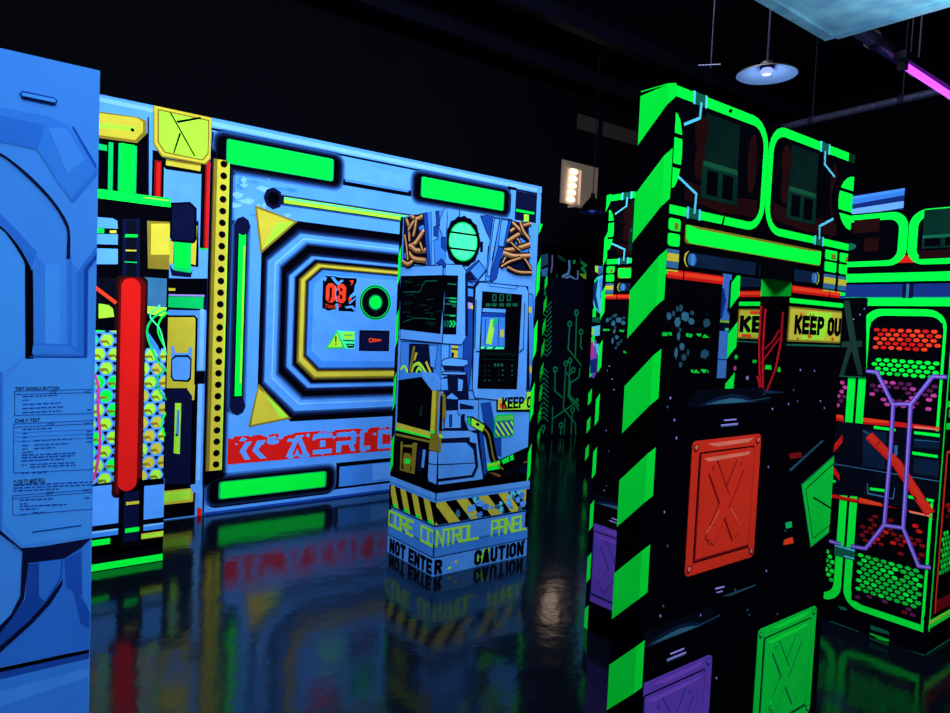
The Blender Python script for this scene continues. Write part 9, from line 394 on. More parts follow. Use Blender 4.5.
  ('red_rail', None, 'upper red rail', 'r 7 674,2261 767,2256 772,2185 678,2193|R 8 674,2261 767,2256 770,2214 676,2223|r 7 968,2262 1678,2262 1680,2230 973,2196|R 8 969,2258 1218,2261 1219,2235 972,2213|pk 8 1455,2245 1670,2248 1671,2231 1456,2222', []),
  ('red_rail', None, 'lower red rail', 'r 7 680,1388 1211,1394 1670,1376 1660,1393 1459,1393 1203,1362 991,1353 683,1346|R 8 986,1415 1210,1404 1212,1374 990,1359|pk 8 1468,1391 1660,1393 1661,1374 1469,1372', []),
  ('storage_crates', None, None, 's 6 673,2110 772,2189 1681,2220 1710,1784 1710,1546 1458,1403 986,1425 723,1387|s2 7 977,2134 1207,2138 1214,1763 993,1751|s2 7 1463,2118 1687,2125 1684,2048 1461,2029|s2 7 1477,1923 1692,1933 1694,1779 1478,1775|S 8 700,1723 1710,1741 1710,1733 700,1715|S 8 1053,1586 1059,1587 1076,1487 1308,1478 1319,1592 1324,1593 1318,1470 1065,1468|S 8 1464,2109 1687,2125 1687,2120 1465,2101|S 8 977,2128 1038,2102 1038,2094 978,2118|S 7 1289,2020 1317,2025 1323,1925 1296,1920', []),
  ('indicator_light', None, None, 'g 9 1080,2191 1287,2191 1289,2165 1082,2160', []),
  ('indicator_light', None, None, 'g 9 1458,2191 1682,2198 1684,2167 1460,2163', []),
  ('indicator_light', None, None, 'g 9 1454,1988 1679,1989 1681,1962 1457,1957', []),
  ('indicator_light', None, None, 'g 9 1086,1543 1237,1556 1239,1528 1087,1515', []),
  ('indicator_light', None, None, 'g 9 1449,1542 1675,1552 1677,1524 1451,1515', []),
  ('indicator_light', None, None, 'g 9 701,1544 733,1544 735,1519 703,1517', []),
  ('diagonal_tube', None, None, 'r 9 1008,2045 1285,1811 1613,1376 1689,1433 1355,1877 1070,2118|R2 10 1020,2063 1297,1833 1623,1397 1671,1433 1341,1875 1058,2109|M2 11 1127,1993 1153,2034 1143,2040 1117,1999|r 9 686,1919 771,2050 777,1966 692,1844|r 9 691,1704 770,1612 774,1549 685,1638', []),
  ('purple_pipe', None, None, 'D 10 951,2729 1057,2729 1228,2422 1235,1967 1226,1193 1073,916 934,901 939,857 1101,875 1270,1181 1279,1967 1271,2434 1083,2773 951,2773|p 11 951,2734 1060,2734 1233,2424 1240,1967 1231,1192 1077,911 935,896 938,862 1098,880 1265,1183 1274,1967 1266,2433 1080,2768 951,2768|v 12 947,2746 1063,2745 1240,2427 1248,1967 1239,1189 1080,900 932,884 933,874 1086,891 1249,1186 1258,1967 1251,2429 1069,2756 947,2756|D 10 1703,2777 1572,2771 1387,2458 1394,2095 1404,1198 1576,839 1697,859 1690,903 1602,888 1448,1208 1438,2096 1432,2447 1598,2728 1705,2733|p 11 1703,2772 1575,2766 1392,2457 1399,2095 1409,1199 1579,845 1696,864 1691,898 1599,882 1443,1207 1433,2096 1427,2448 1595,2733 1705,2738|v 12 1700,2760 1578,2754 1400,2454 1406,2095 1416,1202 1582,858 1690,876 1689,886 1588,869 1427,1204 1417,2095 1411,2451 1584,2744 1700,2750|D 10 1251,2416 1412,2436 1407,2479 1246,2460|p 11 1251,2421 1411,2441 1407,2474 1247,2455|v 12 1245,2433 1406,2452 1405,2463 1244,2443|D 10 1250,1165 1427,1181 1424,1225 1246,1209|p 11 1250,1170 1427,1186 1424,1220 1247,1204|v 12 1245,1182 1422,1198 1421,1208 1244,1192|D 10 716,850 833,849 833,893 716,894|p 11 716,855 833,854 833,888 716,889|v 12 712,866 829,866 829,877 712,877', []),
  ('dark_sign', None, 'black sign with a dark green slanted letter mark', 's 13 621,3517 914,3522 971,2679 678,2674|k 14 622,3506 909,3512 965,2689 678,2685|T 15 678,2683 965,2689 966,2679 679,2670|G 15 685,3489 745,3489 936,2709 891,2706 796,2991|G 15 681,3047 905,3068 910,3004 692,2985|G 15 762,2996 812,2992 746,2689 699,2685|v 15 899,3404 908,3411 912,3398 903,3394|v 15 861,3343 870,3350 874,3336 865,3333|v 15 798,3294 808,3301 812,3287 802,3283', []),
  ('base_slots', None, None, 'k 2 0,0 1710,0 1710,223 0,223|T 7 849,199 925,208 946,184 880,168|T 7 1185,115 1358,114 1369,80 1193,70|T 7 775,0 775,5 1079,4 1077,0|T 7 1574,0 1699,6 1699,0|g2 8 1187,28 1372,33 1373,22 1188,15|g2 8 1254,0 1242,5 1373,22 1365,8 1290,0', []),
])
PRINTS['grille_side'] = (0.001, [
  ('panel_frame', None, None, 'g 3 0,135 460,135 460,175 0,175|g 3 4,120 14,120 14,1720 4,1720|T 3 0,4 460,4 460,12 0,12|l 4 0,155 460,155 460,172 0,172', []),
  ('mesh_grille', None, None, 'g2 4 112,398 105,409 91,409 84,398 91,387 105,387|g2 4 147,398 140,409 126,409 119,398 126,387 140,387|g2 4 182,398 175,409 161,409 154,398 161,387 175,387|g2 4 217,398 210,409 196,409 189,398 196,387 210,387|g2 4 252,398 245,409 231,409 224,398 231,387 245,387|g2 4 287,398 280,409 266,409 259,398 266,387 280,387|g2 4 322,398 315,409 301,409 294,398 301,387 315,387|g 4 357,398 350,409 336,409 329,398 336,387 350,387|g 4 392,398 385,409 371,409 364,398 371,387 385,387|g 4 427,398 420,409 406,409 399,398 406,387 420,387|g2 4 460,395 460,401 455,409 441,409 434,398 441,387 455,387|g 4 130,426 123,437 109,437 102,426 108,415 123,415|g 4 165,426 158,437 144,437 136,426 144,415 158,415|g2 4 200,426 193,437 179,437 172,426 179,415 193,415|g 4 235,426 228,437 214,437 206,426 214,415 228,415|g2 4 270,426 263,437 249,437 242,426 249,415 263,415|g 4 305,426 298,437 284,437 277,426 284,415 298,415|g 4 340,426 333,437 319,437 312,426 319,415 333,415|g 4 375,426 368,437 354,437 347,426 354,415 368,415|g 4 410,426 403,437 389,437 382,426 389,415 403,415|g 4 445,426 438,437 424,437 417,426 424,415 438,415|g2 4 112,454 105,465 91,465 84,454 91,443 105,443|g2 4 147,454 140,465 126,465 119,454 126,443 140,443|g2 4 182,454 175,465 161,465 154,454 161,443 175,443|g2 4 217,454 210,465 196,465 189,454 196,443 210,443|g 4 252,454 245,465 231,465 224,454 231,443 245,443|g 4 287,454 280,465 266,465 259,454 266,443 280,443|g2 4 322,454 315,465 301,465 294,454 301,443 315,443|g 4 357,454 350,465 336,465 329,454 336,443 350,443|g 4 392,454 385,465 371,465 364,454 371,443 385,443|g2 4 427,454 420,465 406,465 399,454 406,443 420,443|g 4 460,451 460,457 455,465 441,465 434,454 441,443 455,443|g 4 130,482 123,493 109,493 102,482 108,471 123,471|g 4 165,482 158,493 144,493 136,482 144,471 158,471|g2 4 200,482 193,493 179,493 172,482 179,471 193,471|g2 4 235,482 228,493 214,493 206,482 214,471 228,471|g2 4 270,482 263,493 249,493 242,482 249,471 263,471|g2 4 305,482 298,493 284,493 277,482 284,471 298,471|g2 4 340,482 333,493 319,493 312,482 319,471 333,471|g 4 375,482 368,493 354,493 347,482 354,471 368,471|g2 4 410,482 403,493 389,493 382,482 389,471 403,471|g2 4 445,482 438,493 424,493 417,482 424,471 438,471|g2 4 112,510 105,521 91,521 84,510 91,499 105,499|g2 4 147,510 140,521 126,521 119,510 126,499 140,499|g 4 182,510 175,521 161,521 154,510 161,499 175,499|g2 4 217,510 210,521 196,521 189,510 196,499 210,499|g 4 252,510 245,521 231,521 224,510 231,499 245,499|g 4 287,510 280,521 266,521 259,510 266,499 280,499|g2 4 322,510 315,521 301,521 294,510 301,499 315,499|g 4 357,510 350,521 336,521 329,510 336,499 350,499|g2 4 392,510 385,521 371,521 364,510 371,499 385,499|g 4 460,506 460,513 455,521 441,521 434,510 441,499 455,499|g 4 130,538 123,548 109,548 102,538 108,527 123,527|g2 4 165,538 158,548 144,548 136,538 144,527 158,527|g2 4 200,538 193,548 179,548 172,538 179,527 193,527|g2 4 235,538 228,548 214,548 206,538 214,527 228,527|g 4 270,538 263,548 249,548 242,538 249,527 263,527|g2 4 305,538 298,548 284,548 277,538 284,527 298,527|g2 4 340,538 333,548 319,548 312,538 319,527 333,527|g2 4 375,538 368,548 354,548 347,538 354,527 368,527|g 4 410,538 403,548 389,548 382,538 389,527 403,527|g 4 445,538 438,548 424,548 417,538 424,527 438,527|g 4 112,565 105,576 91,576 84,565 91,554 105,554|g2 4 147,565 140,576 126,576 119,565 126,554 140,554|g2 4 182,565 175,576 161,576 154,565 161,554 175,554|g2 4 217,565 210,576 196,576 189,565 196,554 210,554|g 4 252,565 245,576 231,576 224,565 231,554 245,554|g 4 287,565 280,576 266,576 259,565 266,554 280,554|g 4 322,565 315,576 301,576 294,565 301,554 315,554|g 4 357,565 350,576 336,576 329,565 336,554 350,554|g2 4 392,565 385,576 371,576 364,565 371,554 385,554|g2 4 427,565 420,576 406,576 399,565 406,554 420,554|g2 4 460,562 460,569 455,576 441,576 434,565 441,554 455,554|g 4 130,593 123,604 109,604 102,593 108,582 123,582|g 4 165,593 158,604 144,604 136,593 144,582 158,582|g 4 235,593 228,604 214,604 206,593 214,582 228,582|g 4 270,593 263,604 249,604 242,593 249,582 263,582|g2 4 340,593 333,604 319,604 312,593 319,582 333,582|g2 4 375,593 368,604 354,604 347,593 354,582 368,582|g2 4 410,593 403,604 389,604 382,593 389,582 403,582|g2 4 445,593 438,604 424,604 417,593 424,582 438,582|M2 4 147,678 140,689 126,689 119,678 126,667 140,667|r 4 252,678 245,689 231,689 224,678 231,667 245,667|r 4 287,678 280,689 266,689 259,678 266,667 280,667|M2 4 322,678 315,689 301,689 294,678 301,667 315,667|r 4 392,678 385,689 371,689 364,678 371,667 385,667|r 4 427,678 420,689 406,689 399,678 406,667 420,667|M2 4 460,675 460,681 455,689 441,689 434,678 441,667 455,667|r 4 165,706 158,717 144,717 136,706 144,695 158,695|M2 4 235,706 228,717 214,717 206,706 214,695 228,695|M2 4 270,706 263,717 249,717 242,706 249,695 263,695|r 4 375,706 368,717 354,717 347,706 354,695 368,695|r 4 410,706 403,717 389,717 382,706 389,695 403,695|M2 4 445,706 438,717 424,717 417,706 424,695 438,695|M2 4 112,734 105,745 91,745 84,734 91,723 105,723|r 4 147,734 140,745 126,745 119,734 126,723 140,723|M2 4 252,734 245,745 231,745 224,734 231,723 245,723|r 4 322,734 315,745 301,745 294,734 301,723 315,723|r 4 357,734 350,745 336,745 329,734 336,723 350,723|M2 4 427,734 420,745 406,745 399,734 406,723 420,723|M2 4 200,762 193,773 179,773 172,762 179,751 193,751|M2 4 235,762 228,773 214,773 206,762 214,751 228,751|r 4 270,762 263,773 249,773 242,762 249,751 263,751|r 4 305,762 298,773 284,773 277,762 284,751 298,751|M2 4 340,762 333,773 319,773 312,762 319,751 333,751|r 4 410,762 403,773 389,773 382,762 389,751 403,751|r 4 445,762 438,773 424,773 417,762 424,751 438,751|P 4 92,1198 85,1209 71,1209 64,1198 71,1187 85,1187|P 4 127,1198 120,1209 106,1209 99,1198 106,1187 120,1187|P 4 162,1198 155,1209 141,1209 134,1198 141,1187 155,1187|P 4 232,1198 225,1209 211,1209 204,1198 211,1187 225,1187|P2 4 267,1198 260,1209 246,1209 239,1198 246,1187 260,1187|P2 4 302,1198 295,1209 281,1209 274,1198 281,1187 295,1187|P2 4 337,1198 330,1209 316,1209 309,1198 316,1187 330,1187|P2 4 372,1198 365,1209 351,1209 344,1198 351,1187 365,1187|P 4 407,1198 400,1209 386,1209 379,1198 386,1187 400,1187|P2 4 442,1198 435,1209 421,1209 414,1198 421,1187 435,1187|P2 4 110,1226 102,1237 89,1237 82,1226 88,1215 102,1215|P2 4 145,1226 138,1237 124,1237 116,1226 124,1215 138,1215|P2 4 180,1226 172,1237 158,1237 152,1226 158,1215 172,1215|P2 4 250,1226 243,1237 228,1237 222,1226 228,1215 243,1215|P2 4 284,1226 278,1237 264,1237 256,1226 264,1215 278,1215|P2 4 320,1226 312,1237 298,1237 292,1226 298,1215 312,1215|P 4 355,1226 348,1237 334,1237 326,1226 334,1215 348,1215|P 4 390,1226 383,1237 369,1237 362,1226 369,1215 383,1215|P 4 425,1226 418,1237 404,1237 397,1226 404,1215 418,1215|P 4 460,1226 453,1237 439,1237 432,1226 439,1215 453,1215|P2 4 92,1254 85,1265 71,1265 64,1254 71,1243 85,1243|P 4 127,1254 120,1265 106,1265 99,1254 106,1243 120,1243|P2 4 162,1254 155,1265 141,1265 134,1254 141,1243 155,1243|P2 4 232,1254 225,1265 211,1265 204,1254 211,1243 225,1243|P 4 267,1254 260,1265 246,1265 239,1254 246,1243 260,1243|P2 4 302,1254 295,1265 281,1265 274,1254 281,1243 295,1243|P 4 372,1254 365,1265 351,1265 344,1254 351,1243 365,1243|P2 4 407,1254 400,1265 386,1265 379,1254 386,1243 400,1243|P2 4 442,1254 435,1265 421,1265 414,1254 421,1243 435,1243|P2 4 110,1282 102,1293 89,1293 82,1282 88,1271 102,1271|P2 4 145,1282 138,1293 124,1293 116,1282 124,1271 138,1271|P 4 180,1282 172,1293 158,1293 152,1282 158,1271 172,1271|P2 4 215,1282 208,1293 194,1293 186,1282 194,1271 208,1271|P2 4 250,1282 243,1293 228,1293 222,1282 228,1271 243,1271|P 4 284,1282 278,1293 264,1293 256,1282 264,1271 278,1271|P 4 320,1282 312,1293 298,1293 292,1282 298,1271 312,1271|P 4 355,1282 348,1293 334,1293 326,1282 334,1271 348,1271|P 4 390,1282 383,1293 369,1293 362,1282 369,1271 383,1271|P2 4 425,1282 418,1293 404,1293 397,1282 404,1271 418,1271|P2 4 460,1282 453,1293 439,1293 432,1282 439,1271 453,1271|P2 4 162,1310 155,1321 141,1321 134,1310 141,1299 155,1299|P2 4 197,1310 190,1321 176,1321 169,1310 176,1299 190,1299|P2 4 232,1310 225,1321 211,1321 204,1310 211,1299 225,1299|P 4 267,1310 260,1321 246,1321 239,1310 246,1299 260,1299|P2 4 337,1310 330,1321 316,1321 309,1310 316,1299 330,1299|P 4 372,1310 365,1321 351,1321 344,1310 351,1299 365,1299|P2 4 407,1310 400,1321 386,1321 379,1310 386,1299 400,1299|P2 4 442,1310 435,1321 421,1321 414,1310 421,1299 435,1299|P 4 110,1338 102,1348 89,1348 82,1338 88,1327 102,1327|P2 4 145,1338 138,1348 124,1348 116,1338 124,1327 138,1327|P2 4 215,1338 208,1348 194,1348 186,1338 194,1327 208,1327|P 4 250,1338 243,1348 228,1348 222,1338 228,1327 243,1327|P 4 284,1338 278,1348 264,1348 256,1338 264,1327 278,1327|P2 4 320,1338 312,1348 298,1348 292,1338 298,1327 312,1327|P 4 355,1338 348,1348 334,1348 326,1338 334,1327 348,1327|P2 4 390,1338 383,1348 369,1348 362,1338 369,1327 383,1327|P 4 425,1338 418,1348 404,1348 397,1338 404,1327 418,1327|P 4 460,1338 453,1348 439,1348 432,1338 439,1327 453,1327|P 4 92,1365 85,1376 71,1376 64,1365 71,1354 85,1354|P 4 127,1365 120,1376 106,1376 99,1365 106,1354 120,1354|P2 4 162,1365 155,1376 141,1376 134,1365 141,1354 155,1354|P 4 197,1365 190,1376 176,1376 169,1365 176,1354 190,1354|P2 4 232,1365 225,1376 211,1376 204,1365 211,1354 225,1354|P2 4 267,1365 260,1376 246,1376 239,1365 246,1354 260,1354|P 4 302,1365 295,1376 281,1376 274,1365 281,1354 295,1354|P 4 337,1365 330,1376 316,1376 309,1365 316,1354 330,1354|P 4 372,1365 365,1376 351,1376 344,1365 351,1354 365,1354|P2 4 407,1365 400,1376 386,1376 379,1365 386,1354 400,1354|P 4 442,1365 435,1376 421,1376 414,1365 421,1354 435,1354|P2 4 110,1393 102,1404 89,1404 82,1393 88,1382 102,1382|P 4 145,1393 138,1404 124,1404 116,1393 124,1382 138,1382|P 4 180,1393 172,1404 158,1404 152,1393 158,1382 172,1382|P2 4 215,1393 208,1404 194,1404 186,1393 194,1382 208,1382|P2 4 250,1393 243,1404 228,1404 222,1393 228,1382 243,1382|P2 4 284,1393 278,1404 264,1404 256,1393 264,1382 278,1382|P2 4 355,1393 348,1404 334,1404 326,1393 334,1382 348,1382|P 4 390,1393 383,1404 369,1404 362,1393 369,1382 383,1382|P 4 460,1393 453,1404 439,1404 432,1393 439,1382 453,1382|P 4 127,1421 120,1432 106,1432 99,1421 106,1410 120,1410|P 4 162,1421 155,1432 141,1432 134,1421 141,1410 155,1410|P2 4 197,1421 190,1432 176,1432 169,1421 176,1410 190,1410|P 4 232,1421 225,1432 211,1432 204,1421 211,1410 225,1410|P 4 267,1421 260,1432 246,1432 239,1421 246,1410 260,1410|P 4 302,1421 295,1432 281,1432 274,1421 281,1410 295,1410|P 4 337,1421 330,1432 316,1432 309,1421 316,1410 330,1410|P 4 372,1421 365,1432 351,1432 344,1421 351,1410 365,1410|P2 4 407,1421 400,1432 386,1432 379,1421 386,1410 400,1410|P2 4 442,1421 435,1432 421,1432 414,1421 421,1410 435,1410|P 4 110,1449 102,1460 89,1460 82,1449 88,1438 102,1438|P2 4 145,1449 138,1460 124,1460 116,1449 124,1438 138,1438|P2 4 180,1449 172,1460 158,1460 152,1449 158,1438 172,1438|P 4 215,1449 208,1460 194,1460 186,1449 194,1438 208,1438|P 4 250,1449 243,1460 228,1460 222,1449 228,1438 243,1438|P2 4 284,1449 278,1460 264,1460 256,1449 264,1438 278,1438|P 4 320,1449 312,1460 298,1460 292,1449 298,1438 312,1438|P 4 390,1449 383,1460 369,1460 362,1449 369,1438 383,1438|P2 4 425,1449 418,1460 404,1460 397,1449 404,1438 418,1438|P2 4 460,1449 453,1460 439,1460 432,1449 439,1438 453,1438|P2 4 92,1477 85,1488 71,1488 64,1477 71,1466 85,1466|P2 4 127,1477 120,1488 106,1488 99,1477 106,1466 120,1466|P2 4 162,1477 155,1488 141,1488 134,1477 141,1466 155,1466|P 4 197,1477 190,1488 176,1488 169,1477 176,1466 190,1466|P2 4 232,1477 225,1488 211,1488 204,1477 211,1466 225,1466|P2 4 267,1477 260,1488 246,1488 239,1477 246,1466 260,1466|P2 4 302,1477 295,1488 281,1488 274,1477 281,1466 295,1466|P 4 337,1477 330,1488 316,1488 309,1477 316,1466 330,1466|P 4 372,1477 365,1488 351,1488 344,1477 351,1466 365,1466|P2 4 407,1477 400,1488 386,1488 379,1477 386,1466 400,1466|P2 4 442,1477 435,1488 421,1488 414,1477 421,1466 435,1466|P2 4 110,1505 102,1516 89,1516 82,1505 88,1494 102,1494|P2 4 145,1505 138,1516 124,1516 116,1505 124,1494 138,1494|P2 4 180,1505 172,1516 158,1516 152,1505 158,1494 172,1494|P 4 215,1505 208,1516 194,1516 186,1505 194,1494 208,1494|P 4 250,1505 243,1516 228,1516 222,1505 228,1494 243,1494|P2 4 284,1505 278,1516 264,1516 256,1505 264,1494 278,1494|P 4 320,1505 312,1516 298,1516 292,1505 298,1494 312,1494|P 4 355,1505 348,1516 334,1516 326,1505 334,1494 348,1494|P2 4 390,1505 383,1516 369,1516 362,1505 369,1494 383,1494|P 4 425,1505 418,1516 404,1516 397,1505 404,1494 418,1494|P 4 460,1505 453,1516 439,1516 432,1505 439,1494 453,1494', []),
  ('red_rail', None, None, 'R 5 60,1000 460,1000 460,1012 60,1012|R 5 60,200 72,200 72,1000 60,1000|M2 4 50,200 460,200 460,260 50,260|g 5 30,1120 100,1120 100,1150 30,1150|g 5 20,1230 90,1230 90,1260 20,1260|pk 4 50,1300 460,1300 460,1500 50,1500|l 4 50,1500 460,1500 460,1620 50,1620|e 4 50,1180 460,1180 460,1220 50,1220', []),
])
PRINTS['farwall'] = (0.001, [
  ('top_rail', None, None, 'b 2 1445,2899 2431,2950 2431,2950 2431,2899 1450,2827|m 3 1447,2868 2431,2922 2431,2885 1451,2806|D 1 0,2000 2431,2000 2431,2900 0,2900|i 3 1453,2775 2431,2831 2431,2769 1459,2698', []),
])
PRINTS['pale'] = (0.001, [
  ('pale_face', None, None, 'b 1 0,1047 525,1047 525,2192 0,2192|d 2 175,2002 322,2033 374,1906 319,1707 246,1682|d 2 383,1819 480,1812 489,1736 428,1755|n 2 417,1781 513,1781 513,2127 417,2127|n 3 0,1566 525,1566 525,1686 0,1686|l 4 284,1658 497,1658 497,1684 284,1684|a 4 387,1570 516,1570 516,1600 387,1600|d 3 235,1252 525,1243 525,1255 235,1264', []),
  ('dark_plinth', None, None, 'k 1 0,0 525,0 525,1049 0,1049', []),
])
PRINTS['barrel'] = (0.001, [
  ('edge_tape', None, None, 'k 2 0,0 50,0 50,2200 0,2200|g 3 0,100 50,150 50,285 0,235|g 3 0,400 50,450 50,585 0,535|g 3 0,700 50,750 50,885 0,835|g 3 0,1000 50,1050 50,1185 0,1135|g 3 0,1300 50,1350 50,1485 0,1435|g 3 0,1600 50,1650 50,1785 0,1735|g 3 0,1900 50,1950 50,2085 0,2035|g 3 0,2200 0,2200 0,2200', []),
  ('barrel_print', None, None, 'S 2 0,2200 172,2200 176,2145 54,2104 0,2126|m 3 41,2200 141,2200 33,2166|l 3 0,2194 0,2200 46,2200 52,2125 5,2132|c 3 0,1803 0,2041 40,2081 240,2150 314,1633 150,1670 18,1750|D 4 0,2016 57,2061 39,1890 100,1711 32,1772 0,1839|b 4 73,2052 227,2117 260,1903 104,1861|l 4 121,1841 246,1869 274,1718 162,1724|c 3 0,1493 0,1548 220,1586 230,1466 10,1450|l 4 0,1535 35,1536 40,1462 0,1461|T 3 0,1653 215,1661 188,1595 0,1599|p 2 0,1424 76,1409 157,1171 76,998 0,1014|P 3 0,1394 30,1386 59,1214 0,1228|D 3 0,1174 0,1193 122,1215 102,1063 10,1042|c 3 63,1365 237,1379 244,1281 103,1258', []),
])
PRINTS['circuit'] = (0.001, [
  ('circuit_traces', None, None, 'e2 3 647,1706 668,1094 688,1095 667,1707|e2 3 522,1542 517,1222 814,978 826,994 537,1231 542,1542|e2 3 758,1432 761,1259 868,1156 882,1170 781,1268 778,1432|e2 3 289,928 300,643 458,537 469,553 319,654 309,929|e2 3 487,987 483,389 735,167 756,0 776,0 754,178 503,398 507,987|e2 3 568,1027 564,554 833,321 846,336 584,563 588,1027|e2 3 639,918 555,873 510,918 496,904 551,848 648,901|e2 3 276,435 288,54 303,54 291,435|e2 3 299,254 545,366 774,493 764,510 536,384 291,272|e2 3 116,107 119,64 139,65 136,108|e2 3 455,127 453,27 473,27 475,127|e2 3 523,258 520,23 535,23 538,258|e2 3 665,336 662,183 660,14 680,14 682,183 685,335|e2 3 838,173 841,2 866,2 863,174|e2 3 635,750 778,824 793,958 773,960 759,837 626,767|e2 3 590,793 581,567 790,403 808,427 612,581 620,792|e2 3 8,2051 33,1969 15,1968 16,1948 59,1951 27,2057|e2 3 700,1740 695,1759 683,1775 665,1784 645,1784 626,1775 614,1759 610,1740 614,1720 626,1704 645,1696 665,1696 683,1704 695,1720|n 4 677,1740 674,1751 666,1759 655,1762 643,1759 635,1751 632,1740 635,1728 643,1720 655,1717 666,1720 674,1728|e2 3 575,1579 570,1598 558,1614 540,1622 520,1622 502,1614 489,1598 485,1579 489,1559 502,1543 520,1535 540,1535 558,1543 570,1559|n 4 552,1579 549,1590 541,1598 530,1601 518,1598 510,1590 507,1579 510,1567 518,1559 530,1556 541,1559 549,1567|e2 3 810,1472 805,1492 793,1507 775,1516 755,1516 737,1507 724,1492 720,1472 724,1453 737,1437 755,1428 775,1428 793,1437 805,1453|n 4 787,1472 784,1483 776,1492 765,1495 754,1492 745,1483 742,1472 745,1461 754,1453 765,1450 776,1453 784,1461|e2 3 540,1024 535,1043 523,1059 505,1068 485,1068 467,1059 454,1043 450,1024 454,1004 467,989 485,980 505,980 523,989 535,1004|n 4 517,1024 514,1035 506,1043 495,1046 483,1043 475,1035 472,1024 475,1013 483,1004 495,1001 506,1004 514,1013|e2 3 621,1064 616,1083 604,1099 586,1108 566,1108 548,1099 535,1083 531,1064 535,1044 548,1029 566,1020 586,1020 604,1029 616,1044|n 4 598,1064 595,1075 587,1083 576,1086 565,1083 556,1075 553,1064 556,1053 565,1044 576,1041 587,1044 595,1053|e2 3 692,933 687,953 675,968 657,977 637,977 619,968 606,953 602,933 606,913 619,898 637,889 657,889 675,898 687,913|n 4 669,933 666,944 658,952 647,956 635,952 627,944 624,933 627,922 635,914 647,911 658,914 666,922|e2 3 343,942 339,961 326,977 308,986 288,986 270,977 258,961 253,942 258,922 270,907 288,898 308,898 326,907 339,922|n 4 321,942 318,953 309,961 298,964 287,961 279,953 276,942 279,931 287,922 298,919 309,922 318,931|e2 3 718,366 714,386 701,401 683,410 663,410 645,401 633,386 628,366 633,346 645,331 663,322 683,322 701,331 714,346|n 4 696,366 693,377 684,385 673,388 662,385 654,377 651,366 654,355 662,346 673,343 684,346 693,355|e2 3 169,140 164,160 152,176 134,184 114,184 96,176 83,160 79,140 83,121 96,105 114,96 134,96 152,105 164,121|n 4 146,140 143,152 135,160 124,163 112,160 104,152 101,140 104,129 112,121 124,118 135,121 143,129|e2 3 507,161 503,180 490,196 472,205 452,205 434,196 422,180 417,161 422,141 434,126 452,117 472,117 490,126 503,141|n 4 485,161 482,172 474,180 462,183 451,180 443,172 440,161 443,150 451,141 462,138 474,141 482,150|e2 3 789,505 783,523 768,534 750,534 735,523 729,505 735,488 750,477 768,477 783,488', []),
  ('chevron_print', None, None, 'e2 3 9,1818 90,1782 167,1866 158,1874 87,1796 14,1829|e2 3 13,1753 94,1716 172,1800 163,1808 91,1730 18,1764|e2 3 18,1687 99,1650 176,1734 167,1742 96,1665 23,1698|e2 3 22,1622 103,1584 181,1668 172,1676 100,1599 27,1633|e2 3 26,1556 108,1518 185,1602 176,1610 105,1533 31,1567|e2 3 31,1491 112,1452 190,1535 181,1544 109,1467 36,1501|e2 3 35,1425 116,1386 194,1469 185,1477 114,1401 40,1436|e2 3 39,1359 121,1320 199,1402 190,1411 118,1335 45,1370|e2 3 44,1293 125,1254 203,1336 194,1344 123,1268 49,1304|e2 3 48,1227 130,1187 208,1269 199,1278 127,1202 53,1238|e2 3 53,1161 134,1121 212,1203 204,1211 132,1135 58,1172|e2 3 0,902 2,900 82,955 163,892 170,902 82,970 0,914|e2 3 0,843 6,834 86,889 167,825 175,835 87,904 0,844|e2 3 10,768 91,822 172,758 179,768 91,837 3,778|e2 3 15,701 95,756 176,691 184,701 96,770 8,711|e2 3 19,635 100,689 181,624 188,634 100,704 12,645|e2 3 23,568 104,622 185,557 193,566 105,637 17,578|e2 3 28,502 108,555 190,490 197,499 109,570 21,512|e2 3 32,435 113,488 194,422 202,432 114,503 26,445|e2 3 36,368 117,421 199,355 206,364 118,436 30,378|e2 3 41,301 122,354 203,287 211,296 123,369 34,311|e2 3 45,234 126,287 208,220 216,229 127,301 39,245', []),
  ('edge_tape', None, None, 'k 2 0,0 70,0 70,2200 0,2200|k 2 891,0 961,0 961,2200 891,2200|g 3 20,0 70,0 70,0 70,150 20,50|g 3 20,200 70,300 70,450 20,350|g 3 20,500 70,600 70,750 20,650|g 3 20,800 70,900 70,1050 20,950|g 3 20,1100 70,1200 70,1350 20,1250|g 3 20,1400 70,1500 70,1650 20,1550|g 3 20,1700 70,1800 70,1950 20,1850|g 3 20,2000 70,2100 70,2200 45,2200 20,2150|g 3 951,0 951,39 931,0|g 3 891,100 951,220 951,369 891,249|g 3 891,430 951,550 951,699 891,578|g 3 891,760 951,880 951,1029 891,909|g 3 891,1090 951,1210 951,1359 891,1239|g 3 891,1420 951,1540 951,1689 891,1569|g 3 891,1750 951,1870 951,2019 891,1899|g 3 891,2200 891,2080 951,2200 951,2200', []),
])
PRINTS['farprint'] = (0.001, [
  ('mural_print', None, None, 'S 2 66,2742 251,2788 264,2600 80,2527|b 3 64,2482 267,2557 238,2249 134,2314 74,2324|n 4 56,2453 123,2473 122,2342 54,2323|g2 3 269,2382 375,2302 358,2257 258,2250|v 3 339,2768 350,2595 329,2463 359,2459 380,2594 368,2770|i 3 746,2715 766,2572 745,2497 604,2431 625,2385 787,2461 817,2569 795,2722|i 3 685,2364 822,2420 997,2353 1028,2435 1019,2559 984,2556 993,2440 977,2398 822,2457 672,2396|l 3 1032,2500 1227,2515 1224,2408 1146,2432|e 3 1061,2691 1146,2657 1068,2593 1162,2539 1184,2501 1227,2525 1199,2575 1155,2600 1243,2672 1080,2738|e 3 883,2656 945,2691 915,2743 853,2708|D 3 1029,2787 1035,2712 1084,2715 1079,2791|T 3 476,2738 667,2667 688,2723 497,2794|T 3 462,2456 474,2280 524,2283 512,2459|p 3 979,2289 1154,2279 1157,2328 982,2339', []),
])

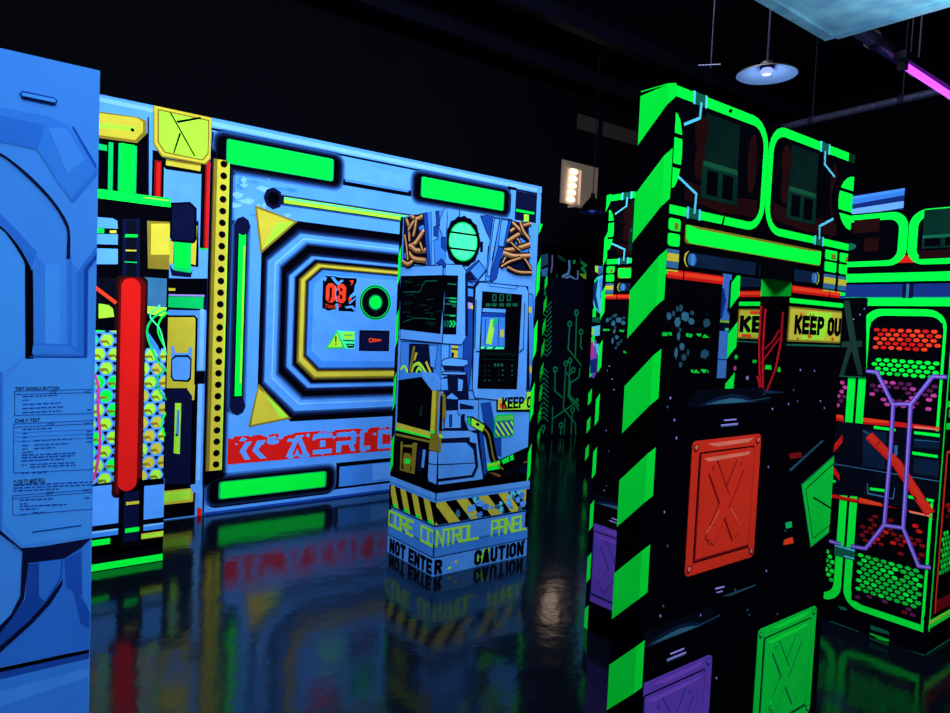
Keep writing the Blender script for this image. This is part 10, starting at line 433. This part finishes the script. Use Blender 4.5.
# ------------------------------------------------------------------ room shell
bm = bmesh.new(); add_box(bm, -7, -7, -.1, 16, 13, 0); structure(link('floor', bm, M['floor']))
bm = bmesh.new(); add_box(bm, -7, -7, 6.8, 16, 13, 6.9); structure(link('ceiling', bm, M['ceiling']))
for nm, b in (('wall_back', (-7, 11, 16, 11.2)), ('wall_right', (15.8, -7, 16, 11)), ('wall_left', (-7, -7, -6.8, 11)), ('wall_front', (-6.8, -7, 15.8, -6.8))):
    bm = bmesh.new(); add_box(bm, b[0], b[1], 0, b[2], b[3], 6.8); structure(link(nm, bm, M['wall']))

# ------------------------------------------------------------------ printed panels
NEG = -PI/2
t = thing('maze_divider', 'tall blue panel printed with a hatch, poster 03 and red stencil sign', 'divider', (1.575, 5.319, 0))
board(t, (0, 0, WW, .14), 2.95, M['board']); build_prints('airlock', t)
t = thing('maze_divider', 'tall panel with lime crest and yellow latch behind the red tube panel', 'divider', (.3, 5.319, 0))
board(t, (0, 0, VW, .14), 2.95, M['board']); build_prints('conduit', t)
t = thing('maze_divider', 'low panel with a thick red tube, hexagon mesh and green top bar', 'divider', (.16, 4.455, 0))
board(t, (0, 0, BW, .12), 2.2, M['board_navy']); build_prints('tube', t)
t = thing('maze_divider', 'plain blue door panel with instruction text at the left edge', 'divider', (-.75, 2.245, 0))
board(t, (0, 0, AW, .12), 2.2, M['board_door']); build_prints('blue', t)

t = thing('scenery_tower', 'blue box column with screens, hazard stripes and CORE CONTROL PANEL lettering', 'box tower', (2.369, 3.393, 0))
bm = bmesh.new(); add_box(bm, 0, 0, 0, KW, KD, 2.2); link('board', bm, M['board'], t)
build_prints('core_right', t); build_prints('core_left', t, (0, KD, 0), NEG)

def crate_panel(name, label, loc, opening, rotz=0, cx=.014, cy=.015):
    t = thing(name, label, 'divider', loc, rotz)
    bm = bmesh.new(); y1 = CT if opening else .08
    if opening:
        add_box(bm, 0, 0, 0, OU0, y1, 2.2); add_box(bm, OU1, 0, 0, CW, y1, 2.2)
        add_box(bm, OU0, 0, 0, OU1, y1, OZ0); add_box(bm, OU0, 0, OZ1, OU1, y1, 2.2)
    else: add_box(bm, 0, 0, 0, .5, y1, 2.2)
    add_prism(bm, [(0, 0), (0, y1), (-cx, y1), (-cx, cy)], 0, 2.2)
    link('board', bm, M['board_black'], t)
    # green and black hazard tape wrapped round the end of the panel: far edge -> end face -> chamfer
    bm = bmesh.new(); off = .0012
    path = [(-cx-off, y1), (-cx-off, cy-off*.4), (-off*.4, -off)]
    s = [0, y1-cy, y1-cy+math.hypot(cx, cy)]; cap = 2.2
    z = CAPZ - CAPPER*14
    while z < 2.3:
        # green band from z (bottom) to z+CAPPER*.5 at the far edge, rising towards the near edge
        for (a, sa), (b, sb) in zip(zip(path[:-1], s[:-1]), zip(path[1:], s[1:])):
            q = [(a, z+sa*1.0), (b, z+sb*1.0), (b, z+CAPPER*.5+sb*1.0), (a, z+CAPPER*.5+sa*1.0)]
            q = [(p, min(max(zz, 0.0), cap)) for p, zz in q]
            if q[2][1]-q[1][1] < .002 and q[3][1]-q[0][1] < .002: continue
            f = [bm.verts.new((p[0], p[1], zz)) for p, zz in q]
            try: bm.faces.new(f)
            except ValueError: pass
        z += CAPPER
    # cap strip folded over the top of the end
    link('hazard_tape', bm, INK['g'], t)
    bm = bmesh.new(); add_prism(bm, [(.0, 0), (0, y1), (-cx, y1), (-cx, cy)], 2.2, 2.203); link('tape_fold', bm, INK['g'], t)
    return t
t = crate_panel('maze_divider', 'large black panel with red, purple and green plates and a square opening', (CX0, 1.195, 0), True)
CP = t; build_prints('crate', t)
# red cables standing on the right jamb of the opening
def jamb(uy, z): return (OU1-.004, uy, z)
bm = bmesh.new()
for pts in ([(.100, 1.64), (.1, 1.52), (.092, 1.42), (.082, 1.353)], [(.085, 1.63), (.085, 1.5), (.08, 1.42), (.075, 1.355)], [(.022, 1.62), (.022, 1.52), (.035, 1.43), (.06, 1.353)], [(.09, 1.44), (.05, 1.5), (.025, 1.535)], [(.08, 1.49), (.05, 1.52), (.03, 1.56)], [(.1, 1.40), (.085, 1.36), (.08, 1.354)]):
    add_tube(bm, [jamb(*p) for p in pts], .0035, 8)
link('jamb_cables', bm, M['cable_red'], t)
bm = bmesh.new(); x = OU1-.0012
bm.faces.new([bm.verts.new((x, a, b)) for a, b in [(0, 1.672), (CT, 1.672), (CT, 1.732), (0, 1.732)]])
for a0, a1, z0, z1 in ((.05, .075, 1.425, 1.44), (.018, .03, 1.42, 1.436)):
    bm.faces.new([bm.verts.new((x, a, b)) for a, b in ((a0, z0), (a1, z0), (a1-.003, z1), (a0+.003, z1))])
link('jamb_print', bm, INK['g'], t)
bm = bmesh.new(); add_box(bm, OU0+.0, .002, OZ0, OU1-.0, .118, OZ0+.003); link('sill_plate', bm, INK['s2'], t)

t = crate_panel('maze_divider', 'black striped-edge panel standing farther back, mostly behind the large one', (2.632, 2.372, 0), False, NEG, .035, .012)
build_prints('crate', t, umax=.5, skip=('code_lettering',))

t = thing('maze_divider', 'narrow black return panel with KE lettering seen through the square opening', 'divider', (2.48, 1.578, 0), NEG)
board(t, (0, 0, DW, .115), 2.2, M['board_black']); build_prints('return', t)

t = thing('scenery_tower', 'black box with green framed mesh grilles and purple pipes at far right', 'box tower', (3.858, 1.265, 0))
bm = bmesh.new(); add_box(bm, 0, 0, 0, E2W, EW, 2.205); link('board', bm, M['board_black'], t)
build_prints('grille_side', t); build_prints('grille', t, (0, EW, 0), NEG)

t = thing('maze_divider', 'tall dark panel with pale blue and lime edge lines behind the grille box', 'divider', (7.046, 5.2, 0), NEG)
board(t, (0, 0, FW, .14), 2.95, M['board_navy']); build_prints('farwall', t)
t = thing('maze_divider', 'pale blue panel strip seen through the square opening', 'divider', (6.45, 4.4, 0))
board(t, (0, 0, GW, .12), 2.2, M['board_navy']); build_prints('pale', t)
t = thing('maze_divider', 'panel printed with cyan barrel and purple glow beside the circuit panel', 'divider', (HX, 5.15, 0))
board(t, (0, 0, HWd, .12), 2.2, M['board_black']); build_prints('barrel', t)
t = thing('maze_divider', 'dark panel with green circuit traces and chevrons in the gap beyond the column', 'divider', (QX, 6.9, 0))
board(t, (0, 0, QW, .12), 2.2, M['board_navy']); build_prints('circuit', t)
t = thing('maze_divider', 'tall dim mural panel showing above the circuit panel', 'divider', (JX, 8.9, 0))
board(t, (0, 0, JW, .14), 2.95, M['board_black']); build_prints('farprint', t)

# ------------------------------------------------------------------ ceiling services
def pendant(label, loc, r, h, bulbmat, top, r_top=.05, group=None):
    t = thing('pendant_lamp', label, 'lamp', loc, 0, group)
    bm = bmesh.new(); add_lathe(bm, [(r, 0), (r*.96, .012), (r*.45, h*.55), (r_top, h*.8), (r_top*.9, h)], 40); link('shade', bm, M['shade_out'], t, True)
    bm = bmesh.new(); add_lathe(bm, [(r*.985, .001), (r*.9, .014), (r*.42, h*.52), (r_top*.8, h*.76), (.001, h*.76)], 40); link('shade_lining', bm, M['shade_in'], t, True)
    bm = bmesh.new(); add_lathe(bm, [(.001, -.0), (r*.16, .004), (r*.2, .025), (r*.2, max(.035, h*.2)), (r*.16, max(.045, h*.5)), (.001, max(.048, h*.52))], 24); link('bulb', bm, bulbmat, t, True)
    bm = bmesh.new(); add_lathe(bm, [(r*.2, h*.48), (r*.22, h*.5), (r*.22, h*.76)], 24); link('socket', bm, M['shade_out'], t, True)
    bm = bmesh.new(); add_tube(bm, [(0, 0, h*.95), (0, 0, top-loc[2])], .008, 8); link('suspension_rod', bm, M['steel'], t)
    return t
pendant('blue-lit round pendant lamp hanging above the large black panel', (4.69, 2.81, 3.4), .21, .09, M['bulb'], 6.8)
pendant('black cone pendant lamp in front of the lit alcove', (9.36, 8.86, 3.62), .26, .34, M['bulb_far'], 6.8, .04)

t = thing('air_duct', 'pale blue foil-wrapped duct box under the ceiling at upper right', 'duct', (3.9, 1.6, 3.6))
bm = bmesh.new(); add_box(bm, -1.2, -1.1, 0, .955, .866, .45)
bmesh.ops.bevel(bm, geom=bm.edges[:], offset=.03, segments=2, affect='EDGES'); link('duct_body', bm, M['foil'], t)
bm = bmesh.new(); add_box(bm, -1.2, .80, -.02, .93, .872, .05); add_box(bm, .89, -1.1, -.02, .96, .80, .05); link('edge_flange', bm, M['foil'], t)
for px, py in ((-.9, .6), (.7, .6), (.7, -.8)):
    bm = bmesh.new(); add_tube(bm, [(px, py, .4), (px, py, 3.2)], .01, 6); link('hanger_rod', bm, M['steel'], t)

t = thing('tube_light', 'glowing violet tube light under the ceiling at right edge', 'tube light', (5.46, 2.20, 3.5))
bm = bmesh.new(); add_tube(bm, [(0, 0, 0), (1.5, 0.02, 0)], .024, 12); link('tube', bm, M['tube'], t, True)
bm = bmesh.new(); add_box(bm, -.08, -.03, .03, 1.6, .05, .09); link('batten', bm, M['steel'], t)
for px in (-.05, 1.5):
    bm = bmesh.new(); add_box(bm, px, -.018, -.03, px+.05, .036, .04); link('end_cap', bm, M['steel'], t)
for px in (.1, 1.4):
    bm = bmesh.new(); add_tube(bm, [(px, .01, .08), (px, .01, 3.3)], .006, 6); link('hanger_rod', bm, M['steel'], t)

def ceiling_pipe(name, label, a, b, r, mat, cat='pipe', hang=True):
    d = Vector(b)-Vector(a); t = thing(name, label, cat, a)
    bm = bmesh.new(); n = 14
    add_tube(bm, [tuple(d*(i/n)) for i in range(n+1)], r, 12); link('pipe', bm, mat, t, True)
    for k in (.15, .5, .85):
        bm = bmesh.new(); p = d*k; add_tube(bm, [tuple(p-d.normalized()*.03), tuple(p+d.normalized()*.03)], r*1.25, 12)
        add_tube(bm, [tuple(p+Vector((0, 0, r))), tuple(p+Vector((0, 0, 6.8-a[2])))], .008, 6)
        link('pipe_hanger', bm, M['steel'], t)
    return t
ceiling_pipe('flexible_conduit', 'wrinkled grey conduit running from the duct above the violet tube', (4.9, 2.33, 3.66), (7.2, 2.36, 3.66), .05, M['conduit'])
ceiling_pipe('conduit_pipe', 'thin grey conduit crossing behind the round pendant lamp', (8.54, 4.9, 4.2), (8.30, 1.9, 4.2), .045, M['conduit'])
def beam(label, a, b, w, h):
    t = thing('steel_girder', label, 'beam', (a[0], a[1], a[2]))
    d = Vector(b)-Vector(a); L = d.length; t.rotation_euler = (0, 0, math.atan2(d.y, d.x))
    bm = bmesh.new(); add_box(bm, 0, -w/2, 0, L, w/2, .02); add_box(bm, 0, -w/2, h-.02, L, w/2, h); add_box(bm, 0, -.01, .02, L, .01, h-.02); link('steel_section', bm, M['steel'], t)
    return t
G1 = beam('dark ceiling beam farther from the black panel', (0, 10.12, 6.45), (15.7, 10.14, 6.45), .2, .34)
beam('dark ceiling beam nearer to the black panel', (0, 8.5, 6.45), (15.7, 8.5, 6.45), .2, .34)
t = thing('cable_drop', 'thin wire with a small crossbar hanging above the large black panel', 'wire', (4.654, 3.254, 3.55))
bm = bmesh.new(); add_tube(bm, [(0, 0, 0), (0, 0, 3.25)], .004, 6); link('wire', bm, M['conduit'], t)
bm = bmesh.new(); add_tube(bm, [(-.07, .06, .02), (.05, -.05, .03)], .006, 6); link('crossbar', bm, M['conduit'], t)

pg = bpy.data.lights.new('lamp_glow', 'POINT'); pg.energy = 1.1; pg.color = (.55, .7, 1); pg.shadow_soft_size = .03
po = bpy.data.objects.new('lamp_glow', pg); COL.objects.link(po); po.location = (4.69, 2.81, 3.385)
# lit alcove high on the back wall
t = thing('lit_alcove', 'cream alcove with a column of bright lamps high on the back wall', 'alcove', (10.6, 11.0, 4.1))
bm = bmesh.new(); add_box(bm, 0, -.03, .1, 1.12, 0, 1.02); link('back_plate', bm, M['beige'], t)
bm = bmesh.new(); add_box(bm, .25, -.22, .02, 1.5, 0, .08); link('ledge', bm, M['beige'], t)
bm = bmesh.new(); add_box(bm, .52, -.10, .12, .62, -.03, .92); add_box(bm, .2, -.10, .86, .52, -.03, .95); link('frame_rail', bm, M['beige'], t)
for k in range(5):
    bm = bmesh.new(); z = .2+.15*k
    add_lathe(bm, [(.001, -.05), (.055, -.045), (.075, 0), (.055, .045), (.001, .05)], 16)
    bmesh.ops.scale(bm, vec=(1.5, .6, .8), verts=bm.verts)
    bmesh.ops.translate(bm, vec=(.27+.012*k, -.08, z), verts=bm.verts); link('lamp', bm, M['warm_bulb'], t, True)
bm = bmesh.new(); add_box(bm, 11.0, 10.955, 5.85, 13.2, 10.995, 6.17); structure(link('trim_1', bm, M['grey_vent']))
bm = bmesh.new(); add_box(bm, 11.62, 10.90, 5.7, 11.72, 10.95, 6.4); structure(link('trim_2', bm, M['steel']))

# ------------------------------------------------------------------ light
w = bpy.data.worlds.new('dark_hall'); scene.world = w; w.use_nodes = True
w.node_tree.nodes['Background'].inputs[0].default_value = (.02, .03, .12, 1); w.node_tree.nodes['Background'].inputs[1].default_value = .02
def area(loc, target, size, power, col=(.90, .95, 1)):
    l = bpy.data.lights.new('added_flood', 'AREA'); l.shape = 'DISK'; l.size = size; l.energy = power; l.color = col; l.spread = PI
    o = bpy.data.objects.new('added_flood', l); COL.objects.link(o); o.location = loc
    o.rotation_euler = (Vector(target)-Vector(loc)).to_track_quat('-Z', 'Y').to_euler()
    return o
for loc, tgt, s, e in [((.3, -1.7, 4.6), (.4, 4.5, 1), 1.6, 128), ((2.0, -2.4, 4.2), (2.4, 1.2, 1), 1.4, 115), ((1.2, 1.6, 5.0), (3.2, 5.3, .8), 1.6, 175), ((.3, 2.7, 3.6), (2.4, 3.6, .6), 1.2, 78),
                       ((2.7, 3.2, 4.6), (3.9, 1.6, 1), 1.0, 85), ((4.6, 3.4, 5.2), (6.5, 6.0, 1), 1.4, 120), ((3.4, -.6, 4.2), (3.9, 1.3, 1), .8, 40)]:
    area(loc, tgt, s, e)  # unseen near-white floods, added overhead in place of the hall's black-light tubes
up = area((4.35, 1.3, 2.75), (4.3, 1.4, 3.6), .3, 16, (.75, .92, 1)); up.data.spread = 2.2  # added up-light that brightens the duct underside, no fixture stands here

pl = bpy.data.lights.new('violet_tube_glow', 'POINT'); pl.energy = 4; pl.color = (.6, .2, 1); pl.shadow_soft_size = .2
po = bpy.data.objects.new('violet_tube_glow', pl); COL.objects.link(po); po.location = (6.2, 2.2, 3.35)

# ------------------------------------------------------------------ camera
cd = bpy.data.cameras.new('camera'); co = bpy.data.objects.new('camera', cd); COL.objects.link(co)
yaw, pit, rol = CAMROT
f = Vector((math.cos(yaw)*math.cos(pit), math.sin(yaw)*math.cos(pit), -math.sin(pit)))
r = f.cross(Vector((0, 0, 1))).normalized(); d = f.cross(r)
r2 = r*math.cos(rol)-d*math.sin(rol); d2 = r*math.sin(rol)+d*math.cos(rol)
R = Matrix((r2, -d2, -f)).transposed()
co.matrix_world = Matrix.Translation((0, 0, 1.54)) @ R.to_4x4()
cd.sensor_width = 36; cd.lens = CAMF*36/950; cd.clip_start = .05; cd.clip_end = 100
scene.camera = co
vs = scene.view_settings
vs.view_transform = 'Standard'; vs.look = 'None'; vs.gamma = 1; vs.use_curve_mapping = False; vs.exposure = 0.0
